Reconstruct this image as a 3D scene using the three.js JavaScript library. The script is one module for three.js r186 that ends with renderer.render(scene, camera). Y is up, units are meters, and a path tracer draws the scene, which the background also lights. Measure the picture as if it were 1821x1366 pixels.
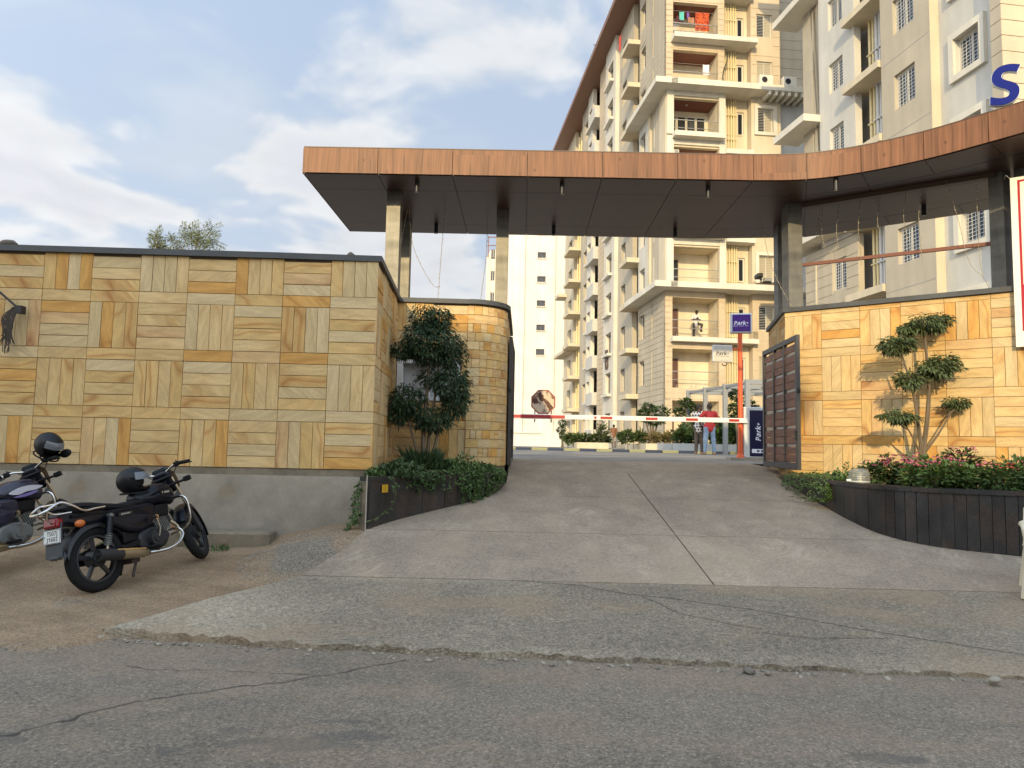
import * as THREE from 'three';
import { mergeGeometries, mergeVertices } from 'three/addons/utils/BufferGeometryUtils.js';
import { MarchingCubes } from 'three/addons/objects/MarchingCubes.js';
import { RoundedBoxGeometry } from 'three/addons/geometries/RoundedBoxGeometry.js';

// ---------------------------------------------------------------- camera, exposure, sun
const scene = new THREE.Scene();
const camera = new THREE.PerspectiveCamera(55.45, 4 / 3, 0.05, 3000);
camera.rotation.order = 'YXZ';
camera.rotation.set(0.0838, 0.017, 0.0207);
camera.position.set(0, 1.55, 0);
const renderer = new THREE.WebGLRenderer({ antialias: true });
renderer.setSize(1024, 768);
renderer.toneMapping = THREE.LinearToneMapping;
renderer.toneMappingExposure = 1.7;
renderer.shadowMap.enabled = true;
renderer.shadowMap.type = THREE.PCFSoftShadowMap;
const SUN_AZ = 10.2 * Math.PI / 180, SUN_EL = 17.6 * Math.PI / 180;   // where the light travels: to the right of straight ahead, downwards
const toSun = new THREE.Vector3(-Math.sin(SUN_AZ) * Math.cos(SUN_EL), Math.sin(SUN_EL), Math.cos(SUN_AZ) * Math.cos(SUN_EL));
const sun = new THREE.DirectionalLight(new THREE.Color().setRGB(1, 0.78, 0.42), 2.3);
sun.target.position.set(4, 4, -25); sun.position.copy(toSun).multiplyScalar(120).add(sun.target.position);
sun.castShadow = true; sun.shadow.mapSize.set(4096, 4096); sun.shadow.radius = 1.6;
Object.assign(sun.shadow.camera, { left: -60, right: 60, top: 60, bottom: -60, near: 1, far: 300 });
scene.add(sun, sun.target);

// ---------------------------------------------------------------- noise and small helpers
function rng(seed) { let a = seed >>> 0; return () => { a = (a + 0x6d2b79f5) | 0; let t = Math.imul(a ^ (a >>> 15), 1 | a); t = (t + Math.imul(t ^ (t >>> 7), 61 | t)) ^ t; return ((t ^ (t >>> 14)) >>> 0) / 4294967296; }; }
const PERM = new Float32Array(65536); { const r = rng(77); for (let i = 0; i < 65536; i++) PERM[i] = r(); }
function vn(x, y, s = 0, px = 0, py = 0) {             // value noise, periodic when px, py are given
  let ix = Math.floor(x), iy = Math.floor(y); const fx = x - ix, fy = y - iy, u = fx * fx * (3 - 2 * fx), v = fy * fy * (3 - 2 * fy);
  let jx = ix + 1, jy = iy + 1;
  if (px) { ix = ((ix % px) + px) % px; jx = ((jx % px) + px) % px; }
  if (py) { iy = ((iy % py) + py) % py; jy = ((jy % py) + py) % py; }
  const A = Math.imul(ix, 374761) + s * 91813 | 0, B = Math.imul(iy, 668265), C = Math.imul(ix, 1274126), D = Math.imul(iy, 2246822), A1 = Math.imul(jx, 374761) + s * 91813 | 0, B1 = Math.imul(jy, 668265), C1 = Math.imul(jx, 1274126), D1 = Math.imul(jy, 2246822);
  const a = PERM[((A + B) ^ ((C + D) >> 7)) & 65535], b = PERM[((A1 + B) ^ ((C1 + D) >> 7)) & 65535], c = PERM[((A + B1) ^ ((C + D1) >> 7)) & 65535], d = PERM[((A1 + B1) ^ ((C1 + D1) >> 7)) & 65535];
  return a + (b - a) * u + (c - a) * v + (a - b - c + d) * u * v;
}
function fbm(x, y, o = 4, s = 0, px = 0, py = 0) { let t = 0, a = 0.5, n = 0; for (let i = 0; i < o; i++) { t += a * vn(x, y, s + i * 7, px, py); n += a; a *= 0.5; x *= 2; y *= 2; px *= 2; py *= 2; } return t / n; }
const cl = (x, a = 0, b = 1) => Math.min(b, Math.max(a, x)), ss = (a, b, x) => { const t = cl((x - a) / (b - a)); return t * t * (3 - 2 * t); }, mix = (a, b, t) => a + (b - a) * t;
const mix3 = (a, b, t) => [mix(a[0], b[0], t), mix(a[1], b[1], t), mix(a[2], b[2], t)];

// ---------------------------------------------------------------- the sky: blue with a broken bank of evening cloud, brighter round the sun
{
  const W = 3072, H = 1536, data = new Float32Array(W * H * 4), SKY = 0.70, SKYGLOW = 2.9, CLOUDZ = 13.2;
  for (let row = 0; row < H; row++) {
    const el = ((row + 0.5) / H - 0.5) * Math.PI, sy = Math.sin(el), cy = Math.cos(el), e = el * 180 / Math.PI;
    for (let col = 0; col < W; col++) {
      const ph = ((col + 0.5) / W - 0.5) * 2 * Math.PI, x = Math.cos(ph) * cy, z = Math.sin(ph) * cy, o = (row * W + col) * 4;
      const far = Math.abs(((col / W) * 360 + 450) % 360 - 180) > 62 || e > 52; if (far && (col % 4 || row % 4)) { const o2 = ((row - row % 4) * W + col - col % 4) * 4; if (data[o2 + 3]) { data[o] = data[o2]; data[o + 1] = data[o2 + 1]; data[o + 2] = data[o2 + 2]; data[o + 3] = 1; continue; } }   // a coarser grid for what the picture does not show
      const az = Math.atan2(x, -z) * 180 / Math.PI;                  // 0 straight ahead, positive to the right
      let r, g, b;
      const ee = Math.max(e, 0), t = Math.pow(cl(ee / 60), 0.55);
      // clear air: pale at the horizon, blue above
      const hz = [0.60, 0.655, 0.72], up = [0.27, 0.385, 0.575];
      r = mix(hz[0], up[0], t); g = mix(hz[1], up[1], t); b = mix(hz[2], up[2], t);
      if (e > -1) {
        // clouds float on layers: the field shrinks towards the horizon
        const k = 1.45 / (sy + 0.17), px = x * k, pz = z * k;
        const wx = (fbm(px * 1.6 + 11, pz * 1.6 + 3, 3, 5) - 0.5) * 0.5, wz = (fbm(px * 1.6 + 37, pz * 1.6 + 17, 3, 6) - 0.5) * 0.5;
        const n = fbm(px * 1.7 + wx + 4.1, pz * 1.7 + wz + CLOUDZ, 7, 2), fine = fbm(px * 7 + wx * 4, pz * 7 + wz * 4, 5, 9);
        const side = Math.cos((az + 70) * Math.PI / 180);            // fuller towards one side of the sky
        const cover = 0.12 * side + 0.19 * ss(34, 13, e) - 0.075 + (fbm(az / 14 + 3, e / 30, 2, 31) - 0.5) * 0.10 * ss(40, 20, e);
        const q = n + cover + (fine - 0.5) * 0.17, a0 = ss(0.52, 0.70, q), body = ss(0.60, 0.86, q);
        const thin = ss(0.42, 0.80, fbm(px * 1.2 + 70 + wx * 2, pz * 2.6 + wz * 2, 5, 14)) * 0.38;
        const a = cl(Math.max(a0 * 0.84, thin));
        const lit = 0.665 + 0.16 * (fine - 0.5) + 0.05 * ss(0.56, 0.66, q) - 0.10 * body;
        r = mix(r, lit, a); g = mix(g, lit * 1.005, a); b = mix(b, lit * 1.0 + 0.035 * body, a);
        const haze = ss(14, 0, e) * 0.6; r = mix(r, 0.66, haze); g = mix(g, 0.70, haze); b = mix(b, 0.76, haze);
      } else { r = 0.5; g = 0.5; b = 0.5; }
      const c = x * toSun.x + sy * toSun.y + z * toSun.z, ang = Math.acos(cl(c, -1, 1)) * 180 / Math.PI;
      const glow = 1 + SKYGLOW * Math.pow(cl(0.5 + 0.5 * c), 2), au = 1.6 * Math.exp(-ang / 14);
      data[o] = r * glow * SKY + au * 1.0; data[o + 1] = g * mix(glow, 1, 0.05) * SKY + au * 0.82; data[o + 2] = b * mix(glow, 1, 0.16) * SKY + au * 0.58; data[o + 3] = 1;
    }
  }
  const t = new THREE.DataTexture(data, W, H, THREE.RGBAFormat, THREE.FloatType);
  t.mapping = THREE.EquirectangularReflectionMapping; t.magFilter = t.minFilter = THREE.LinearFilter; t.wrapS = THREE.RepeatWrapping; t.needsUpdate = true;
  scene.background = t; scene.environment = t;
}

// ---------------------------------------------------------------- building helpers
const V = (x, y, d) => new THREE.Vector3(x, y, -d);       // d: metres ahead of the camera's place
const names = new Map();
function numbered(n) { const k = names.get(n) ?? 0; names.set(n, k + 1); return k ? n + '_' + String(k).padStart(3, '0') : n; }
function part(name, geo, mat, parent) { const m = new THREE.Mesh(geo, mat); m.name = name; m.castShadow = m.receiveShadow = true; parent.add(m); return m; }
function thing(name, label, category, pos = [0, 0, 0], turn = 0, group) {
  const o = new THREE.Group(); o.name = numbered(name); o.position.set(...pos); o.rotation.y = turn; o.userData = { label, category }; if (group) o.userData.group = group; scene.add(o); return o;
}
function solo(name, geo, mat, label, category, group) { const m = part(numbered(name), geo, mat, scene); m.userData = { label, category }; if (group) m.userData.group = group; return m; }
function struct(name, geo, mat) { const m = part(numbered(name), geo, mat, scene); m.userData = { kind: 'structure' }; return m; }
const MT = {};
function mat(o) { return new THREE.MeshStandardMaterial({ roughness: 0.8, metalness: 0, ...o }); }
const rgb = (r, g, b) => new THREE.Color().setRGB(r, g, b);
const UP = new THREE.Vector3(0, 1, 0);
function soup(g) { g = g.index ? g.toNonIndexed() : g; for (const k of Object.keys(g.attributes)) if (!['position', 'normal', 'uv'].includes(k)) g.deleteAttribute(k); if (!g.attributes.uv) g.setAttribute('uv', new THREE.BufferAttribute(new Float32Array(g.attributes.position.count * 2), 2)); return g; }
function merge(list) { return list.length === 1 ? soup(list[0]) : mergeGeometries(list.map(soup), false); }
function uvBox(g, s = 1, ox = 0, oy = 0, ang = 0) {      // uv in metres by the way each face points
  g = soup(g); const p = g.attributes.position, uv = new Float32Array(p.count * 2), a = new THREE.Vector3(), b = new THREE.Vector3(), c = new THREE.Vector3(), ca = Math.cos(ang), sa = Math.sin(ang);
  for (let i = 0; i < p.count; i += 3) {
    a.fromBufferAttribute(p, i); b.fromBufferAttribute(p, i + 1).sub(a); c.fromBufferAttribute(p, i + 2).sub(a); b.cross(c);
    const nx = Math.abs(b.x), ny = Math.abs(b.y), nz = Math.abs(b.z);
    for (let k = 0; k < 3; k++) {
      const x = p.getX(i + k), y = p.getY(i + k), z = p.getZ(i + k); let u, v;
      if (ny > nx && ny > nz) { u = x; v = z; } else if (nx > nz) { u = z; v = y; } else { u = x; v = y; }
      uv[(i + k) * 2] = (u * ca - v * sa) * s + ox; uv[(i + k) * 2 + 1] = (u * sa + v * ca) * s + oy;
    }
  }
  g.setAttribute('uv', new THREE.BufferAttribute(uv, 2)); return g;
}
function flat(tris) { const g = new THREE.BufferGeometry(); g.setAttribute('position', new THREE.BufferAttribute(new Float32Array(tris), 3)); g.computeVertexNormals(); return soup(g); }
function cbox(w, h, d, c = 0.004) {                      // a box with chamfered edges, centred
  const P = [], x = w / 2, y = h / 2, z = d / 2, q = (a, b, e, f) => P.push(...a, ...b, ...e, ...a, ...e, ...f), t = (a, b, e) => P.push(...a, ...b, ...e);
  const f = (ax, s) => { // inset face corners of axis ax, sign s, counterclockwise from outside
    const m = [[-1, -1], [1, -1], [1, 1], [-1, 1]].map(([i, j]) => ax === 0 ? [s * x, i * s * (y - c), j * (z - c)] : ax === 1 ? [j * (x - c), s * y, i * s * (z - c)] : [i * s * (x - c), j * (y - c), s * z]); return m; };

  const X = (sx, sy, sz) => [sx * x, sy * (y - c), sz * (z - c)], Y = (sx, sy, sz) => [sx * (x - c), sy * y, sz * (z - c)], Z = (sx, sy, sz) => [sx * (x - c), sy * (y - c), sz * z];
  const fix = (pts) => { // orient outward
    const a = new THREE.Vector3(...pts[0]), n = new THREE.Vector3(...pts[1]).sub(a).cross(new THREE.Vector3(...pts[2]).sub(a)); return n.dot(a) < 0 ? pts.slice().reverse() : pts; };
  for (const ax of [0, 1, 2]) for (const s of [-1, 1]) q(...fix(f(ax, s)));
  for (const s of [-1, 1]) for (const r of [-1, 1]) { q(...fix([X(s, r, -1), Y(s, r, -1), Y(s, r, 1), X(s, r, 1)])); q(...fix([X(s, -1, r), Z(s, -1, r), Z(s, 1, r), X(s, 1, r)])); q(...fix([Y(-1, s, r), Z(-1, s, r), Z(1, s, r), Y(1, s, r)])); }
  for (const a of [-1, 1]) for (const b of [-1, 1]) for (const e of [-1, 1]) t(...fix([X(a, b, e), Y(a, b, e), Z(a, b, e)]));
  return flat(P);
}
const M4 = new THREE.Matrix4();
function at(g, x, y, z, rx = 0, ry = 0, rz = 0) { g.applyMatrix4(new THREE.Matrix4().makeRotationFromEuler(new THREE.Euler(rx, ry, rz)).setPosition(x, y, z)); return g; }
const bx = (w, h, d, x = 0, y = 0, z = 0, rx = 0, ry = 0, rz = 0) => at(soup(new THREE.BoxGeometry(w, h, d)), x, y, z, rx, ry, rz);
const cb = (w, h, d, x = 0, y = 0, z = 0, c = 0.004, rx = 0, ry = 0, rz = 0) => at(cbox(w, h, d, c), x, y, z, rx, ry, rz);
function rod(a, b, r0, r1 = r0, n = 10) { const d = b.clone().sub(a), g = soup(new THREE.CylinderGeometry(r1, r0, d.length(), n)); g.applyQuaternion(new THREE.Quaternion().setFromUnitVectors(UP, d.clone().normalize())); const m = a.clone().add(b).multiplyScalar(0.5); return g.translate(m.x, m.y, m.z); }
const v3 = (x, y, z) => new THREE.Vector3(x, y, z);
function tube(pts, r, n = 24, k = 8, closed = false) { return soup(new THREE.TubeGeometry(new THREE.CatmullRomCurve3(pts.map((p) => p.isVector3 ? p : v3(...p)), closed, 'centripetal'), n, r, k, closed)); }
function beam(a, b, w, h) { // square bar between two points, h vertical-ish
  const d = b.clone().sub(a), L = d.length(), z = d.normalize(), x = v3(0, 1, 0).cross(z); if (x.lengthSq() < 1e-4) x.set(1, 0, 0); x.normalize(); const y = z.clone().cross(x);
  const g = soup(new THREE.BoxGeometry(w, h, L)); g.applyMatrix4(new THREE.Matrix4().makeBasis(x, y, z)); const m = a.clone().add(b).multiplyScalar(0.5); return g.translate(m.x, m.y, m.z); }
function tex(w, h, f, { rep = true, srgb = true, aniso = 8 } = {}) {
  const d = new Uint8Array(w * h * 4); let k = 0;
  for (let y = 0; y < h; y++) for (let x = 0; x < w; x++) { const c = f(x / w, y / h, x, y); if (typeof c === 'number') { d[k] = d[k + 1] = d[k + 2] = cl(c) * 255; } else { d[k] = cl(c[0]) * 255; d[k + 1] = cl(c[1]) * 255; d[k + 2] = cl(c[2]) * 255; } d[k + 3] = 255; k += 4; }
  const t = new THREE.DataTexture(d, w, h, THREE.RGBAFormat); t.magFilter = THREE.LinearFilter; t.minFilter = THREE.LinearMipmapLinearFilter; t.generateMipmaps = true; t.wrapS = t.wrapT = rep === 'mirror' ? THREE.MirroredRepeatWrapping : rep ? THREE.RepeatWrapping : THREE.ClampToEdgeWrapping; t.colorSpace = srgb ? THREE.SRGBColorSpace : THREE.NoColorSpace; t.needsUpdate = true; return t;
}
function texPair(w, h, f, opt) { // a colour picture and its relief, worked out together: f gives [r, g, b, relief]
  const B = new Float32Array(w * h); const map = tex(w, h, (u, v, x, y) => { const c = f(u, v); B[y * w + x] = c[3]; return c; }, opt); return [map, tex(w, h, (u, v, x, y) => B[y * w + x], { ...opt, srgb: false })];
}
function faceUV(g, w, h) { const p = g.attributes.position, uv = g.attributes.uv; for (let i = 0; i < p.count; i++) uv.setXY(i, p.getX(i) / w + 0.5, p.getY(i) / h + 0.5); return g; }   // a print over the whole front of a panel centred on its origin
function canvasTex(w, h, draw) { const c = document.createElement('canvas'); c.width = w; c.height = h; draw(c.getContext('2d'), w, h); const t = new THREE.CanvasTexture(c); t.colorSpace = THREE.SRGBColorSpace; return t; }

// ---------------------------------------------------------------- ground surfaces
const lerpTab = (tab, x) => { if (x <= tab[0][0]) return tab[0][1]; for (let i = 1; i < tab.length; i++) if (x <= tab[i][0]) { const t = (x - tab[i - 1][0]) / (tab[i][0] - tab[i - 1][0]); return mix(tab[i - 1][1], tab[i][1], t); } return tab[tab.length - 1][1]; };
const RAMP = [[5.2, 0.03], [5.45, 0.042], [5.7, 0.062], [7.14, 0.262], [8.9, 0.518], [10.98, 0.815], [13.04, 1.112], [13.6, 1.18], [14.3, 1.235], [15.2, 1.268], [18, 1.305], [25.7, 1.375], [40, 1.45], [53, 1.51], [80, 1.52]];
const LEFT = [[5.2, -3.5], [5.69, -3.29], [6.4, -2.75], [7.14, -2.12], [8.0, -1.93], [8.9, -1.86], [9.6, -1.42], [10.4, -0.8], [11.2, -0.38], [12, -0.26], [14, -0.24]];
const rampY = (d) => (lerpTab(RAMP, d - 0.25) + 2 * lerpTab(RAMP, d) + lerpTab(RAMP, d + 0.25)) / 4;
const DIRT = [[4.6, -0.06], [5.15, -0.03], [5.45, 0.012], [5.8, 0.06], [6.4, 0.105], [6.76, 0.14], [7.93, 0.25], [8.6, 0.275], [9.3, 0.37], [12, 0.4]];
const dirtY0 = (x, d) => lerpTab(DIRT, d) + 0.17 * ss(-3.3, -2.15, x) * ss(6.9, 8.9, d) - 0.05 * ss(-2.2, -1.9, x) * ss(9, 7, d) + (fbm(x * 1.3, d * 1.3, 3, 4) - 0.5) * 0.05 + (fbm(x * 7, d * 7, 3, 8) - 0.5) * 0.018;
const dirtY = (x, d) => { const y = dirtY0(x, d), gap = lerpTab(LEFT, d) - x; return d < 5.3 ? y : Math.min(y, rampY(Math.max(d, 5.5)) - 0.02 + (gap > 0 ? gap * 0.22 : gap * 0.3)); };
function sheet(xs, ds, y) { // grid over x and d with uv = metres
  const P = [], U = [], I = [], n = xs.length; for (const d of ds) for (const x of xs) { P.push(x, y(x, d), -d); U.push(x, d); }
  for (let j = 0; j < ds.length - 1; j++) for (let i = 0; i < n - 1; i++) { const a = j * n + i; I.push(a, a + 1, a + n + 1, a, a + n + 1, a + n); }
  const g = new THREE.BufferGeometry(); g.setAttribute('position', new THREE.Float32BufferAttribute(P, 3)); g.setAttribute('uv', new THREE.Float32BufferAttribute(U, 2)); g.setIndex(I); g.computeVertexNormals(); return g;
}
const range = (a, b, n) => Array.from({ length: n + 1 }, (_, i) => a + (b - a) * i / n);
const mapTo = (t, x0, w, d0, h) => { t.repeat.set(1 / w, 1 / h); t.offset.set(-x0 / w, -d0 / h); return t; };   // a texture that covers w by h metres from (x0, d0)
function lineDist(pts, x, y) { let m = 1e9; for (let i = 1; i < pts.length; i++) { const [ax, ay] = pts[i - 1], [bx2, by] = pts[i], dx = bx2 - ax, dy = by - ay, t = cl(((x - ax) * dx + (y - ay) * dy) / (dx * dx + dy * dy)); m = Math.min(m, Math.hypot(x - ax - dx * t, y - ay - dy * t)); } return m; }

// asphalt of the street, worn and dusty, with a few cracks and shallow patches
{
  const X0 = -4.6, WW = 9.2, D0 = 2.6, HH = 3.0, crack = [[-3.0, 3.2], [-2.75, 3.62], [-2.45, 4.05], [-2.3, 4.35], [-1.75, 4.72], [-1.3, 4.95], [-0.95, 5.2], [-0.8, 5.35]], crack2 = [[-1.35, 4.95], [-1.8, 5.02], [-2.3, 4.98], [-2.7, 5.1]];
  const patch = [[-1.16, 3.86, 0.34, 0.07], [-0.9, 3.98, 0.24, 0.06], [-1.5, 4.02, 0.1, 0.05], [-2.62, 3.82, 0.13, 0.05], [-1.74, 3.72, 0.07, 0.05], [-0.98, 4.18, 0.18, 0.03], [1.9, 3.9, 0.2, 0.05]];
  const field = (x, d) => {
    const w = (fbm(x * 6, d * 6, 3, 3) - 0.5) * 0.12, w2 = (fbm(x * 6 + 9, d * 6, 3, 13) - 0.5) * 0.12;
    const c = Math.min(lineDist(crack, x + w, d + w2), lineDist(crack2, x + w, d + w2) * 1.8); let p = 0;
    for (const [px, pd, a, b] of patch) p = Math.max(p, ss(1.15, 0.85, Math.hypot((x - px + w * 1.2) / a, (d - pd + w2) / b)));
    return [c, p];
  };
  const [col, bump] = texPair(1792, 640, (u, v) => {
    const x = X0 + u * WW, d = D0 + v * HH, [c, p] = field(x, d), g = vn(x * 150, d * 150, 1), g2 = vn(x * 70, d * 70, 2), n = fbm(x * 0.9, d * 1.6, 4, 21), m = fbm(x * 5, d * 5, 4, 22);
    let k = 0.425 + (g - 0.5) * 0.20 + (g2 - 0.5) * 0.11 + (n - 0.5) * 0.08 + (m - 0.5) * 0.05; if (g > 0.93) k += 0.13;
    let r = k * 1.03, gg = k * 0.965, b = k * 0.875;
    [r, gg, b] = mix3([r, gg, b], [0.335 + (g - 0.5) * .1, 0.325 + (g - 0.5) * .1, 0.31], p * 0.55);
    const dust = ss(0.46, 0.75, fbm(x * 1.7 + 5, d * 3.2, 5, 25) + 0.42 * ss(4.75, 5.5, d + (m - 0.5) * 0.5)) * (0.5 + g2 * 0.5);
    [r, gg, b] = mix3([r, gg, b], [0.545, 0.475, 0.40], dust * 0.38);
    const k2 = ss(0.016, 0.004, c) * ss(0.2, 0.5, vn(x * 9, d * 9, 40) + .2); return [...mix3([r, gg, b], [0.20, 0.185, 0.165], k2 * 0.85), 0.55 + (g - 0.5) * 0.35 + (g2 - 0.5) * 0.2 + (vn(x * 40, d * 40, 3) - 0.5) * 0.15 - 0.5 * ss(0.02, 0.004, c) - p * 0.16];
  }, { rep: 'mirror' });
  MT.asphalt = mat({ map: mapTo(col, X0, WW, D0, HH), bumpMap: mapTo(bump, X0, WW, D0, HH), bumpScale: 0.006, roughness: 0.93, color: rgb(1.14, 1.07, 0.97) });
  struct('street', sheet([-90, -40, -20, ...range(-8, 8, 60), 20, 40, 90], [...range(-8, 2.4, 8), ...range(2.6, 5.75, 40)], (x, d) => 0.004 + (Math.abs(x) < 8.1 && d > 2.5 ? (fbm(x * 0.8, d * 0.8, 2, 70) - 0.5) * 0.014 : 0)), MT.asphalt);
}
// bare brown earth with grit beside the driveway
{
  const X0 = -7.6, WW = 6.2, D0 = 4.6, HH = 5.0;
  const f = (x, d) => { const g = vn(x * 110, d * 110, 3), m = fbm(x * 3, d * 4, 5, 33), n = fbm(x * 0.8, d * 0.9, 4, 34), st = fbm(x * 2.2 - d * 1.1, d * 9 + x * 2, 4, 36);
    const grit = ss(0.5, 0.7, fbm(x * 1.4 + 8, d * 1.4, 4, 37) - 0.26 + 0.46 * ss(5.75, 5.35, d) + 0.5 * ss(1, 0.3, Math.hypot((x + 2.42) / 0.62, (d - 8.05) / 0.95))); return [g, m, n, st, grit]; };
  const [col, bump] = texPair(1024, 832, (u, v) => { const x = X0 + u * WW, d = D0 + v * HH, [g, m, n, st, grit] = f(x, d);
    let c = mix3([0.495, 0.41, 0.315], [0.62, 0.53, 0.42], cl((m - 0.5) * 1.0 + (n - 0.5) * 0.7 + (st - 0.5) * 0.7 + 0.45)); c = mix3(c, [0.50, 0.465, 0.41], grit * (0.55 + g * 0.45)); const k = 1 + (g - 0.5) * (0.32 + 0.35 * grit); return [c[0] * k, c[1] * k, c[2] * k, 0.4 + (g - 0.5) * (0.2 + 0.5 * grit) + (m - 0.5) * 0.5 + (st - 0.5) * 0.3]; }, { rep: 'mirror' });
  MT.dirt = mat({ map: mapTo(col, X0, WW, D0, HH), bumpMap: mapTo(bump, X0, WW, D0, HH), bumpScale: 0.03, roughness: 0.97 });
  struct('dirt_verge', sheet(range(-13, -1.72, 190), range(4.7, 9.5, 84), dirtY), MT.dirt);
}
// the ground sheet under everything, out to the horizon
MT.ground = mat({ color: rgb(0.20, 0.165, 0.12), roughness: 0.97 });
struct('ground', sheet([-1200, -300, -80, -30, -14, -6, 0, 6, 14, 30, 80, 300, 1200], [-1200, -300, -60, -12, 0, 4.4, 9.3, 12, 14.5, 30, 60, 120, 400, 1500], (x, d) => d < 5 ? -0.08 : d < 9.4 ? -0.08 : d < 12.5 ? 0.6 : d < 15 ? 1.12 : d < 31 ? 1.2 : 1.38), MT.ground);

// ---------------------------------------------------------------- driveway: concrete slabs with open joints and a rough broken apron
const RIGHT = [[5.0, 7.6], [7.14, 7.2], [8.0, 6.6], [8.2, 6.1], [8.4, 5.45], [8.7, 4.75], [9.1, 4.46], [9.6, 4.35], [11.05, 4.36], [13.4, 4.46], [14, 4.5]];
{
  const X0 = -2.6, WW = 8.2, D0 = 7.0, HH = 7.4;
  const smooth = (x, d) => { const n = fbm(x * 0.7, d * 0.5, 4, 51), m = fbm(x * 4, d * 3, 4, 52), g = vn(x * 90, d * 90, 5), wear = ss(0.56, 0.75, fbm(x * 2.6 + 4, d * 1.1 + 9, 5, 53)); const scr = ss(0.66, 0.8, fbm(x * 1.3 + 40, d * 1.2 + 2, 3, 57)) * ss(0.45, 0.8, vn((x * 0.8 - d * 0.4) * 26, (d + x * 0.4) * 3, 58)); return [n, m, g, wear, scr]; };
  const [col, bump] = texPair(1024, 896, (u, v) => { const x = X0 + u * WW, d = D0 + v * HH, [n, m, g, wear, scr] = smooth(x, d); const g3 = vn(x * 45, d * 45, 55), k = 0.525 + (n - 0.5) * 0.13 + (m - 0.5) * 0.11 + (g - 0.5) * 0.12 + (g3 - 0.5) * 0.07; let c = [k * 1.035, k * 0.965, k * 0.86]; c = mix3(c, [0.60, 0.545, 0.47], wear * 0.35); return [...mix3(c, [0.66, 0.63, 0.57], scr * 0.5), 0.5 + (g - 0.5) * 0.3 + (m - 0.5) * 0.5]; }, { rep: 'mirror' });
  MT.slab = mat({ map: mapTo(col, X0, WW, D0, HH), bumpMap: mapTo(bump, X0, WW, D0, HH), bumpScale: 0.004, roughness: 0.88, color: rgb(1.14, 1.045, 0.955) });
  const AX = -3.6, AW = 10.4, AD = 5.2, AH = 2.1, cr1 = [[0.0, 7.13], [0.55, 7.02], [0.95, 6.83], [1.4, 6.72], [2.0, 6.5], [2.7, 6.15], [3.4, 5.85], [4, 5.6]], cr2 = [[1.1, 6.75], [1.35, 6.4], [1.7, 6.18], [1.95, 6.05]], cr3 = [[1.9, 6.0], [2.3, 5.9], [2.9, 5.95]];
  const rough = (x, d) => { const a = 0.35 + (fbm(x * 0.6, d * 0.8, 3, 61) - 0.5) * 3.0, ca = Math.cos(a), sa = Math.sin(a), p = x * ca + d * sa, q = -x * sa + d * ca; const br = fbm(p * 5, q * 42, 3, 62), br2 = fbm(p * 9 + 7, q * 80, 2, 64), n = fbm(x * 0.9, d * 1.1, 4, 63), g = vn(x * 110, d * 110, 6), cd = Math.min(lineDist(cr1, x + (n - .5) * .12, d + (br - 0.5) * 0.03), lineDist(cr2, x, d + (n - 0.5) * 0.2) * 1.4, lineDist(cr3, x, d + (br - 0.5) * 0.06) * 1.2); return [br, br2, n, g, cd]; };
  const [acol, abump] = texPair(2048, 416, (u, v) => { const x = AX + u * AW, d = AD + v * AH, [br, br2, n, g, cd] = rough(x, d); const g3 = vn(x * 62, d * 62, 68), g4 = fbm(x * 24, d * 24, 2, 69); let k = 0.45 + (br - 0.5) * 0.085 + (br2 - 0.5) * 0.09 + (n - 0.5) * 0.12 + (g - 0.5) * 0.20 + (g3 - 0.5) * 0.09 + (g4 - 0.5) * 0.05; k += 0.10 * ss(-1.4, -2.8, x + (d - 6) * 0.5) + 0.05 * ss(6.95, 7.15, d) + 0.04 * ss(5.62, 5.46, d + (n - .5) * .12); let c = [k * 1.015, k * 0.965, k * 0.875]; c = mix3(c, [0.54, 0.475, 0.40], ss(0.55, 0.8, fbm(x * 1.1 + 3, d * 2, 4, 66)) * 0.5); return [...mix3(c, [0.22, 0.20, 0.175], ss(0.014, 0.003, cd) * 0.75), 0.55 + (br - 0.5) * 0.7 + (br2 - 0.5) * 0.5 + (g - 0.5) * 0.2 - 0.5 * ss(0.018, 0.004, cd)]; }, { rep: 'mirror' });
  MT.apron = mat({ map: mapTo(acol, AX, AW, AD, AH), bumpMap: mapTo(abump, AX, AW, AD, AH), bumpScale: 0.012, roughness: 0.92, color: rgb(1.2, 1.1, 0.96) });
}
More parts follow.
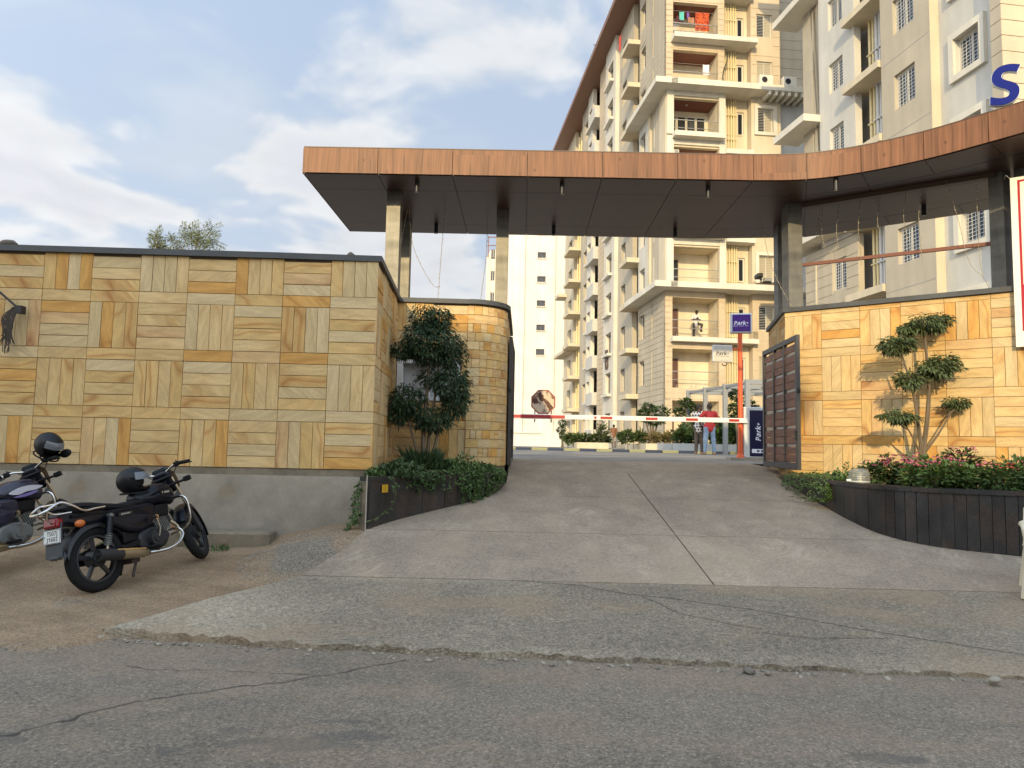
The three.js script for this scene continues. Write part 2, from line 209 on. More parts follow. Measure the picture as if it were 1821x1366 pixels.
function slabGeo(xl, xr, d0, d1, nx, nd, depth = 0.12, rag = 0) {
  const P = [], U = [], I = [], W = nx + 1, top = [], xl1 = typeof xl === 'number' ? () => xl : xl, xr1 = typeof xr === 'number' ? () => xr : xr, d0f = typeof d0 === 'number' ? () => d0 : d0;
  for (let j = 0; j <= nd; j++) for (let i = 0; i <= nx; i++) {
    let d = mix(d0f(0), d1, j / nd); let x = mix(xl1(d), xr1(d), i / nx); d = mix(d0f(x), d1, j / nd); x = mix(xl1(d), xr1(d), i / nx);
    let y = rampY(d); if (rag && j < 2) y += (vn(x * 14, j * 3, 81) - 0.72) * (j ? 0.012 : 0.032);
    if (i === 0 || i === nx || j === nd || (j === 0 && !rag)) y -= 0.003;
    P.push(x, y, -d); U.push(x, d);
  }
  for (let j = 0; j < nd; j++) for (let i = 0; i < nx; i++) { const a = j * W + i; I.push(a, a + 1, a + W + 1, a, a + W + 1, a + W); }
  const ring = []; for (let i = 0; i <= nx; i++) ring.push(i); for (let j = 1; j <= nd; j++) ring.push(j * W + nx); for (let i = nx - 1; i >= 0; i--) ring.push(nd * W + i); for (let j = nd - 1; j >= 1; j--) ring.push(j * W);
  const base = P.length / 3; for (const r of ring) { P.push(P[r * 3], P[r * 3 + 1], P[r * 3 + 2]); U.push(U[r * 2], U[r * 2 + 1]); } const low = P.length / 3;
  for (const r of ring) { const jag = rag ? (vn(P[r * 3] * 9, 3, 83) - 0.5) * 0.05 : 0; P.push(P[r * 3], P[r * 3 + 1] - depth, P[r * 3 + 2] + jag); U.push(U[r * 2], U[r * 2 + 1] - depth); }
  const n = ring.length; for (let k = 0; k < n; k++) { const k2 = (k + 1) % n; I.push(base + k, low + k, low + k2, base + k, low + k2, base + k2); }
  const g = new THREE.BufferGeometry(); g.setAttribute('position', new THREE.Float32BufferAttribute(P, 3)); g.setAttribute('uv', new THREE.Float32BufferAttribute(U, 2)); g.setIndex(I); g.computeVertexNormals(); return g;
}
const driveway = new THREE.Group(); driveway.name = 'driveway'; driveway.userData = { kind: 'structure' }; scene.add(driveway);
{
  const L = (d) => lerpTab(LEFT, d), R = (d) => lerpTab(RIGHT, d), J = 0.010;
  const edge = (x) => lerpTab([[-3.6, 5.80], [-3.2, 5.76], [-2.5, 5.66], [-1.8, 5.57], [-0.2, 5.47], [1.1, 5.41], [2.3, 5.33], [3.5, 5.24], [8, 4.95]], x) + (fbm(x * 3.2, 1, 4, 90) - 0.5) * 0.13 + (vn(x * 22, 2, 91) - 0.5) * 0.025;
  part('apron_slab', slabGeo((d) => L(d) + (vn(1, d * 5, 92) - 0.5) * 0.06, R, edge, 7.14 - J, 420, 30, 0.10, 1), MT.apron, driveway);
  const rows = [7.14, 8.9, 10.98, 13.04];
  for (let k = 0; k < 3; k++) { part('slab', slabGeo(L, 1.85 - 0.008, rows[k] + J, rows[k + 1] - J, 24, 16), MT.slab, driveway); part('slab', slabGeo(1.85 + 0.008, R, rows[k] + J, rows[k + 1] - J, 24, 16), MT.slab, driveway); }
  part('slab', slabGeo(-0.26, 4.75, 13.04 + J, 15.6, 20, 20), MT.slab, driveway);
}
// courtyard road inside the gate
{
  const c = tex(512, 512, (u, v) => { const n = fbm(u * 6, v * 6, 5, 101, 6, 6), g = vn(u * 128, v * 128, 102, 128, 128); const k = 0.49 + (n - 0.5) * 0.16 + (g - 0.5) * 0.08; return [k * 1.03, k * 0.97, k * 0.89]; }); c.repeat.set(0.2, 0.2);
  MT.road = mat({ map: c, roughness: 0.9 });
  struct('courtyard_road', sheet([-60, -20, -5, 0, 5, 10, 20, 40], [15.5, 18, 22, 26, 32, 40, 53, 80, 130], (x, d) => rampY(d) - 0.006), MT.road);
}
// loose stones along the broken edge, in the verge and on the gravel patch
{
  const r = rng(5), base = [0, 1, 2].map((k) => { const g = mergeVertices(new THREE.IcosahedronGeometry(1, 1).deleteAttribute('uv').deleteAttribute('normal')); const p = g.attributes.position; for (let i = 0; i < p.count; i++) { const f = 0.75 + r() * 0.5; p.setXYZ(i, p.getX(i) * f, p.getY(i) * f * 0.65, p.getZ(i) * f); } g.computeVertexNormals(); return soup(g); });
  const stone = mat({ color: 0xffffff, roughness: 0.95 }), spots = [];
  for (let i = 0; i < 420; i++) { const x = -3.4 + r() * 7.4, d = lerpTab([[-3.6, 5.80], [-2.5, 5.66], [-0.2, 5.47], [2.3, 5.33], [8, 4.95]], x) - 0.03 - Math.abs(r() + r() - 1) * 0.16; spots.push([x, 0.005, d, 0.003 + r() * r() * r() * 0.028]); }
  for (let i = 0; i < 700; i++) { const x = -7.2 + r() * 5.2, d = 5.25 + r() * r() * 0.8; if (x > lerpTab(LEFT, d) - 0.02) continue; spots.push([x, dirtY(x, d), d, 0.002 + r() * r() * 0.008]); }
  for (let i = 0; i < 420; i++) { const x = -6.8 + r() * 4.7, d = 5.6 + r() * 3.2; if (x > lerpTab(LEFT, d) - 0.02) continue; spots.push([x, dirtY(x, d), d, 0.002 + r() * r() * r() * 0.010]); }
  for (let i = 0; i < 3600; i++) { const a = r() * 6.283, q = Math.sqrt(r()), x = -2.42 + Math.cos(a) * q * 0.6, d = 8.1 + Math.sin(a) * q * 0.95; if (x > lerpTab(LEFT, d) + 0.04) continue; spots.push([x, dirtY(x, d), d, 0.002 + r() * r() * 0.007]); }
  spots.push([3.2, 0.03, 5.12, 0.035], [1.6, 0.015, 5.25, 0.03], [1.72, 0.015, 5.22, 0.02]);
  base.forEach((g, k) => { const mine = spots.filter((_, i) => i % 3 === k), im = new THREE.InstancedMesh(g, stone, mine.length), m = new THREE.Matrix4(), q = new THREE.Quaternion(), c = new THREE.Color(); mine.forEach(([x, y, d, s], i) => { q.setFromEuler(new THREE.Euler(r() * 0.6, r() * 6.28, r() * 0.6)); im.setMatrixAt(i, m.compose(V(x, y + s * 0.3, d), q, v3(s * (0.8 + r() * 0.6), s, s * (0.8 + r() * 0.6)))); const t = 0.15 + r() * 0.2; im.setColorAt(i, c.setRGB(t * 1.1, t * 0.95, t * 0.74)); }); im.name = numbered('gravel'); im.userData = { kind: 'stuff', label: ['loose grey grit strewn along the verge and driveway edge', 'small pebbles scattered over the brown earth', 'crushed stone chips beside the driveway slabs'][k] }; im.castShadow = im.receiveShadow = true; scene.add(im); });
}

// ---------------------------------------------------------------- banded sandstone
const STONES = [];   // each: a material with its own tone; a picture of 1.5 m of stone
{
  const S = 512, make = (seed, base, dark, amount, freq, warm) => tex(S, S, (u, v) => {
    const w = fbm(u * 3, v * 3, 3, seed + 1, 3, 3) - 0.5, w2 = fbm(u * 2, v * 6, 3, seed + 2, 2, 6) - 0.5;
    const y = v + w * 0.11 + w2 * 0.07, band = fbm(u * 2 + 3, y * freq, 4, seed + 3, 2, 0), b2 = Math.pow(1 - Math.abs(2 * vn(u * 2, y * freq * 1.1, seed + 4, 2, 0) - 1), 9) * (0.3 + vn(u * 4, y * freq * 0.5, seed + 12, 4, 0));
    const fine = fbm(u * 8, y * freq * 5, 3, seed + 5, 8, 0), g = vn(u * 160, v * 160, seed + 6, 160, 160), blot = fbm(u * 3, v * 3, 4, seed + 8, 3, 3);
    let c = mix3(base, dark, cl(ss(0.45, 0.78, band) * 0.38 * amount + b2 * amount * 0.8)); c = mix3(c, warm, ss(0.5, 0.75, blot) * 0.22);
    const k = 0.975 + (fine - 0.5) * 0.17 + (g - 0.5) * 0.07; return [c[0] * k, c[1] * k, c[2] * k];
  });
  const T = [
    make(200, [0.80, 0.69, 0.495], [0.69, 0.53, 0.32], 0.6, 9, [0.79, 0.665, 0.45]),     // cream
    make(220, [0.785, 0.695, 0.525], [0.68, 0.575, 0.41], 0.5, 11, [0.77, 0.665, 0.48]),    // grey cream
    make(240, [0.80, 0.67, 0.44], [0.64, 0.43, 0.22], 0.9, 8, [0.785, 0.63, 0.39]),    // tan with brown bands
    make(260, [0.79, 0.61, 0.335], [0.64, 0.42, 0.18], 0.7, 12, [0.80, 0.63, 0.37]),     // golden
    make(280, [0.785, 0.66, 0.47], [0.55, 0.36, 0.21], 0.85, 7, [0.76, 0.61, 0.42]),    // pinkish with dark red streaks
  ];
  for (const t of T) for (const k of [1, 0.93]) STONES.push(mat({ map: t, color: rgb(k * 1.07, k * (k < 1 ? 1.035 : 1.05), k * (k < 1 ? 0.96 : 1.03)), roughness: 0.82, bumpMap: t, bumpScale: 0.004 }));
}
const PICK = [0, 0, 1, 1, 2, 3, 3, 0, 4, 5, 4, 1, 6, 0, 8, 0, 2, 5, 4, 7];
const plankCache = new Map();
function plankGeo(L, W, r) { // lying plank: length along x
  const l = Math.round(L * 500) / 500, w = Math.round(W * 500) / 500, v = Math.floor(r() * 9), key = l + '|' + w + '|' + v;
  if (!plankCache.has(key)) { const q = rng(900 + v * 31), a = [0, 0.05, -0.08, 0.0, 0.14, -0.5, 0.03, 0.75, -0.04][v]; plankCache.set(key, uvBox(cbox(l, w, 0.03, 0.003), 1 / 1.5, q(), q(), a)); }
  return plankCache.get(key);
}
const CELL = 0.6, COURSE = 0.146, GAP = 0.005, STOREY = 0.73;
// planks over a straight face from A to B (left to right as seen), y0 upwards; columns count from the right end when fromRight
function layPlanks(parent, A, B, y0, y1, par, seed, fromRight = true, holes = [], low = () => -9) {
  const r = rng(seed), dx = B[0] - A[0], dd = B[1] - A[1], L = Math.hypot(dx, dd), tx = dx / L, td = dd / L, th = Math.atan2(td, tx), nx = td, nz = tx;
  const put = (s0, s1, b, t, up) => { // s from A
    s0 = Math.max(s0, 0); s1 = Math.min(s1, L); t = Math.min(t, y1); const w = s1 - s0 - GAP, h = t - b - GAP; if (w < 0.03 || h < 0.03) return;
    for (const [h0, h1, g0, g1] of holes) if (s1 > h0 + .01 && s0 < h1 - .01 && t > g0 + .01 && b < g1 - .01) { // cut round an opening
      if (s0 < h0 - 0.03) put(s0, h0, b, t, up); if (s1 > h1 + 0.03) put(h1, s1, b, t, up); const a0 = Math.max(s0, h0), a1 = Math.min(s1, h1); if (b < g0 - 0.03) put(a0, a1, b, g0, up); if (t > g1 + 0.03) put(a0, a1, g1, t, up); return; }
    const s = (s0 + s1) / 2, x = A[0] + tx * s, d = A[1] + td * s; if (t < low(x, d)) return; const n = -0.015 + (r() - 0.5) * 0.007;
    const m = part('plank', up ? plankGeo(h, w, r) : plankGeo(w, h, r), STONES[PICK[Math.floor(r() * PICK.length)]], parent);
    m.position.set(x + nx * n, (b + t) / 2, -d + nz * n); m.rotation.set(0, th, up ? Math.PI / 2 : 0, 'YXZ'); if (r() < 0.5) m.rotateZ(Math.PI);
  };
  const cols = Math.ceil(L / CELL);
  for (let c = 0; c < cols; c++) {
    const a = fromRight ? L - (c + 1) * CELL : c * CELL, e = a + CELL;
    for (let k = 0; y0 + k * STOREY < y1; k++) {
      const yb = y0 + k * STOREY, up = (c + k + par) % 2 === 0;
      if (up) for (let j = 0; j < 4; j++) put(a + j * CELL / 4, a + (j + 1) * CELL / 4, yb, yb + 4 * COURSE, true); else for (let j = 0; j < 4; j++) put(a, e, yb + j * COURSE, yb + (j + 1) * COURSE, false);
      put(a, e, yb + 4 * COURSE, yb + 5 * COURSE, false);
    }
  }
}
function prism(pts, y0, y1) { // upright prism over a plan polygon of [x, d]
  const s = new THREE.Shape(pts.map(([x, d]) => new THREE.Vector2(x, d))), g = new THREE.ExtrudeGeometry(s, { depth: y1 - y0, bevelEnabled: false }); g.rotateX(-Math.PI / 2); g.translate(0, y0, 0); return uvBox(g);
}
function strip(path, w0, w1, y0, y1) { // band along a plan path, from w0 to w1 to its left-hand side (+ is towards larger normal), y0..y1
  const N = path.map((p, i) => { const a = path[Math.max(0, i - 1)], b = path[Math.min(path.length - 1, i + 1)], l = Math.hypot(b[0] - a[0], b[1] - a[1]); return [-(b[1] - a[1]) / l, (b[0] - a[0]) / l]; });
  const o = (w) => path.map(([x, d], i) => [x + N[i][0] * w, d + N[i][1] * w]); return prism([...o(w0), ...o(w1).reverse()], y0, y1);
}
const concTex = (seed, base, amp) => tex(512, 512, (u, v) => { const n = fbm(u * 3, v * 3, 5, seed, 3, 3), m = fbm(u * 14, v * 14, 4, seed + 9, 14, 14), g = vn(u * 200, v * 200, seed + 3, 200, 200); const k = 1 + (n - 0.5) * amp + (m - 0.5) * amp * 0.5 + (g - 0.5) * 0.08; let c = [base[0] * k, base[1] * k, base[2] * k]; return mix3(c, [base[0] * 0.86, base[1] * 0.72, base[2] * 0.55], ss(0.62, 0.8, fbm(u * 4 + 3, v * 4, 4, seed + 5, 4, 4)) * 0.35); });
MT.plaster = mat({ map: concTex(300, [0.575, 0.54, 0.48], 0.34), roughness: 0.93 }); MT.plaster.map.repeat.set(0.55, 0.55);
MT.plaster.bumpMap = MT.plaster.map; MT.plaster.bumpScale = 0.006;
MT.mortar = mat({ map: concTex(320, [0.45, 0.41, 0.345], 0.5), roughness: 0.95 });
MT.coping = mat({ map: concTex(340, [0.27, 0.275, 0.275], 0.3), roughness: 0.6 });
MT.core = mat({ color: rgb(0.17, 0.13, 0.085), roughness: 0.95 });
MT.granite = mat({ map: tex(512, 512, (u, v) => { const n = fbm(u * 4, v * 4, 5, 360, 4, 4), g = vn(u * 120, v * 120, 362, 120, 120), st = fbm(u * 12, v * 3, 4, 364, 12, 3); const k = 0.165 + (n - 0.5) * 0.12 + (g - 0.5) * 0.09 + (st - 0.5) * 0.07; return mix3([k, k * 0.97, k * 0.95], [k * 1.6, k * 1.2, k * 0.98], ss(0.5, 0.72, fbm(u * 3 + 2, v * 3, 4, 366, 3, 3)) * 0.55); }), roughness: 0.42 });
MT.edgeStrip = mat({ color: rgb(0.42, 0.36, 0.28), roughness: 0.8 });

// ---------------------------------------------------------------- boundary wall left of the gate: front face and return
const WL0 = [-9.2, 8.82], WL1 = [-1.90, 9.2], WL2 = [-2.10, 11.86];      // corner at WL1
{
  const w = thing('stone_wall', 'long sandstone clad boundary wall on concrete plinth behind the parked motorcycles', 'wall');
  const A = WL0, B = WL1, y0 = 1.205, y1 = 3.865;
  part('core', prism([[A[0], A[1] + 0.02], [B[0] - 0.022, B[1] + 0.02], [WL2[0] - 0.022, WL2[1] + 0.2], [WL2[0] - 0.4, WL2[1] + 0.2], [B[0] - 0.4, B[1] + 0.4], [A[0], A[1] + 0.4]], 1.13, y1), MT.core, w);
  layPlanks(w, [-7.9, WL0[1] + (1.3) * (0.38 / 7.3)], B, y0, y1, 1, 41);
  layPlanks(w, B, WL2, y0, y1, 0, 43, false, [], () => 1.0);
  part('plinth', strip([[A[0], A[1]], [B[0] - 0.01, B[1]]], -0.025, 0.36, 0.0, 1.115), MT.plaster, w);
  part('mortar_ledge', strip([[A[0], A[1]], [B[0] - 0.03, B[1]]], 0.012, 0.3, 1.1, 1.2), MT.mortar, w);
  part('coping', strip([[A[0], A[1]], [-5.5, 9.013], [-3.2, 9.132], B, WL2], -0.045, 0.42, y1, y1 + 0.075), MT.coping, w);
}
// recessed wall with the cabin window and the rounded gate end
const REC0 = [-2.12, 11.86], REC1 = [-0.95, 11.93], RC = [-0.95, 12.55], RR = 0.64;
{
  const w = thing('curved_wall', 'recessed sandstone wall with a small white window and a rounded end at the gate', 'wall');
  const y0 = 1.205, y1 = 3.865, arc = (r0, n = 16, a0 = 0, a1 = 95) => range(a0, a1, n).map((a) => [RC[0] + Math.sin(a * Math.PI / 180) * r0, RC[1] - Math.cos(a * Math.PI / 180) * r0]);
  const back = [-0.31, 15.4];
  const holes = [[0.02, 1.07, 2.245, 2.925]];
  // core with an opening for the window
  const face = new THREE.Shape(); face.moveTo(0, 0.6); face.lineTo(1.17, 0.6); face.lineTo(1.17, y1); face.lineTo(0, y1); face.closePath(); const h = new THREE.Path(); h.moveTo(0.03, 2.25); h.lineTo(0.03, 2.92); h.lineTo(1.06, 2.92); h.lineTo(1.06, 2.25); h.closePath(); face.holes.push(h);
  const fg = new THREE.ExtrudeGeometry(face, { depth: 0.18, bevelEnabled: false }), th = Math.atan2(REC1[1] - REC0[1], REC1[0] - REC0[0]); fg.translate(0, 0, -0.205); fg.rotateY(th); fg.translate(REC0[0], 0, -REC0[1]);
  part('core', merge([fg, strip([...arc(RR - 0.022), back], 0, 0.2, 0.6, y1)]), MT.core, w);
  layPlanks(w, REC0, REC1, y0, y1, 1, 47, false, holes);
  // window
  const win = new THREE.Group(); win.name = 'window'; win.position.set(REC0[0], 0, -REC0[1]); win.rotation.y = th; w.add(win);
  MT.white = mat({ color: rgb(0.74, 0.74, 0.72), roughness: 0.45 }); MT.glass = new THREE.MeshPhysicalMaterial({ color: 0xffffff, transmission: 1, thickness: 0, roughness: 0.03, ior: 1.5 });
  part('frame', merge([cb(1.03, 0.06, 0.09, 0.545, 2.89, -0.04), cb(1.03, 0.06, 0.09, 0.545, 2.28, -0.04), cb(0.10, 0.55, 0.09, 0.08, 2.585, -0.04), cb(0.05, 0.55, 0.09, 1.035, 2.585, -0.04), cb(0.05, 0.55, 0.05, 0.545, 2.585, -0.06)]), MT.white, win);
  part('pane', bx(0.40, 0.55, 0.006, 0.325, 2.585, -0.07), MT.glass, win); part('pane', bx(0.43, 0.55, 0.006, 0.785, 2.585, -0.05), MT.glass, win);
  part('curtain', bx(0.95, 0.62, 0.01, 0.545, 2.585, -0.16), mat({ color: rgb(0.55, 0.56, 0.58), roughness: 0.9 }), win);
  // courses of narrow tiles round the curve
  const r = rng(53), courses = Math.ceil((y1 - y0) / COURSE);
  for (let k = 0; k < courses; k++) {
    const b = y0 + k * COURSE, t = Math.min(b + COURSE, y1); let a = 0; const end = 97 + 0; const hgt = t - b - GAP; if (hgt < 0.03) continue;
    const big = k % 2 === 0;
    while (a < end) { let wdt = (big && r() < 0.45 ? 0.21 : 0.075 + r() * 0.075), da = wdt / RR * 180 / Math.PI; if (a + da > end) break; const am = (a + da / 2) * Math.PI / 180;
      const m = part('tile', plankGeo(Math.round((wdt - 0.004) * 100) / 100, hgt, r), STONES[PICK[Math.floor(r() * PICK.length)]], w); const q = RR - 0.013 + (r() - 0.5) * 0.003 - (wdt > 0.15 ? 0.004 : 0); m.position.set(RC[0] + Math.sin(am) * q, (b + t) / 2, -(RC[1] - Math.cos(am) * q)); m.rotation.y = am; a += da; }
  }
  layPlanks(w, [RC[0] + RR * 0.9945 + 0.002, RC[1] + 0.10], back, y0, y1, 0, 59, false);
  part('coping', strip([REC0, REC1, ...arc(RR, 16, 6, 95), back], -0.05, 0.3, y1, y1 + 0.075), MT.coping, w);
}
// boundary wall right of the gate
const WR0 = [4.50, 12.62], WR1 = [9.4, 8.93], WRB = [4.93, 14.75];
{
  const w = thing('stone_wall', 'sunlit golden sandstone wall right of the gate behind the flower bed', 'wall');
  const y0 = 1.09, y1 = 3.945, dx = WR1[0] - WR0[0], dd = WR1[1] - WR0[1], L = Math.hypot(dx, dd), nx = dd / L, nd = -dx / L;
  part('core', prism([[WR0[0] - nx * 0.022, WR0[1] - nd * 0.022], [WR1[0] - nx * 0.022, WR1[1] - nd * 0.022], [WR1[0] - nx * 0.4, WR1[1] - nd * 0.4], [WR0[0] + 0.42, WR0[1] + 0.36], [WRB[0] + 0.35, WRB[1]], [WRB[0] + 0.022, WRB[1]], [WR0[0] + 0.022, WR0[1] + 0.02]], 0.7, y1), MT.core, w);
  layPlanks(w, WR0, WR1, y0, y1, 1, 61, false);
  layPlanks(w, WRB, WR0, y0, y1, 0, 67, true);
  part('coping', strip([WRB, WR0, [WR0[0] + dx * .5, WR0[1] + dd * .5], WR1], -0.05, 0.4, y1, y1 + 0.075), MT.coping, w);
}

// ---------------------------------------------------------------- granite planters on both sides of the driveway
function curvePath(pts, n) { const c = new THREE.CatmullRomCurve3(pts.map(([x, d]) => v3(x, 0, d)), false, 'centripetal'); return c.getSpacedPoints(n).map((p) => [p.x, p.z]); }
function granite(parent, path, widths, y1, seed, flip = 1) { // upright slabs along a plan path
  const c = new THREE.CatmullRomCurve3(path.map(([x, d]) => v3(x, 0, d)), false, 'centripetal'), L = c.getLength(), r = rng(seed); let s = 0, k = 0;
  while (s < L - 0.02) {
    const w = Math.min(widths(s, k++), L - s), n = Math.max(2, Math.ceil(w / 0.15)), seg = range(s + 0.003, s + w - 0.003, n).map((q) => { const p = c.getPointAt(cl(q / L)); return [p.x, p.z]; });
    const mid = seg[Math.floor(n / 2)], y0 = rampY(mid[1]) - 0.16, j = (r() - 0.5) * 0.004, g = strip(seg, (-0.02 + j) * flip, 0.02 * flip, y0, y1); const uv = g.attributes.uv, ou = r() * 3, ov = r() * 3; for (let i = 0; i < uv.count; i++) uv.setXY(i, uv.getX(i) * 1.1 + ou, uv.getY(i) * 1.1 + ov);
    part('granite_slab', g, MT.granite, parent); s += w;
  }
}
const soilMat = mat({ color: rgb(0.055, 0.04, 0.028), roughness: 1 });
const PLL = [[-1.86, 8.88], [-1.62, 9.32], [-1.2, 9.9], [-0.78, 10.45], [-0.42, 11.15], [-0.30, 11.75]];
const PLR = [[4.42, 12.5], [4.37, 11.05], [4.36, 9.9], [4.45, 9.15], [4.75, 8.72], [5.45, 8.4], [6.3, 8.17], [7.6, 8.0]];
{
  const p = thing('planter', 'low dark granite planter curving up the left edge of the driveway', 'planter');
  granite(p, PLL, (s) => s < 0.9 ? 1.0 : s < 1.4 ? 0.42 : 0.125, 1.08, 71);
  const pc = curvePath(PLL, 30); part('coping', strip(pc, -0.035, 0.14, 1.082, 1.135), MT.granite, p);
  part('edge_strip', bx(0.012, 0.72, 0.012, -1.878, 0.80, -8.868), MT.edgeStrip, p);
  part('backing', strip(pc, 0.021, 0.12, 0.2, 1.08), MT.mortar, p);
  part('return_face', prism([[-1.88, 8.90], [-1.86, 8.91], [-1.90, 9.18], [-1.93, 9.17]], 0.3, 1.08), mat({ map: MT.mortar.map, color: rgb(1.5, 1.4, 1.2), roughness: 0.9 }), p);
  part('soil', prism([...pc.map(([x, d]) => [x - 0.1, d + 0.06]), [-0.5, 12.0], [-2.1, 11.9], [-1.93, 9.15]], 0.9, 1.07), soilMat, p);
  const sg = thing('warning_sticker', 'small yellow notice plate on the left granite planter', 'sign', [-1.70, 0.985, -9.10], Math.atan2(0.5, 0.27)); 
  sg.children.length = 0; part('plate', faceUV(cb(0.115, 0.095, 0.006, 0, 0, 0, 0.002), 0.115, 0.095), mat({ map: canvasTex(128, 104, (g, W, H) => { g.fillStyle = '#c99a1e'; g.fillRect(0, 0, W, H); g.fillStyle = '#5a4210'; for (let i = 0; i < 6; i++) { g.fillRect(14 + (i % 3) * 4, 16 + i * 13, 92 - (i * 17) % 38, 4); } }), roughness: 0.5 }), sg);
}
{
  const p = thing('planter', 'long dark granite planter of upright slabs below the right stone wall', 'planter');
  granite(p, PLR, (s) => s < 0.8 ? 0.5 : s < 3.2 ? 0.3 : 0.125, 1.10, 73, 1);
  const pc = curvePath(PLR, 44); part('coping', strip(pc, -0.04, 0.16, 1.102, 1.155), MT.granite, p);
  part('backing', strip(pc, 0.012, 0.13, 0.2, 1.10), MT.edgeStrip, p);
  part('soil', prism([...pc.map(([x, d]) => [x + 0.12, d + 0.1]), [9.2, 8.9], [4.6, 12.5]], 0.9, 1.08), soilMat, p);
}

// ---------------------------------------------------------------- the gate canopy
MT.wood = new THREE.MeshPhysicalMaterial({ specularIntensity: 0.5, metalness: 0, map: tex(1024, 512, (u, v) => { const x = u * 2.4, y = v * 1.2, w = (fbm(x * 2, y * 1.2, 3, 401) - 0.5) * 0.06; let kn = 0; for (const [kx, ky] of [[0.3, 0.3], [0.9, 0.75], [1.45, 0.2], [2.0, 0.9], [1.75, 0.55], [0.6, 1.0]]) { const q = Math.hypot((x - kx), (y - ky) * 0.8); kn = Math.max(kn, ss(0.035, 0.008, q)); }
  const f = fbm((x + w) * 34, y * 1.4, 4, 403), s = fbm((x + w) * 9, y * 0.6, 3, 405), l = Math.pow(vn((x + w) * 60, y * 2.2, 407), 5); let k = 1 + (f - 0.5) * 0.34 + (s - 0.5) * 0.16 - l * 0.22; const c = [0.485 * k, 0.335 * k, 0.235 * k]; return mix3(c, [0.36, 0.24, 0.16], kn * 0.7); }), roughness: 0.5 });
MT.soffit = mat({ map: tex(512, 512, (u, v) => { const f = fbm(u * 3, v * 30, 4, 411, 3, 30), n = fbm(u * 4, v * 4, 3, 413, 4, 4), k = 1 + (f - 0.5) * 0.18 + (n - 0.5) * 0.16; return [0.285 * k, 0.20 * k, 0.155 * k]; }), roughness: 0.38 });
MT.steel = mat({ map: tex(256, 512, (u, v) => { const n = fbm(u * 3, v * 8, 5, 421, 3, 8), s = fbm(u * 20, v * 2, 3, 423, 20, 2), k = 0.40 + (n - 0.5) * 0.22 + (s - 0.5) * 0.12; return [k, k * 0.97, k * 0.89]; }), roughness: 0.5, metalness: 0.35 });
MT.black = mat({ color: rgb(0.018, 0.018, 0.019), roughness: 0.42 });
MT.trim = mat({ color: rgb(0.10, 0.06, 0.04), roughness: 0.5 });
const YS = 5.97, YT = 6.395;
const FRONT = [[-3.72, 11.68], [-2.49, 11.69], [-1.255, 11.70], [-0.02, 11.71], [1.215, 11.72], [2.45, 11.735], [3.70, 11.745], [4.54, 11.66], [5.27, 11.33], [5.96, 10.78], [6.52, 10.13], [7.06, 9.42], [7.6, 8.7], [8.1, 8.0]];
const BACK = [[-3.72, 15.02], [-2.49, 15.04], [-1.255, 15.06], [-0.02, 15.08], [1.215, 15.10], [2.45, 15.12], [3.70, 15.13], [5.72, 14.93], [7.05, 14.02], [8.05, 13.28], [9.0, 12.4], [9.8, 11.5], [10.4, 10.7], [11, 9.9]];
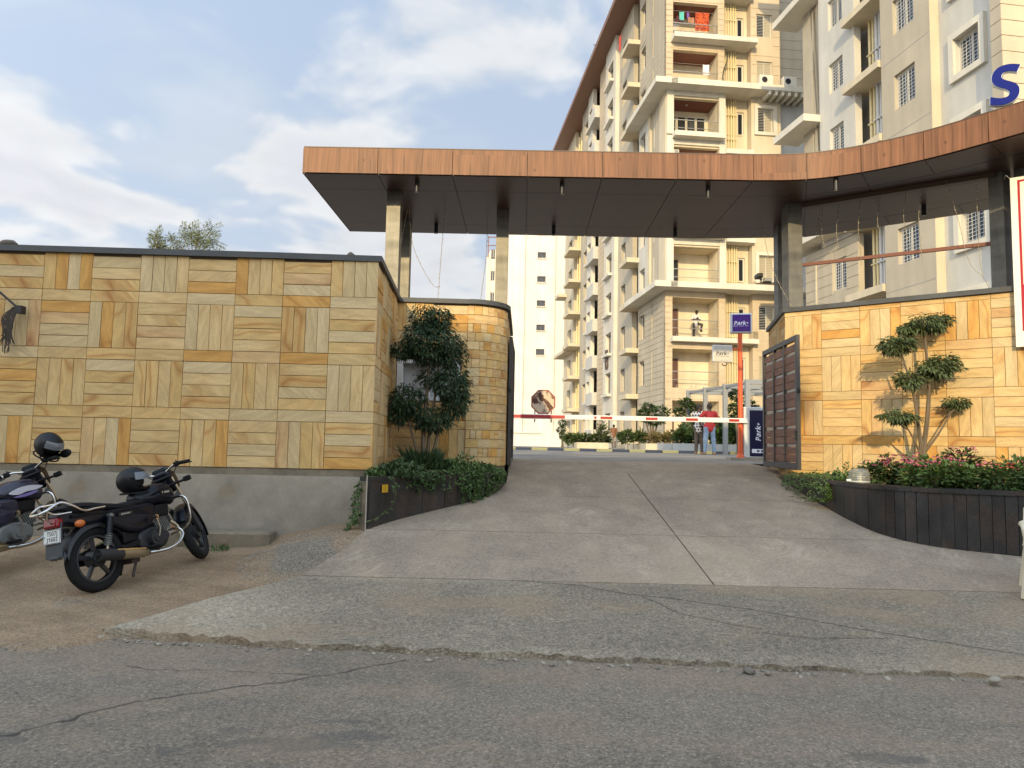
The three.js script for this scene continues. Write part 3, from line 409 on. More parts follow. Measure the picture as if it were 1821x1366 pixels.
{
  const c = thing('entrance_canopy', 'long flat gate canopy with wood fascia and dark soffit on grey steel posts', 'canopy');
  const fc = new THREE.CatmullRomCurve3(FRONT.map(([x, d]) => v3(x, 0, d)), false, 'catmullrom', 0.5), r = rng(81), n = FRONT.length - 1;
  const seg = (i, m) => range(i / n, (i + 1) / n, m).map((t) => { const p = fc.getPoint(t); return [p.x, p.z]; });
  const shrink = (p) => { const a = p.map((q) => [...q]), f = (q, w) => { const l = Math.hypot(w[0] - q[0], w[1] - q[1]); return [q[0] + (w[0] - q[0]) / l * 0.005, q[1] + (w[1] - q[1]) / l * 0.005]; }; a[0] = f(p[0], p[1]); a[a.length - 1] = f(p[p.length - 1], p[p.length - 2]); return a; };
  const all = []; for (let i = 0; i < n; i++) {
    const p = seg(i, i < 6 ? 1 : 8); all.push(...(i ? p.slice(1) : p)); const q = shrink(p), g = strip(q, -0.02, 0.0, YS, YT); const uv = g.attributes.uv, o = r() * 2.4, len = i;
    // grain runs upright: u follows the length of the panel
    const pos = g.attributes.position; for (let k = 0; k < uv.count; k++) { const x = pos.getX(k), d = -pos.getZ(k); let s = 0, best = 1e9, acc = 0; for (let j = 1; j < q.length; j++) { const L = Math.hypot(q[j][0] - q[j - 1][0], q[j][1] - q[j - 1][1]), t = cl(((x - q[j - 1][0]) * (q[j][0] - q[j - 1][0]) + (d - q[j - 1][1]) * (q[j][1] - q[j - 1][1])) / (L * L)), e = Math.hypot(x - mix(q[j - 1][0], q[j][0], t), d - mix(q[j - 1][1], q[j][1], t)); if (e < best) { best = e; s = acc + t * L; } acc += L; } uv.setXY(k, (s + o) / 2.4, (pos.getY(k) + o) / 1.2); }
    part('fascia_panel', g, MT.wood, c);
  }
  // end fascia on the left, core, roof edge
  { const g = strip([[-3.74, 15.02], [-3.74, 11.70]], -0.0, 0.02, YS, YT); part('fascia_panel', g, MT.wood, c); }
  part('roof', prism([...all.map(([x, d]) => [x + (x < -3.7 ? 0.03 : 0), d + 0.03]), [...BACK[n]], ...BACK.slice(0, n).reverse().map(([x, d]) => [x + (x < -3.7 ? 0.03 : 0), d])], YS + 0.03, YT - 0.008), MT.trim, c);
  part('edge_trim', strip(all, -0.026, 0.03, YT, YT + 0.014), MT.trim, c);
  // soffit panels: three rows between the front and back edges
  const rows = [0.012, 0.228, 0.80, 1];
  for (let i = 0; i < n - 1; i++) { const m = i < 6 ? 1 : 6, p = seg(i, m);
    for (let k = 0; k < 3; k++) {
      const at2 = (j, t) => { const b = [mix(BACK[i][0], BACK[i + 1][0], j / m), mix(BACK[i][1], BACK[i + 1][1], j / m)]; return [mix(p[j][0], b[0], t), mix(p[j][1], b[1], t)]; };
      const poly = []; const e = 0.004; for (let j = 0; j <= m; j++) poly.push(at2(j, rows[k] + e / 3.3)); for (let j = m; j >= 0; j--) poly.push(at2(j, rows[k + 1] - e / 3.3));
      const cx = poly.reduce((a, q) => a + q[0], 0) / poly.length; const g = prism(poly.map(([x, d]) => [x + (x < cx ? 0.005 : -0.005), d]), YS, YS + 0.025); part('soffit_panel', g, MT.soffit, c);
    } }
  // steel posts behind the stone walls
  const post = (x, d, w, y0, turn = 0, top = YS + 0.03) => { const g = uvBox(new THREE.BoxGeometry(w, top - y0, w)); const m = part('post', g, MT.steel, c); m.position.set(x, (top + y0) / 2, -d); m.rotation.y = turn; return m; };
  post(-2.36, 12.62, 0.24, 1.0); post(-2.42, 14.2, 0.22, 1.0); post(-0.465, 13.5, 0.23, 1.0); post(4.76, 12.95, 0.26, 1.0, 0.1); post(5.02, 14.2, 0.24, 1.0); post(7.42, 11.32, 0.22, 1.0, 0.5); post(7.66, 11.1, 0.2, 1.0, 0.5); 
  // edge beam in the soffit between the right-hand posts
  part('beam', beam(V(4.88, YS - 0.035, 12.95), V(7.34, YS - 0.035, 11.3), 0.16, 0.075), MT.trim, c);
}
// red-brown tie bar between the posts above the right wall
solo('tie_bar', beam(V(4.86, 4.865, 12.93), V(7.36, 4.865, 11.33), 0.05, 0.055), mat({ color: rgb(0.19, 0.075, 0.05), roughness: 0.7 }), 'red brown steel bar spanning between two posts above the right stone wall', 'steel bar');
// cylinder downlights under the soffit
{
  const lampBody = rod(v3(0, 0, 0), v3(0, -0.19, 0), 0.039, 0.039, 20), lens = rod(v3(0, -0.192, 0), v3(0, -0.184, 0), 0.031, 0.031, 20), rim = soup(new THREE.TorusGeometry(0.037, 0.0035, 6, 20).rotateX(Math.PI / 2).translate(0, -0.19, 0)); const lensM = mat({ color: rgb(0.55, 0.5, 0.38), roughness: 0.25 });
  const L = [[-1.88, 12.0, 'black cylinder downlight by the left front post, front row of the soffit'], [0.57, 11.98, 'black cylinder downlight in the front row above the driveway, second from left'], [3.03, 12.04, 'black cylinder downlight in the front row, before the fascia starts to curve'], [4.99, 11.62, 'black cylinder downlight at the front edge where the fascia curves'], [-1.84, 14.4, 'black cylinder downlight at the back edge between the two left posts'], [0.53, 14.41, 'black cylinder downlight at the back edge just right of the second left post'], [2.97, 14.42, 'black cylinder downlight at the back edge in front of the balconies'], [7.06, 12.83, 'black cylinder downlight at the back edge over the right stone wall']];
  for (const [x, d, label] of L) { const t = thing('downlight', label, 'downlight', [x, YS, -d], 0, 'cylinder downlights under the canopy'); part('body', merge([lampBody, rim]), MT.black, t); part('lens', lens, lensM, t); }
}

// ---------------------------------------------------------------- apartment buildings
const plasterMap = tex(512, 512, (u, v) => { const n = fbm(u * 3, v * 3, 5, 501, 3, 3), g = vn(u * 170, v * 170, 503, 170, 170), s = fbm(u * 10, v * 1, 4, 505, 10, 1); const k = 0.93 + (n - 0.5) * 0.12 + (g - 0.5) * 0.05 + (s - 0.5) * 0.05; return [k, k, k]; }); plasterMap.repeat.set(0.3, 0.3);
const pl = (r, g, b, o = {}) => mat({ map: plasterMap, color: rgb(r, g, b), roughness: 0.9, ...o });
Object.assign(MT, { cream: pl(0.68, 0.585, 0.42), creamWall: pl(0.80, 0.71, 0.54), taupe: pl(0.52, 0.455, 0.345), beige: pl(0.64, 0.52, 0.36), offwhite: pl(0.70, 0.65, 0.55), greywhite: pl(0.62, 0.595, 0.53), trimWhite: pl(0.74, 0.69, 0.58), towerWhite: pl(0.78, 0.745, 0.69), greyPlaster: pl(0.52, 0.52, 0.50),
  darkGlass: mat({ color: rgb(0.02, 0.022, 0.026), roughness: 0.06 }), blueGlass: mat({ color: rgb(0.045, 0.06, 0.085), roughness: 0.06 }), blind: mat({ color: rgb(0.42, 0.36, 0.24), roughness: 0.8 }), doorBrown: mat({ color: rgb(0.10, 0.045, 0.035), roughness: 0.5 }), pipe: mat({ color: rgb(0.66, 0.55, 0.30), roughness: 0.5 }), pipeGrey: mat({ color: rgb(0.55, 0.54, 0.52), roughness: 0.5 }), rail: mat({ color: rgb(0.35, 0.34, 0.32), roughness: 0.35, metalness: 0.6 }), redCeil: mat({ color: rgb(0.16, 0.05, 0.035), roughness: 0.6 }), roofBrown: mat({ color: rgb(0.20, 0.10, 0.062), roughness: 0.6 }), grille: mat({ color: rgb(0.62, 0.62, 0.60), roughness: 0.5 }) });
const frameOf = (turn) => new THREE.Matrix4().makeRotationY(turn);
const SIDE = frameOf(0), FACE = frameOf(Math.PI / 2);   // local frames: side wall (x right, z out) and front wall (turned)
// a wall bay between a0..a1, y0..y1 whose face stands at n, with openings [a0, a1, y0, y1]
function bay(b, F, a0, a1, y0, y1, n, m, holes = [], thick = 0.34, name = 'wall') {
  const s = new THREE.Shape([[a0, y0], [a1, y0], [a1, y1], [a0, y1]].map((p) => new THREE.Vector2(...p)));
  for (const [h0, h1, g0, g1] of holes) s.holes.push(new THREE.Path([[h0, g0], [h0, g1], [h1, g1], [h1, g0]].map((p) => new THREE.Vector2(...p))));
  const g = new THREE.ExtrudeGeometry(s, { depth: thick, bevelEnabled: false }); g.translate(0, 0, n - thick); return part(name, uvBox(g).applyMatrix4(F), m, b);
}
// courses of cladding boards with open joints, cut round openings
function courses(b, F, a0, a1, y0, y1, n, h, m, holes = []) {
  bay(b, F, a0, a1, y0, y1, n - 0.03, MT.taupe, holes, 0.27, 'cladding_backing');
  for (let y = y0; y < y1 - 0.05; y += h) {
    const t = Math.min(y + h, y1) - 0.025; let segs = [[a0, a1]];
    for (const [h0, h1, g0, g1] of holes) if (t > g0 && y < g1) segs = segs.flatMap(([p, q]) => h1 < p || h0 > q ? [[p, q]] : [[p, h0], [h1, q]].filter(([x, z]) => z - x > 0.05));
    for (const [p, q] of segs) part('cladding_panel', uvBox(at(new THREE.BoxGeometry(q - p, t - y, 0.03), (p + q) / 2, (y + t) / 2, n - 0.015)).applyMatrix4(F), m, b);
  }
}
const block = (b, F, a0, a1, y0, y1, n0, n1, m, name) => part(name, uvBox(at(new THREE.BoxGeometry(a1 - a0, y1 - y0, n1 - n0), (a0 + a1) / 2, (y0 + y1) / 2, (n0 + n1) / 2)).applyMatrix4(F), m, b);
const winCache = new Map();
function windowAt(b, F, a0, a1, y0, y1, n, { panes = 2, glass = MT.blueGlass, blind = null, bars = 0, vbars = 0, sill = false, frame = MT.trimWhite, fw = 0.06 } = {}) {
  const w = +(a1 - a0).toFixed(2), h = +(y1 - y0).toFixed(2), key = [w, h, panes, glass.uuid, blind?.uuid, bars, vbars, sill, frame.uuid, fw].join();
  if (!winCache.has(key)) {
    const g = new THREE.Group(); g.name = 'window'; const P = [bx(w, fw, 0.07, w / 2, fw / 2, 0), bx(w, fw, 0.07, w / 2, h - fw / 2, 0), bx(fw, h - 2 * fw, 0.07, fw / 2, h / 2, 0), bx(fw, h - 2 * fw, 0.07, w - fw / 2, h / 2, 0)];
    for (let i = 1; i < panes; i++) P.push(bx(fw * 0.9, h - 2 * fw, 0.065, w * i / panes, h / 2, 0)); part('frame', merge(P), frame, g);
    const pw = (w - 2 * fw - (panes - 1) * fw * 0.9) / panes, pg = soup(new THREE.BoxGeometry(pw, h - 2 * fw, 0.01));
    for (let i = 0; i < panes; i++) { const m = part('pane', pg, i === 0 && blind ? blind : glass, g); m.position.set(fw + pw / 2 + i * (pw + fw * 0.9), h / 2, -0.012 - (i % 2) * 0.012); }
    if (bars || vbars) { const B = []; for (let i = 1; i <= bars; i++) B.push(bx(w - 2 * fw, 0.014, 0.014, w / 2, h * i / (bars + 1), 0.05)); for (let i = 1; i <= vbars; i++) B.push(bx(0.012, h - 2 * fw, 0.012, w * i / (vbars + 1), h / 2, 0.05)); part('grille', merge(B), MT.grille, g); }
    winCache.set(key, g);
  }
  const g = winCache.get(key).clone(); g.applyMatrix4(F.clone().multiply(new THREE.Matrix4().makeTranslation(a0, y0, n))); b.add(g);
  if (sill) block(b, F, a0 - 0.08, a1 + 0.08, y0 - 0.12, y0 - 0.002, n, sill, MT.trimWhite, 'sill');
  return g;
}
function pipes(b, F, list, y0, y1, n, step = 3.1) { for (const [a, r, m] of list) { const P = [rod(v3(a, y0, n), v3(a, y1, n), r, r, 8)]; for (let y = y0 + 1; y < y1; y += step) P.push(bx(r * 3.2, 0.06, r * 3, a, y, n)); part('pipe', merge(P).applyMatrix4(F), m, b); } }

// ---- building B: long block behind the gate, its lit corner balconies facing the street
{
  const b = thing('apartment_building', 'tall beige apartment block with corner balconies and a brown eave behind the gate', 'apartment building', [8.33, 0, -43.3], -Math.acos(0.122));
  const G = 1.2, TOP = 33.6, FL = 3.1, F0 = 5.15, floors = [...Array(10).keys()].map((k) => F0 + FL * (k - 1)).filter((y) => y < 32);   // floor levels, from 2.05 up
  // --- side wall, a runs towards the viewer, so far things have low a
  const rowsOf = (a0, a1, sill, h) => floors.map((f) => [a0, a1, f + sill, f + sill + h]).filter((q) => q[3] < TOP - 0.4);
  const winRow = (holes, n, o) => holes.forEach((q) => windowAt(b, SIDE, q[0], q[1], q[2], q[3], n - 0.27, o));
  const upper = (y) => y > 23.6, lowr = (y) => y < 11.2;
  { // corner bay: clad below and above, plastered between
    const H = rowsOf(-5.6, -4.35, 0.5, 1.6), S = floors.map((f) => [-2.75, -2.55, f + 0.25, f + 2.4]), inB = (q, y0, y1) => q[2] > y0 && q[3] < y1;
    const all = [...H, ...S];
    courses(b, SIDE, -5.9, 0, G, 11.0, 0, 0.36, MT.taupe, all.filter((q) => inB(q, G, 11.0))); courses(b, SIDE, -5.9, 0, 23.8, TOP, 0, 0.36, MT.taupe, all.filter((q) => inB(q, 23.8, TOP)));
    bay(b, SIDE, -5.9, -3.6, 11.35, 23.45, 0, MT.greywhite, all.filter((q) => inB(q, 11.35, 23.45) && q[0] < -3.6)); bay(b, SIDE, -3.6, -2.2, 11.35, 23.45, -0.1, MT.taupe, all.filter((q) => inB(q, 11.35, 23.45) && q[0] > -3.6)); bay(b, SIDE, -3.7, -3.2, 11.35, 23.45, 0.03, MT.cream); bay(b, SIDE, -1.2, 0, 11.35, 23.45, 0.02, MT.cream); bay(b, SIDE, -2.2, -1.2, 11.35, 23.45, -0.05, MT.taupe);
    winRow(H, 0, { glass: MT.darkGlass }); S.forEach((q) => block(b, SIDE, q[0], q[1], q[2], q[3], -0.2, -0.12, MT.creamWall, 'slit_light'));
  }
  // shaft with ledges and pipes
  bay(b, SIDE, -7.3, -5.9, G, TOP, -0.7, MT.beige); floors.forEach((f) => block(b, SIDE, -7.7, -5.7, f - 0.32, f, -0.7, 0.85, MT.cream, 'ledge'));
  pipes(b, SIDE, [[-6.9, 0.07, MT.pipe], [-6.6, 0.05, MT.pipe], [-6.2, 0.07, MT.pipe]], G, TOP - 1, -0.45);
  { const H = rowsOf(-10.5, -9.2, 0.45, 1.65); bay(b, SIDE, -11.4, -7.3, G, TOP, 0.02, MT.taupe, H); winRow(H, 0.02, { glass: MT.darkGlass }); }
  { const H = rowsOf(-14.0, -12.2, 0.45, 1.65); bay(b, SIDE, -14.7, -11.4, G, TOP, 0.32, MT.offwhite, H, 0.62); winRow(H, 0.32, { glass: MT.darkGlass }); H.forEach((q) => block(b, SIDE, q[0] - 0.2, q[1] + 0.2, q[2] - 0.2, q[2] - 0.003, 0.32, 0.62, MT.trimWhite, 'sill')); }
  { const H = []; courses(b, SIDE, -17.6, -14.7, G, TOP, 0.15, 0.42, MT.beige, H); }
  { bay(b, SIDE, -20.1, -17.6, G, TOP, -0.42, MT.beige); floors.forEach((f) => block(b, SIDE, -20.3, -17.7, f - 0.1, f + 0.95, -0.41, 0.55, MT.greywhite, 'balcony')); }
  { const H = rowsOf(-21.8, -20.5, 0.3, 1.8); bay(b, SIDE, -22.1, -20.1, G, TOP, 0.2, MT.offwhite, H); winRow(H, 0.2, { glass: MT.darkGlass, panes: 1 }); H.forEach((q) => block(b, SIDE, q[0] - 0.15, q[1] + 0.15, q[2] - 0.2, q[2] - 0.003, 0.2, 0.5, MT.trimWhite, 'sill')); }
  { const H = rowsOf(-24.4, -22.9, 0.45, 1.65); bay(b, SIDE, -25.7, -22.1, G, TOP, 0.02, MT.taupe, H); winRow(H, 0.02, { glass: MT.darkGlass }); }
  { bay(b, SIDE, -29.2, -25.7, G, TOP, -0.5, MT.beige); floors.forEach((f) => block(b, SIDE, -29.0, -25.9, f - 0.3, f, -0.5, 1.1, MT.cream, 'ledge')); pipes(b, SIDE, [[-28.2, 0.09, MT.pipe], [-27.2, 0.09, MT.pipe]], G, TOP - 1, -0.2); }
  { const H = rowsOf(-32.3, -30.4, 0.45, 1.65); bay(b, SIDE, -34.4, -29.2, G, TOP, 0.0, MT.cream, H); winRow(H, 0, { glass: MT.darkGlass }); block(b, SIDE, -35.6, -29.2, 10.9, 11.2, -0.2, 0.9, MT.cream, 'ledge'); block(b, SIDE, -35.4, -33.2, 17.3, 17.6, -0.2, 0.9, MT.cream, 'ledge'); }
  { // letter B on the white bay
    const t = canvasTex(64, 96, () => 0); const y = 8.35; const P = [bx(0.16, 1.5, 0.08, -13.62, y, 0.37)]; for (const [yy, hh, ww] of [[y + 0.38, 0.72, 0.62], [y - 0.36, 0.78, 0.7]]) { const s = new THREE.Shape(); s.moveTo(-13.7, yy - hh / 2); s.lineTo(-13.7 + ww, yy - hh / 2); s.quadraticCurveTo(-13.7 + ww + 0.26, yy, -13.7 + ww, yy + hh / 2); s.lineTo(-13.7, yy + hh / 2); const h = new THREE.Path(); h.moveTo(-13.54, yy - hh / 2 + 0.14); h.lineTo(-13.54, yy + hh / 2 - 0.14); h.lineTo(-13.7 + ww - 0.1, yy + hh / 2 - 0.14); h.quadraticCurveTo(-13.7 + ww + 0.06, yy, -13.7 + ww - 0.1, yy - hh / 2 + 0.14); s.holes.push(h); const g = soup(new THREE.ExtrudeGeometry(s, { depth: 0.08, bevelEnabled: false })); g.translate(0, 0, 0.33 + (hh > 0.75 ? 0.003 : 0)); P.push(g); }
    part('letter_sign', merge(P).applyMatrix4(SIDE), mat({ color: rgb(0.09, 0.055, 0.04), roughness: 0.5 }), b);
  }
  // --- front wall, a runs to the right
  const OPEN = [0.45, 3.32], H = 2.36;
  floors.forEach((f, k) => {
    const y0 = f < 4 ? G : f, clad = f < 11 || f > 23.7, pier = clad ? MT.beige : MT.trimWhite, top = Math.min(f + FL, TOP), n = clad ? 0 : 0.06;
    bay(b, FACE, 0.0, 3.75, y0, top - 0.003, n, clad ? MT.beige : MT.cream, [[OPEN[0], OPEN[1], y0 + (f < 4 ? 0.05 : 0.02), f + H]], 0.3);
    if (!clad) { block(b, FACE, 0.02, OPEN[0] - 0.002, f, top - 0.1, n, n + 0.14, pier, 'pier'); block(b, FACE, OPEN[1] + 0.002, 3.72, f, top - 0.1, n, n + 0.14, pier, 'pier'); block(b, FACE, OPEN[0], OPEN[1], f + H + 0.12, top - 0.12, n, n + 0.1, pier, 'lintel'); }
    else for (let y = f + H + 0.1; y < top - 0.1; y += 0.34) block(b, FACE, 0.02, 3.7, y, y + 0.31, n, n + 0.02, MT.beige, 'cladding_panel');
    if (clad) for (let y = y0; y < f + H; y += 0.36) { block(b, FACE, 0.0, OPEN[0] - 0.03, y + 0.01, y + 0.335, n, n + 0.02, MT.beige, 'cladding_panel'); block(b, FACE, OPEN[1] + 0.03, 3.7, y + 0.01, y + 0.335, n, n + 0.02, MT.beige, 'cladding_panel'); }
    // recess: floor, ceiling, cheeks, back wall
    const D = -1.7; block(b, FACE, 0.3, 3.5, y0 - 0.12, y0 + 0.018, D, -0.31, MT.cream, 'balcony_floor'); block(b, FACE, 0.3, 3.5, f + H + 0.003, f + H + 0.15, D, -0.31, f > 14 ? MT.redCeil : MT.cream, 'balcony_ceiling');
    block(b, FACE, OPEN[0] - 0.15, OPEN[0] - 0.003, y0, f + H, D, -0.31, MT.creamWall, 'balcony_cheek'); block(b, FACE, OPEN[1] + 0.003, OPEN[1] + 0.15, y0, f + H, D, -0.31, MT.creamWall, 'balcony_cheek'); block(b, FACE, 0.3, 3.5, y0, f + H + 0.1, D - 0.2, D, MT.creamWall, 'back_wall');
    if (f < 4) block(b, FACE, 0.5, 1.1, y0, 3.6, D, D + 0.06, MT.doorBrown, 'door');
    else if (k <= 4) { const d = new THREE.Group(); d.name = 'door'; b.add(d); part('leaf', at(soup(new THREE.BoxGeometry(0.82, 1.95, 0.06)), 0.93, f + 0.99, D + 0.03).applyMatrix4(FACE), k < 3 ? MT.doorBrown : MT.darkGlass, d); part('frame', merge([bx(0.06, 2.02, 0.09, 1.37, f + 1.02, D + 0.04), bx(0.94, 0.06, 0.09, 0.93, f + 2.0, D + 0.045)]).applyMatrix4(FACE), MT.beige, d); }
    else if (k === 6) { for (let i = 0; i < 4; i++) windowAt(b, FACE, 0.62 + i * 0.63, 1.22 + i * 0.63, f + 0.05, f + 2.0, D + 0.05, { panes: 1, glass: MT.darkGlass, fw: 0.055 }); }
    else windowAt(b, FACE, 0.55, 1.4, f + 0.5, f + 1.5, D + 0.05, { panes: 2, glass: MT.darkGlass });
    if (f > 4) { // railing with posts and a glass sheet
      const R = new THREE.Group(); R.name = 'railing'; b.add(R); part('rail', merge([bx(2.86, 0.045, 0.045, 1.885, f + 1.0, 0.0), bx(2.86, 0.03, 0.03, 1.885, f + 0.5, 0.0), ...[0.7, 1.6, 1.9, 3.1].map((a) => bx(0.03, 0.16, 0.03, a, f + 0.1, 0))]).applyMatrix4(FACE), MT.rail, R); part('pane', bx(2.8, 0.86, 0.012, 1.885, f + 0.55, -0.05).applyMatrix4(FACE), MT.glass, R); }
    // pipe bay and the wall to its right
    const nb = -0.55; bay(b, FACE, 3.75, 5.45, y0, top - 0.002, nb, MT.cream, [[4.78, 5.22, f + 0.5, f + 2.0]], 0.25);
    windowAt(b, FACE, 4.78, 5.22, f + 0.5, f + 2.0, nb - 0.12, { panes: 1, glass: MT.darkGlass, fw: 0.09 });
    const w0 = clad ? -0.02 : 0.0, mm = f < 11 ? MT.beige : f > 23.7 ? MT.beige : MT.cream; bay(b, FACE, 5.45, 7.35, y0, top - 0.002, w0, mm, [[5.85, 6.85, f + 0.55, f + 2.05]], 0.5);
    windowAt(b, FACE, 5.85, 6.85, f + 0.55, f + 2.05, w0 - 0.14, { panes: 2, glass: MT.blind, blind: k % 2 ? MT.blind : MT.darkGlass, bars: 14, vbars: 0 });
    if (!clad) { block(b, FACE, 5.62, 5.84, f + 0.35, f + 2.25, w0, w0 + 0.12, MT.trimWhite, 'surround'); block(b, FACE, 6.86, 7.08, f + 0.35, f + 2.25, w0, w0 + 0.12, MT.trimWhite, 'surround'); block(b, FACE, 5.843, 6.857, f + 2.06, f + 2.25, w0, w0 + 0.118, MT.trimWhite, 'surround'); block(b, FACE, 5.843, 6.857, f + 0.35, f + 0.54, w0, w0 + 0.118, MT.trimWhite, 'surround'); }
    else for (let y = y0; y < top - 0.1; y += 0.6) { if (y + 0.58 < f + 0.5 || y > f + 2.1) block(b, FACE, 5.47, 7.33, y, y + 0.57, w0, w0 + 0.02, MT.beige, 'cladding_panel'); else { block(b, FACE, 5.47, 5.8, y, y + 0.57, w0, w0 + 0.02, MT.beige, 'cladding_panel'); block(b, FACE, 6.9, 7.33, y, y + 0.57, w0, w0 + 0.02, MT.beige, 'cladding_panel'); } }
    bay(b, FACE, 7.35, 14, y0, top - 0.002, w0 - 0.25, f > 23.7 ? MT.taupe : MT.greyPlaster);
    if (f > 23.7) for (let y = f; y < top - 0.1; y += 0.62) block(b, FACE, 7.37, 14, y, y + 0.595, w0 - 0.25, w0 - 0.23, MT.taupe, 'cladding_panel');
  });
  pipes(b, FACE, [[4.0, 0.035, MT.pipe], [4.16, 0.035, MT.pipe], [4.34, 0.05, MT.pipe], [4.5, 0.05, MT.pipe], [4.64, 0.035, MT.pipe]], G, TOP - 1, -0.42, 1.55);
  for (let k = 0; k < 9; k++) { const P = [bx(1.25, 0.03, 0.03, 4.45, F0 - 1.5 + k * FL + 2.0, -0.45), bx(1.0, 0.03, 0.03, 4.4, F0 - 1.5 + k * FL + 0.9, -0.45)]; part('pipe_bracket', merge(P).applyMatrix4(FACE), MT.pipe, b); }
  // projecting slabs
  const S = (a0, a1, y, n1, h = 0.32, name = 'ledge') => block(b, FACE, a0, a1, y - h, y, -0.55, n1, MT.trimWhite, name);
  S(0.3, 5.6, F0 + FL - 0.08, 0.55, 0.28); S(0.35, 3.5, F0 + 5 * FL, 0.75, 0.3); S(3.7, 5.5, F0 + 5 * FL - 0.75, 0.35, 0.3); S(3.7, 5.5, F0 + 3 * FL - 0.1, 0.35, 0.26); S(0.35, 3.5, F0 + 3 * FL, 0.7, 0.26); S(0.3, 5.6, F0 + 7 * FL, 0.75, 0.3); S(3.7, 5.5, F0 + 8 * FL, 0.5, 0.3); S(0.35, 3.5, F0 + 4 * FL, 0.5, 0.25);
  for (const k of [2, 6]) { const y = F0 + k * FL; block(b, FACE, -0.0, 9.4, y - 0.35, y, -0.6, 1.1, MT.trimWhite, 'ledge'); block(b, SIDE, -5.9, 1.1, y - 0.353, y - 0.003, -0.4, 0.95, MT.trimWhite, 'ledge'); }
  for (let i = 0; i < 7; i++) block(b, FACE, 6.1 + i * 0.42, 6.25 + i * 0.42, F0 + 6 * FL - 0.62, F0 + 6 * FL - 0.36, -0.2, 1.05, MT.trimWhite, 'rib');
  // roof slab with a deep brown eave
  block(b, SIDE, -36.2, 1.4, TOP, TOP + 0.4, -14, 1.45, MT.roofBrown, 'roof'); block(b, SIDE, -34.4, -2.1, G, TOP - 0.01, -14, -1.95, MT.greyPlaster, 'core');
  block(b, SIDE, -34.4, -5.9, G, TOP - 0.02, -1.9, -1.2, MT.greyPlaster, 'core');
  // things on the balconies and ledges
  const put = (name, label, cat, geos, group) => { const t = thing(name, label, cat, [0, 0, 0], 0, group); b.updateMatrixWorld(); const M = b.matrixWorld.clone().multiply(FACE); let c = new THREE.Vector3(); geos.forEach(([n, g, m]) => part(n, g.applyMatrix4(M), m, t)); return t; };
  const fan = (a) => soup(new THREE.TorusGeometry(0.2, 0.02, 6, 20)).translate(a - 0.12, 23.75 + 0.33, 0.99), fanD = (a) => soup(new THREE.CircleGeometry(0.2, 20)).translate(a - 0.12, 23.75 + 0.33, 0.985);
  for (const [a, l] of [[6.0, 'white outdoor air conditioner on the ledge below the blinds window'], [7.5, 'white outdoor air conditioner on the ledge against the shaded wall']]) put('air_conditioner', l, 'air conditioner', [['body', cb(0.85, 0.6, 0.32, a, 23.75 + 0.34, 0.82, 0.015), MT.trimWhite], ['fan_guard', fan(a), MT.grille], ['fan', fanD(a), MT.black]], 'air conditioners on the long ledge');
  put('air_conditioner', 'white outdoor air conditioner hanging in the balcony just above the canopy edge', 'air conditioner', [['body', cb(0.34, 0.62, 0.5, 0.72, F0 + 4 * FL + 1.95, -0.35, 0.015), MT.greywhite], ['vent', bx(0.2, 0.5, 0.02, 0.72, F0 + 4 * FL + 1.95, -0.09), MT.rail]]);
  const cloth = (a0, a1, y0, y1, n, seed) => { const g = new THREE.PlaneGeometry(a1 - a0, y1 - y0, 12, 10), p = g.attributes.position; for (let i = 0; i < p.count; i++) p.setZ(i, Math.sin(p.getX(i) * 14 + seed) * 0.025 + (vn(p.getX(i) * 6, p.getY(i) * 4, seed) - 0.5) * 0.05); g.computeVertexNormals(); g.translate((a0 + a1) / 2, (y0 + y1) / 2, n); return soup(g); };
  const f7 = F0 + 7 * FL, f6 = F0 + 6 * FL, dbl = (o) => mat({ side: THREE.DoubleSide, roughness: 0.9, ...o });
  const og = dbl({ map: tex(128, 128, (u, v) => vn(u * 24, v * 24, 601) > 0.6 ? [0.45, 0.16, 0.09] : mix3([0.80, 0.36, 0.16], [0.70, 0.28, 0.13], vn(u * 9, v * 9, 603))) });
  put('hanging_cloth', 'orange patterned bedsheet drying over the highest visible balcony', 'laundry', [['sheet', cloth(1.95, 2.85, f7 + 0.75, f7 + 1.95, -0.25, 3), og]]);
  put('hanging_cloth', 'turquoise shirt drying on the line of the highest visible balcony', 'laundry', [['shirt', cloth(0.95, 1.25, f7 + 1.4, f7 + 1.95, -0.3, 5), dbl({ color: rgb(0.10, 0.42, 0.36) })]]);
  put('hanging_cloth', 'dark maroon shirt drying left of the purple one on the top balcony', 'laundry', [['shirt', cloth(0.78, 1.2, f7 + 1.2, f7 + 1.7, -0.36, 7), dbl({ color: rgb(0.07, 0.02, 0.025) })]]);
  put('hanging_cloth', 'small purple garment drying in the middle of the top balcony line', 'laundry', [['garment', cloth(1.42, 1.6, f7 + 1.5, f7 + 1.95, -0.3, 9), dbl({ color: rgb(0.16, 0.08, 0.32) })]]);
  put('hanging_cloth', 'brown and yellow child clothes drying beside the orange bedsheet', 'laundry', [['garment', cloth(1.5, 1.9, f7 + 1.25, f7 + 1.6, -0.28, 10), dbl({ color: rgb(0.35, 0.17, 0.10) })]]);
  put('hanging_cloth', 'pale lilac towel drying on the balcony below the orange bedsheet', 'laundry', [['towel', cloth(2.42, 2.82, f6 + 1.0, f6 + 1.65, -0.2, 11), dbl({ color: rgb(0.72, 0.66, 0.70) })]]);
  for (const [n, f] of [[2, f7], [1, f6]]) put('clothes_line', n === 2 ? 'thin wire clothes line across the highest visible balcony' : 'thin wire clothes line across the balcony with the lilac towel', 'clothes line', [['wire', rod(v3(0.45, f + 1.96 - (n < 2) * 0.3, -0.28), v3(3.32, f + 1.96 - (n < 2) * 0.3, -0.26), 0.012, 0.012, 6), MT.rail]]);
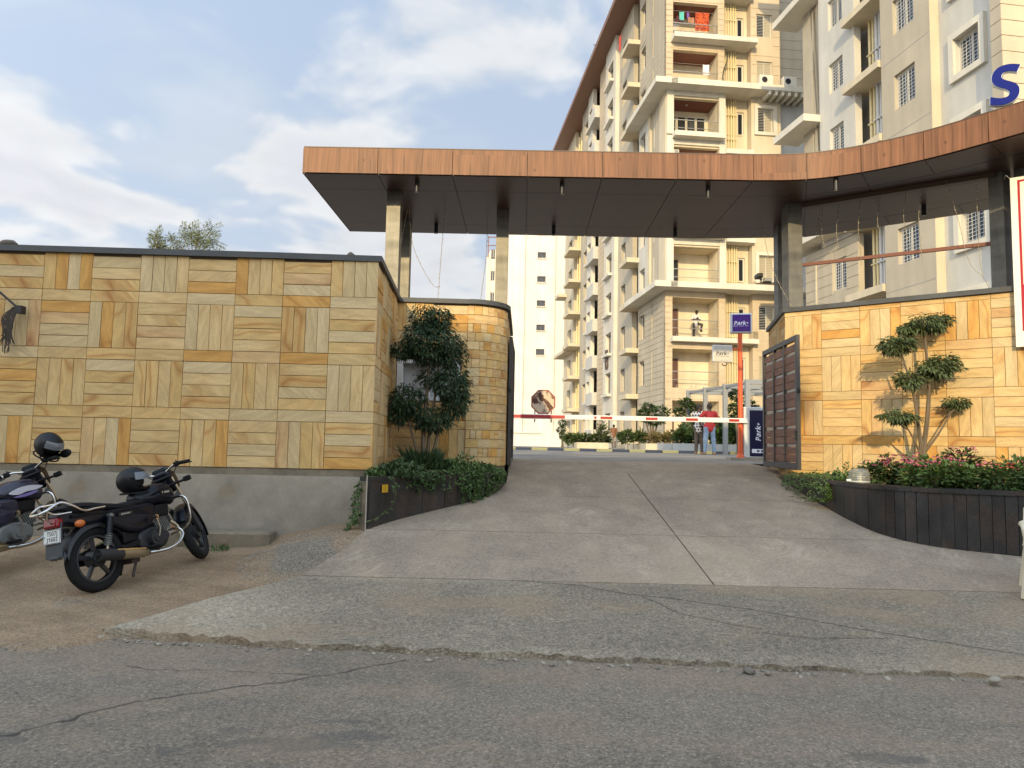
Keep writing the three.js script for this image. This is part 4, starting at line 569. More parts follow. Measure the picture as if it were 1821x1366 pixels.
  put('planter_box', 'grey box with potted greens on the floor of the top balcony', 'planter', [['box', cb(0.6, 0.25, 0.3, 2.75, f7 + 0.16, -0.3, 0.02), MT.greyPlaster]]);
  { const r = rng(607), L = []; for (let i = 0; i < 90; i++) L.push(bx(0.10, 0.02, 0.05, 0.62 + r() * 0.5, f7 + 0.1 + r() * 0.45, -0.35 + r() * 0.25, r() * 3, r() * 3, r() * 3)); put('potted_plant', 'potted plant behind the railing at the left of the top balcony', 'plant', [['leaves', merge(L), mat({ color: rgb(0.07, 0.11, 0.04) })], ['pot', rod(v3(0.85, f7 + 0.02, -0.25), v3(0.85, f7 + 0.25, -0.25), 0.1, 0.13, 12), MT.redCeil]]); }
  put('ceiling_fan_lamp', 'small round lamp on the red ceiling of the four door balcony', 'lamp', [['lamp', rod(v3(1.6, F0 + 5 * FL + H - 0.03, -0.8), v3(1.6, F0 + 5 * FL + H, -0.8), 0.07, 0.07, 12), MT.trimWhite]]);
  { // chairs stacked behind the railing, two floors above the standing man
    const f = F0 + 3 * FL, C = (a) => [bx(0.5, 0.05, 0.45, a, f + 0.45, -0.45), bx(0.5, 0.5, 0.05, a, f + 0.72, -0.66), bx(0.05, 0.45, 0.05, a - 0.22, f + 0.22, -0.25), bx(0.05, 0.45, 0.05, a + 0.22, f + 0.22, -0.25), bx(0.05, 0.25, 0.42, a - 0.24, f + 0.6, -0.45), bx(0.05, 0.25, 0.42, a + 0.24, f + 0.6, -0.45), bx(0.05, 0.45, 0.05, a - 0.22, f + 0.22, -0.64), bx(0.05, 0.45, 0.05, a + 0.22, f + 0.22, -0.64)];
    put('balcony_chair', 'dark plastic chair behind the balcony rail just below the canopy', 'chair', [['chair', merge(C(2.78)), MT.black]]); }
  put('cable', 'loose black cable hanging beside the pipes on the building front', 'cable', [['wire', tube([[3.95, 26.2, 0.0], [3.85, 25.5, 0.1], [3.62, 24.9, 0.15], [3.6, 24.2, 0.2], [3.9, 23.85, 0.5], [4.5, 23.79, 0.8]], 0.035, 30, 6), MT.black]]);
  put('hanging_cloth', 'red cloth hanging from an upper ledge on the shaded side wall', 'laundry', []).children.length;
  { const t = scene.children[scene.children.length - 1]; const g = cloth(-8.2, -7.6, 30.3, 31.4, 0.9, 21); b.updateMatrixWorld(); part('sheet', g.applyMatrix4(b.matrixWorld), dbl({ color: rgb(0.55, 0.05, 0.03) }), t); }
}
// ---- building C: close block on the right
{
  const c = thing('apartment_building', 'close grey and cream apartment block rising above the right end of the canopy', 'apartment building', [14.4, 0, -37.5], -Math.acos(0.158));
  const G = 0.8, TOP = 34, lv = [...Array(9).keys()].map((k) => 9.25 + 3.28 * (k - 2)).filter((y) => y > 1), rows = (a0, a1, h = 1.5) => lv.map((y) => [a0, a1, y, y + h]);
  const put = (H, n, o) => H.forEach((q) => windowAt(c, SIDE, q[0], q[1], q[2], q[3], n - 0.18, o));
  const G2 = { glass: MT.blueGlass, bars: 9, vbars: 6, fw: 0.07 };
  { const S = [...Array(9).keys()].map((k) => [0.9, 1.02, 11.9 - 6.5 + k * 3.25 + 0.5, 11.9 - 6.5 + k * 3.25 + 2.8]); bay(c, SIDE, 0, 1.7, 12, TOP, -0.08, MT.taupe, S.filter((q) => q[2] > 12.1)); S.forEach((q) => block(c, SIDE, q[0] - 0.03, q[1] + 0.03, q[2], q[3], -0.35, -0.25, MT.creamWall, 'slit_light')); }
  { const H = rows(2.55, 3.7), lo = H.filter((q) => q[2] < 11.6), hi = H.filter((q) => q[2] > 11.6); bay(c, SIDE, 1.7, 4.62, 11.6, TOP, 0.04, MT.greywhite, hi); courses(c, SIDE, 0.2, 4.62, G, 11.58, 0.04, 0.52, MT.taupe, lo); put(H, 0.04, G2); block(c, SIDE, 1.12, 1.24, 4, 10.9, 0.02, 0.08, MT.cream, 'slit_light'); }
  for (const y of [11.85, 18.1, 24.6, 31]) block(c, SIDE, -1.3, y < 12 ? 4.2 : 1.75, y, y + 0.36, -0.5, 0.95, MT.trimWhite, 'ledge');
  { bay(c, SIDE, 4.62, 7.0, G, TOP, -0.75, MT.beige, rows(6.42, 6.98), 0.3); rows(6.42, 6.98).forEach((q) => windowAt(c, SIDE, q[0], q[1], q[2], q[3], -0.85, { panes: 1, glass: MT.blueGlass, fw: 0.09 })); lv.forEach((y) => block(c, SIDE, 4.3, 6.95, y - 0.9, y - 0.58, -0.75, 0.5, MT.cream, 'ledge')); pipes(c, SIDE, [[5.0, 0.07, MT.pipe], [5.25, 0.06, MT.pipe], [5.5, 0.09, MT.pipeGrey], [5.72, 0.06, MT.pipeGrey], [5.95, 0.10, MT.pipeGrey]], G, TOP, -0.5, 1.64); }
  { const H = rows(7.82, 9.08); bay(c, SIDE, 7.0, 9.95, G, TOP, 0.38, MT.taupe, H, 0.6); put(H, 0.38, G2); lv.forEach((y) => block(c, SIDE, 7.02, 9.93, y + 2.25, y + 2.27, 0.382, 0.386, MT.rail, 'joint')); }
  block(c, SIDE, 9.953, 9.985, G, TOP, -0.2, 0.379, MT.cream, 'pilaster');
  { const H = rows(10.85, 12.1, 1.4); bay(c, SIDE, 9.9, 12.95, G, TOP, 0, MT.greywhite, H); put(H, 0, G2); H.forEach(([a0, a1, y0, y1]) => { for (const q of [[a0 - 0.24, a0 - 0.002, y0 - 0.25, y1 + 0.25], [a1 + 0.002, a1 + 0.24, y0 - 0.25, y1 + 0.25], [a0, a1, y1 + 0.002, y1 + 0.25], [a0, a1, y0 - 0.25, y0 - 0.002]]) block(c, SIDE, q[0], q[1], q[2], q[3], 0.002, 0.15, MT.trimWhite, 'surround'); }); }
  courses(c, SIDE, 12.95, 13.4, G, TOP, 0.42, 0.56, MT.taupe); 
  { const P = []; for (let y = G; y < TOP - 0.6; y += 0.56) part('cladding_panel', uvBox(bx(0.03, 0.535, 3.4, 13.415, y + 0.27, -1.28)), MT.beige, c); block(c, SIDE, 12.9, 13.38, G, TOP, -9, -0.3, MT.beige, 'wall'); }
  for (const y of [19.2, 25.7]) block(c, SIDE, 13.44, 14.7, y, y + 0.9, -4.5, 0.15, MT.trimWhite, 'balcony');
  block(c, SIDE, 0.1, 12.85, G, TOP, -9, -1.1, MT.greyPlaster, 'core'); block(c, SIDE, -0.4, 14, TOP, TOP + 0.4, -9, 1, MT.trimWhite, 'roof');
}
// ---- white tower and its lower wing far behind
{
  const t = thing('tower_block', 'plain white apartment tower with a single column of small windows far behind the gate', 'tower', [0, 0, -90]);
  const H = [...Array(10).keys()].map((k) => [1.35, 2.4, 3.6 + 3.06 * k - 0.0, 4.35 + 3.06 * k]).filter((q) => q[2] < 29 && (q[2] > 11));
  bay(t, SIDE, -1.75, 14, 0.5, 30.5, 0, MT.towerWhite, H, 0.5); bay(t, SIDE, -2.55, -1.75, 0.5, 30.5, -0.3, MT.towerWhite); H.forEach((q) => block(t, SIDE, q[0] - 0.1, q[1] + 0.1, q[2] - 0.12, q[2] - 0.004, 0, 0.14, MT.trimWhite, 'sill')); pipes(t, SIDE, [[-0.2, 0.06, MT.trimWhite], [3.6, 0.05, MT.trimWhite]], 0.6, 30, 0.12); H.forEach((q) => windowAt(t, SIDE, q[0], q[1], q[2], q[3], -0.2, { panes: 2, glass: MT.darkGlass, frame: MT.doorBrown, fw: 0.05 }));
  block(t, SIDE, -2.5, 13.9, 0.5, 30.4, -14, -0.6, MT.towerWhite, 'core'); block(t, SIDE, -2.8, 14.2, 30.5, 30.9, -14, 0.2, MT.trimWhite, 'roof'); 
  const w = thing('apartment_building', 'pale far wing with a rooftop water tank frame left of the white tower', 'apartment building', [0, 0, -100]);
  const Hw = [...Array(8).keys()].map((k) => [-5.0, -4.4, 6 + 3.05 * k, 7.4 + 3.05 * k]); bay(w, SIDE, -5.6, -2.9, 0.5, 27.6, 0, MT.offwhite, Hw, 0.4); Hw.forEach((q) => windowAt(w, SIDE, q[0], q[1], q[2], q[3], -0.15, { glass: MT.darkGlass })); block(w, SIDE, -5.5, -2.9, 0.5, 27.5, -10, -0.5, MT.cream, 'core');
  block(w, SIDE, -4.0, -2.9, 27.6, 30.6, -3, 0.1, MT.cream, 'stair_head'); part('tank_frame', merge([bx(0.12, 3, 0.12, -5.4, 29.1, 0), bx(0.12, 3, 0.12, -4.2, 29.1, 0), bx(1.4, 0.12, 0.12, -4.8, 30.5, 0), bx(1.4, 0.1, 0.1, -4.8, 29.3, 0)]), MT.redCeil, w);
}
// ---- across the street, behind the camera: the houses whose shade lies over the street and the left wall
{
  const h = (name, label, x0, x1, d0, d1, H, m) => { const t = thing(name, label, 'building', [0, 0, 0]); const hs = []; for (let y = 1.4; y < H - 1.8; y += 3.1) for (let x = x0 + 1.5; x < x1 - 2; x += 3.6) hs.push([x, x + 1.4, y, y + 1.4]);
    const F = new THREE.Matrix4().makeTranslation(0, 0, -d1).multiply(new THREE.Matrix4().makeRotationY(Math.PI)); const mir = hs.map(([a, e, p, q]) => [-e, -a, p, q]);
    bay(t, F, -x1, -x0, -0.1, H, 0, m, mir, 0.3); mir.forEach((q) => windowAt(t, F, q[0], q[1], q[2], q[3], -0.15, { glass: MT.darkGlass })); part('core', uvBox(bx(x1 - x0 - 0.02, H - 0.02, d1 - d0 - 0.5, (x0 + x1) / 2, H / 2 - 0.1, -(d0 + d1 - 0.5) / 2)), m, t); part('roof', uvBox(bx(x1 - x0 + 0.6, 0.25, d1 - d0 + 0.4, (x0 + x1) / 2, H + 0.12, -(d0 + d1) / 2)), MT.trimWhite, t); };
  h('street_building', 'cream apartment house across the street', -46, -0.35, -14.6, -12, 10.9, MT.cream);
  h('street_building', 'lower shop house across the street', -0.2, 24, -20, -12, 7.7, MT.offwhite);
}

// ---------------------------------------------------------------- gate leaves
MT.gateSteel = mat({ color: rgb(0.062, 0.058, 0.055), roughness: 0.5, metalness: 0.4 });
MT.gateWood = mat({ map: tex(256, 256, (u, v) => { const f = fbm(u * 4, v * 26, 4, 701, 4, 26), n = fbm(u * 3, v * 3, 3, 703, 3, 3), k = 1 + (f - 0.5) * 0.4 + (n - 0.5) * 0.2; return [0.46 * k, 0.30 * k, 0.215 * k]; }), roughness: 0.6 });
MT.slat = mat({ color: rgb(0.30, 0.28, 0.25), roughness: 0.4, metalness: 0.5 });
function gateLeaf(label, p0, p1, y0, H, mirror) {
  const L = Math.hypot(p1[0] - p0[0], p1[1] - p0[1]), t = thing('gate_leaf', label, 'gate', [p0[0], y0, -p0[1]], Math.atan2(p1[1] - p0[1], p1[0] - p0[0])), w = 0.085;
  part('gate_frame', merge([cb(w, H, 0.06, w / 2, H / 2, 0), cb(w, H, 0.06, L - w / 2, H / 2, 0), cb(L - 2 * w, w * 1.3, 0.06, L / 2, w * 0.65, 0), cb(L - 2 * w, w, 0.06, L / 2, H - w / 2, 0), ...[1, 2].map((k) => cb(0.05, H - 2 * w, 0.062, w + (L - 2 * w) * k / 3, H / 2, 0))]), MT.gateSteel, t);
  const cw = (L - 2 * w) / 3 - 0.05; 
  for (let c = 0; c < 3; c++) { const x = w + (L - 2 * w) * (c + 0.5) / 3; let y = w * 1.35, k = 0; while (y < H - w - 0.05) { const h = k % 3 === 2 ? 0.05 : 0.125; const hh = Math.min(h, H - w - y); part(k % 3 === 2 ? 'slat' : 'board', uvBox(at(cbox(cw, hh - 0.006, k % 3 === 2 ? 0.012 : 0.022, 0.003), x, y + hh / 2, k % 3 === 2 ? -0.008 : 0), 1, c * 0.37 + k * 0.13, k * 0.21), k % 3 === 2 ? MT.slat : MT.gateWood, t); y += h; k++; } }
  part('bolt', merge([cb(0.02, 0.16, 0.03, mirror ? 0.03 : L - 0.03, 0.55, 0.045), cb(0.10, 0.02, 0.02, mirror ? 0.02 : L - 0.02, 0.62, 0.05), cb(0.02, 0.06, 0.05, mirror ? -0.02 : L + 0.02, H * 0.585, 0.0), soup(new THREE.TorusGeometry(0.022, 0.008, 6, 14)).translate(mirror ? -0.05 : L + 0.05, H * 0.585, 0)]), MT.black, t);
  return t;
}
gateLeaf('open gate leaf of brown boards in a dark steel frame beside the right stone wall', [4.535, 13.85], [4.385, 11.72], 1.255, 2.17, false);
gateLeaf('open gate leaf seen edge on along the rounded end of the left wall', [-0.255, 13.05], [-0.235, 15.2], 1.2, 2.30, true);

// ---------------------------------------------------------------- lettered panels
function wordmark(bg, fg, W, H, { size = 0.34, turn = false, small = true, icon = false, glow = false } = {}) {
  return canvasTex(W, H, (g) => {
    g.fillStyle = bg; g.fillRect(0, 0, W, H);
    if (glow) { const r = rng(31); for (let i = 0; i < 60; i++) { g.strokeStyle = ['#4a2a86', '#5a3596', '#3d2270'][i % 3]; g.lineWidth = 1 + r() * 2; const x = r() * W, y = r() * H, s = 8 + r() * 40; g.beginPath(); g.moveTo(x, y - s); g.lineTo(x + s, y); g.lineTo(x, y + s); g.lineTo(x - s, y); g.closePath(); g.stroke(); } }
    g.save(); g.translate(W / 2, H / 2); if (turn) g.rotate(-Math.PI / 2); const L = turn ? H : W, s = (turn ? W : H) * size; g.transform(1, 0, -0.18, 1, 0, 0); g.fillStyle = fg; g.textBaseline = 'middle'; g.font = `bold ${s}px sans-serif`;
    const w = g.measureText('Park+').width, o = turn ? L * 0.04 : 0; g.fillText('Park', -w / 2 + o, 0); const pw = g.measureText('Park').width; g.font = `bold ${s * 0.8}px sans-serif`; g.fillText('+', -w / 2 + o + pw + s * 0.02, s * 0.03);
    g.fillStyle = bg; g.fillRect(-w / 2 + o - s * 0.04, -s * 0.02, s * 0.26, s * 0.07); g.fillRect(-w / 2 + o - s * 0.04, s * 0.10, s * 0.16, s * 0.05);     // the cuts in the P
    if (small && !turn) { g.fillStyle = fg; for (let i = 0; i < 13; i++) if (i % 5 !== 4) g.fillRect(-w / 2 + i * w / 13, s * 0.52, w / 19, s * 0.09); }
    g.restore();
    if (icon) { g.fillStyle = fg; g.fillRect(W * 0.12, H * 0.84, W * 0.8, H * 0.085); g.fillStyle = bg; for (const k of [0.42, 0.66]) { g.beginPath(); g.moveTo(W * k, H * 0.85); g.lineTo(W * (k + 0.2), H * 0.882); g.lineTo(W * k, H * 0.915); g.closePath(); g.fill(); } }
  });
}
MT.shell = mat({ color: rgb(0.62, 0.62, 0.60), roughness: 0.45 });
MT.orange = mat({ color: rgb(0.72, 0.115, 0.03), roughness: 0.5 });
const BY = rampY(18);
{
  const p = thing('sign_post', 'orange round post carrying the two square parking signs by the barrier', 'post', [5.31, BY, -18]);
  part('pole', merge([rod(v3(0, 0.05, 0), v3(0, 3.12, 0), 0.062, 0.055, 20), rod(v3(0, 1.86, 0), v3(0, 1.89, 0), 0.066, 0.066, 20)]), MT.orange, p);
  part('base_plate', merge([cb(0.34, 0.05, 0.3, 0, 0.025, 0, 0.01), soup(new THREE.CylinderGeometry(0.065, 0.11, 0.12, 16)).translate(0, 0.11, 0)]), MT.orange, p); part('bracket', cb(0.30, 0.055, 0.05, -0.20, 2.72, 0), MT.orange, p);
  const s1 = thing('parking_sign', 'square purple lit style parking sign box on top of the orange post', 'sign', [5.33, BY + 3.12, -18.0], -0.18);
  part('case', at(new RoundedBoxGeometry(0.52, 0.50, 0.16, 3, 0.03), 0, 0.25, 0), MT.shell, s1); part('face', at(new RoundedBoxGeometry(0.43, 0.42, 0.012, 3, 0.006), 0.01, 0.25, 0.083), mat({ map: wordmark('#47197a', '#f4f0fa', 256, 256, { size: 0.31, glow: true }), roughness: 0.3 }), s1); 
  const s2 = thing('parking_sign', 'square cream parking sign panel hung from the orange post on a bracket', 'sign', [4.87, BY + 2.40, -18.0], 0.05);
  part('case', at(new RoundedBoxGeometry(0.49, 0.42, 0.09, 3, 0.015), 0, 0.21, 0), MT.shell, s2); part('face', faceUV(cb(0.44, 0.37, 0.01, 0, 0, 0), 0.44, 0.37).translate(0, 0.21, 0.046), mat({ map: wordmark('#c9c2b4', '#1d1b22', 256, 216, { size: 0.33 }), roughness: 0.5 }), s2);
  part('hook', soup(new THREE.TorusGeometry(0.06, 0.011, 8, 20, Math.PI)).rotateZ(Math.PI).translate(0.06, -0.03, 0), MT.black, s2);
}
{
  const b = thing('barrier_machine', 'grey barrier cabinet with navy lettered front behind the open gate leaf', 'barrier machine', [5.67, BY, -18.1], -0.12);
  part('cabinet', at(new RoundedBoxGeometry(0.56, 1.24, 0.42, 3, 0.03), 0, 0.62 + 0.06, 0), MT.shell, b); part('face', faceUV(cb(0.40, 1.12, 0.012, 0, 0, 0), 0.40, 1.12).translate(0.06, 0.66, 0.212), mat({ map: wordmark('#12103a', '#e9e9f2', 200, 560, { size: 0.42, turn: true, icon: true }), roughness: 0.35 }), b);
  part('vents', merge(range(0, 1, 14).map((t) => bx(0.004, 0.012, 0.05, -0.281, 0.12 + t * 0.3, 0.12))), MT.black, b); part('plinth', uvBox(bx(1.15, 0.16, 0.7, -0.05, -0.02, 0.05)), MT.plaster, b);
  const a = thing('boom_barrier', 'long white boom barrier arm with red reflective patches across the driveway', 'barrier arm', [5.45, BY + 0.96, -17.85]);
  const L = 5.95; part('arm', at(new RoundedBoxGeometry(L, 0.115, 0.05, 2, 0.012), -L / 2, 0, 0), mat({ color: rgb(0.80, 0.79, 0.75), roughness: 0.4 }), a);
  const red = mat({ color: rgb(0.42, 0.03, 0.03), roughness: 0.35 }); for (const [u0, u1] of [[907, 1003], [1055, 1059], [1066, 1087], [1146, 1167], [1217, 1238], [1293, 1311]]) { const x0 = (u0 - 930) / 1300 * 17.85 - 5.45, x1 = (u1 - 930) / 1300 * 17.85 - 5.45; part('red_patch', cb(x1 - x0, u0 < 910 ? 0.08 : 0.062, 0.006, (x0 + x1) / 2, 0, 0.027, 0.001), red, a); }
  const st = new THREE.Group(); st.name = 'stop_plate'; a.add(st); st.position.set(-4.98, 0.36, 0.0); const oct = (r, z) => soup(new THREE.CylinderGeometry(r, r, z, 8)).rotateX(Math.PI / 2).rotateZ(Math.PI / 8); part('rim', oct(0.32, 0.014), mat({ color: rgb(0.30, 0.07, 0.05), roughness: 0.5 }), st); part('plate', oct(0.285, 0.018), mat({ map: tex(128, 128, (u, v) => mix3([0.80, 0.72, 0.62], [0.33, 0.19, 0.14], ss(0.45, 0.6, fbm(u * 3, v * 6, 4, 711)))), roughness: 0.6 }), st); part('stay', merge([bx(0.03, 0.4, 0.02, 0.2, -0.3, -0.015), bx(0.03, 0.4, 0.02, -0.2, -0.3, -0.015)]), MT.gateSteel, st);
}
// surveillance camera on an arm from the right-hand post
{
  const t = thing('security_camera', 'small black surveillance camera on a thin arm at the right gate post', 'camera', [4.52, 4.80, -14.0]);
  part('arm', merge([rod(v3(0, 0, 0), v3(0.42, -0.03, 0), 0.018), rod(v3(0.02, 0.0, 0), v3(0.02, 0.1, 0), 0.02)]), MT.slat, t); part('body', merge([at(new RoundedBoxGeometry(0.11, 0.085, 0.22, 2, 0.02), -0.04, 0.10, 0.05), rod(v3(-0.04, 0.1, 0.16), v3(-0.04, 0.1, 0.175), 0.032, 0.032, 14)]), MT.black, t); part('floodlight', cb(0.16, 0.07, 0.06, 0.13, 0.03, 0.06, 0.01), MT.rail, t);
}
// banner at the right edge and the blue letters on the canopy
{
  const g = new THREE.PlaneGeometry(1.9, 2.5, 24, 20), p = g.attributes.position; for (let i = 0; i < p.count; i++) { const x = p.getX(i), y = p.getY(i); p.setZ(i, Math.sin(x * 5 + y * 0.8) * 0.02 + 0.05 * Math.max(0, 0.5 - Math.hypot(x + 0.95, y - 1.25)) * Math.sin(Math.atan2(y - 1.25, x + 0.95) * 14)); } g.computeVertexNormals();
  const t = thing('banner', 'white cloth banner with red border hanging beside the right gate post', 'banner', [7.83, 4.36, -9.98], -0.65);
  part('cloth', g, mat({ side: THREE.DoubleSide, roughness: 0.8, map: canvasTex(380, 500, (c, W, H) => { c.fillStyle = '#e6dfd0'; c.fillRect(0, 0, W, H); c.strokeStyle = '#a51f2c'; c.lineWidth = 6; c.strokeRect(20, 12, W - 40, H - 60); c.fillStyle = '#b02333'; c.fillRect(22, H * 0.64, W - 44, H * 0.22); }) }), t);
  part('tie', tube([[-0.95, 1.24, 0], [-1.0, 1.3, 0.02], [-1.02, 1.28, -0.1]], 0.006, 10, 5), MT.slat, t);
}
{
  const { Font } = await import('three/addons/loaders/FontLoader.js').then((m) => ({ Font: m })), { TextGeometry } = await import('three/addons/geometries/TextGeometry.js'); const font = await new Font.FontLoader().loadAsync('fonts/droid/droid_sans_bold.typeface.json');
  const blue = new THREE.MeshPhysicalMaterial({ color: rgb(0.010, 0.018, 0.16), roughness: 0.75, specularIntensity: 0.25 }), side = mat({ color: rgb(0.75, 0.75, 0.74), roughness: 0.4 });
  const letter = (ch, x, d, label) => { const t = thing('letter', label, 'sign letter', [x, YT + 0.055, -d], -0.5); const g = soup(new TextGeometry(ch, { font, size: 0.56, depth: 0.012, curveSegments: 10, bevelEnabled: false })); const sh = soup(new TextGeometry(ch, { font, size: 0.56, depth: 0.055, curveSegments: 10, bevelEnabled: true, bevelSize: 0.006, bevelThickness: 0.004, bevelSegments: 1 })); sh.translate(0, 0, -0.06); const a = -0.20; for (const q of [g, sh]) q.applyMatrix4(new THREE.Matrix4().makeShear(0, 0, 0.06, 0, 0, 0)); part('letter_body', sh, side, t); part('face', g, blue, t); part('foot', merge([bx(0.02, 0.09, 0.02, 0.12, -0.02, -0.03), bx(0.02, 0.09, 0.02, 0.3, -0.02, -0.03)]), MT.black, t); return t; };
  letter('S', 6.46, 10.06, 'blue capital S standing on the canopy edge at the top right'); letter('A', 6.93, 9.66, 'blue capital A mostly cut off by the right edge of the picture');
}
// ---------------------------------------------------------------- small things on walls and ground
{
  const t = thing('tie_rod', 'black rod with a knot of frayed cord fixed to the left stone wall', 'rod');
  part('rod', rod(V(-7.05, 3.78, 8.72), V(-6.30, 3.13, 8.84), 0.014), MT.black, t); part('bracket', cb(0.07, 0.10, 0.10, -6.27, 3.10, -8.87, 0.005), MT.black, t);
  const r = rng(721), P = []; for (let i = 0; i < 26; i++) { const a = r() * 0.08 - 0.04, l = 0.2 + r() * 0.26; P.push(tube([V(-6.31 + a, 3.13, 8.83 + r() * 0.03), V(-6.36 + a * 2 - r() * 0.04, 3.02 - r() * 0.05, 8.82), V(-6.38 + a * 1.4, 2.98 - l * 0.6, 8.83), V(-6.40 + a * 2 + (r() - 0.5) * 0.09, 3.0 - l, 8.84)], 0.004 + r() * 0.004, 8, 4)); } part('cord', merge(P), mat({ color: rgb(0.07, 0.055, 0.045), roughness: 1 }), t);
  const rockG = (s, seed) => { const q = rng(seed), g = mergeVertices(new THREE.IcosahedronGeometry(1, 2).deleteAttribute('uv').deleteAttribute('normal')), p = g.attributes.position; for (let i = 0; i < p.count; i++) { const f = 0.8 + fbm(p.getX(i) * 2 + 5, p.getY(i) * 2 + p.getZ(i) * 2, 3, seed) * 0.5; p.setXYZ(i, p.getX(i) * f * s[0], p.getY(i) * f * s[1], p.getZ(i) * f * s[2]); } g.computeVertexNormals(); return soup(g); };
  const rm = mat({ map: concTex(730, [0.42, 0.38, 0.33], 0.5), roughness: 0.95 });
  const a = solo('rock', rockG([0.11, 0.05, 0.09], 3), rm, 'rough grey stone lying on the wall coping at the left edge', 'stone'); a.position.set(-6.62, 3.98, -9.05);
  const b2 = solo('rock', rockG([0.055, 0.05, 0.05], 5), rm, 'small pointed stone on the coping near the corner of the left wall', 'stone'); b2.position.set(-2.3, 3.97, -9.35);
  // footing kerb and the brown block on it
  const k = solo('kerb', uvBox(cb(1.9, 0.34, 0.36, 0, 0, 0, 0.02)), MT.mortar, 'low mossy concrete footing at the base of the plinth behind the front wheel', 'kerb'); k.position.set(-3.95, 0.285, -8.86); k.rotation.y = 0.05;
  const w = solo('brick', cb(0.27, 0.13, 0.16, 0, 0, 0, 0.008), mat({ map: tex(64, 64, (u, v) => { const n = fbm(u * 5, v * 5, 4, 741); return [0.50 + n * 0.1, 0.33 + n * 0.08, 0.18 + n * 0.06]; }), roughness: 0.9 }), 'brown block lying on the footing beside the motorcycle front wheel', 'brick'); w.position.set(-4.05, 0.52, -8.84); w.rotation.y = -0.35;
  // ribbed glass dome on the planter
  const j = thing('glass_dome', 'clear ribbed glass dome standing on the right granite planter coping', 'glass dome', [4.47, 1.157, -9.84]);
  const prof = [[0.11, 0], [0.128, 0.01]]; for (let i = 0; i <= 24; i++) { const t = i / 24, y = 0.015 + t * 0.17, rr = t < 0.55 ? 0.13 : 0.13 * Math.sqrt(Math.max(0, 1 - ((t - 0.55) / 0.5) ** 2)); prof.push([rr + 0.0035 * Math.cos(t * 36), y]); } const gl = new THREE.MeshPhysicalMaterial({ color: rgb(0.72, 0.72, 0.66), transmission: 0.85, thickness: 0, roughness: 0.3, ior: 1.5 });
  part('dome', soup(new THREE.LatheGeometry(prof.map((q) => new THREE.Vector2(...q)), 32)), gl, j); part('base_ring', soup(new THREE.TorusGeometry(0.125, 0.009, 8, 32)).rotateX(Math.PI / 2).translate(0, 0.01, 0), mat({ color: rgb(0.6, 0.6, 0.57), roughness: 0.4 }), j); part('spout', cb(0.06, 0.03, 0.03, -0.15, 0.025, 0.02, 0.006), mat({ color: rgb(0.75, 0.75, 0.72), roughness: 0.4 }), j); part('bulb_holder', rod(v3(0, 0.01, 0), v3(0, 0.09, 0), 0.03, 0.035, 14), MT.shell, j);
}
{ // plastic chair at the right edge
  const c = thing('plastic_chair', 'cream plastic chair cut off by the right edge beside the driveway', 'chair', [4.99, rampY(7.0), -7.0], -0.5), m = mat({ color: rgb(0.66, 0.58, 0.42), roughness: 0.45 }); 
  const leg = (x, z, dx, dz) => beam(v3(x + dx, 0, z + dz), v3(x, 0.44, z), 0.045, 0.05); for (const [x, z] of [[-0.22, 0.2], [0.22, 0.2], [-0.2, -0.2], [0.2, -0.2]]) part('leg', leg(x, z, x * 0.25, z * 0.25), m, c);
  part('seat', at(new RoundedBoxGeometry(0.48, 0.035, 0.46, 3, 0.015), 0, 0.44, 0), m, c); const bk = new THREE.Shape(); bk.moveTo(-0.23, 0); bk.lineTo(-0.21, 0.36); bk.quadraticCurveTo(0, 0.50, 0.21, 0.36); bk.lineTo(0.23, 0); bk.closePath(); for (let i = -2; i <= 2; i++) { const h = new THREE.Path(); h.moveTo(i * 0.075 - 0.018, 0.06); h.lineTo(i * 0.075 - 0.018, 0.31); h.lineTo(i * 0.075 + 0.018, 0.31); h.lineTo(i * 0.075 + 0.018, 0.06); h.closePath(); bk.holes.push(h); }
  part('backrest', soup(new THREE.ExtrudeGeometry(bk, { depth: 0.02, bevelEnabled: true, bevelSize: 0.006, bevelThickness: 0.006, bevelSegments: 2 })).rotateX(-0.2).translate(0, 0.44, -0.22), m, c); for (const s of [-1, 1]) part('armrest', tube([[s * 0.235, 0.44, 0.2], [s * 0.26, 0.64, 0.18], [s * 0.265, 0.66, 0], [s * 0.22, 0.66, -0.25]], 0.022, 16, 8), m, c);
}
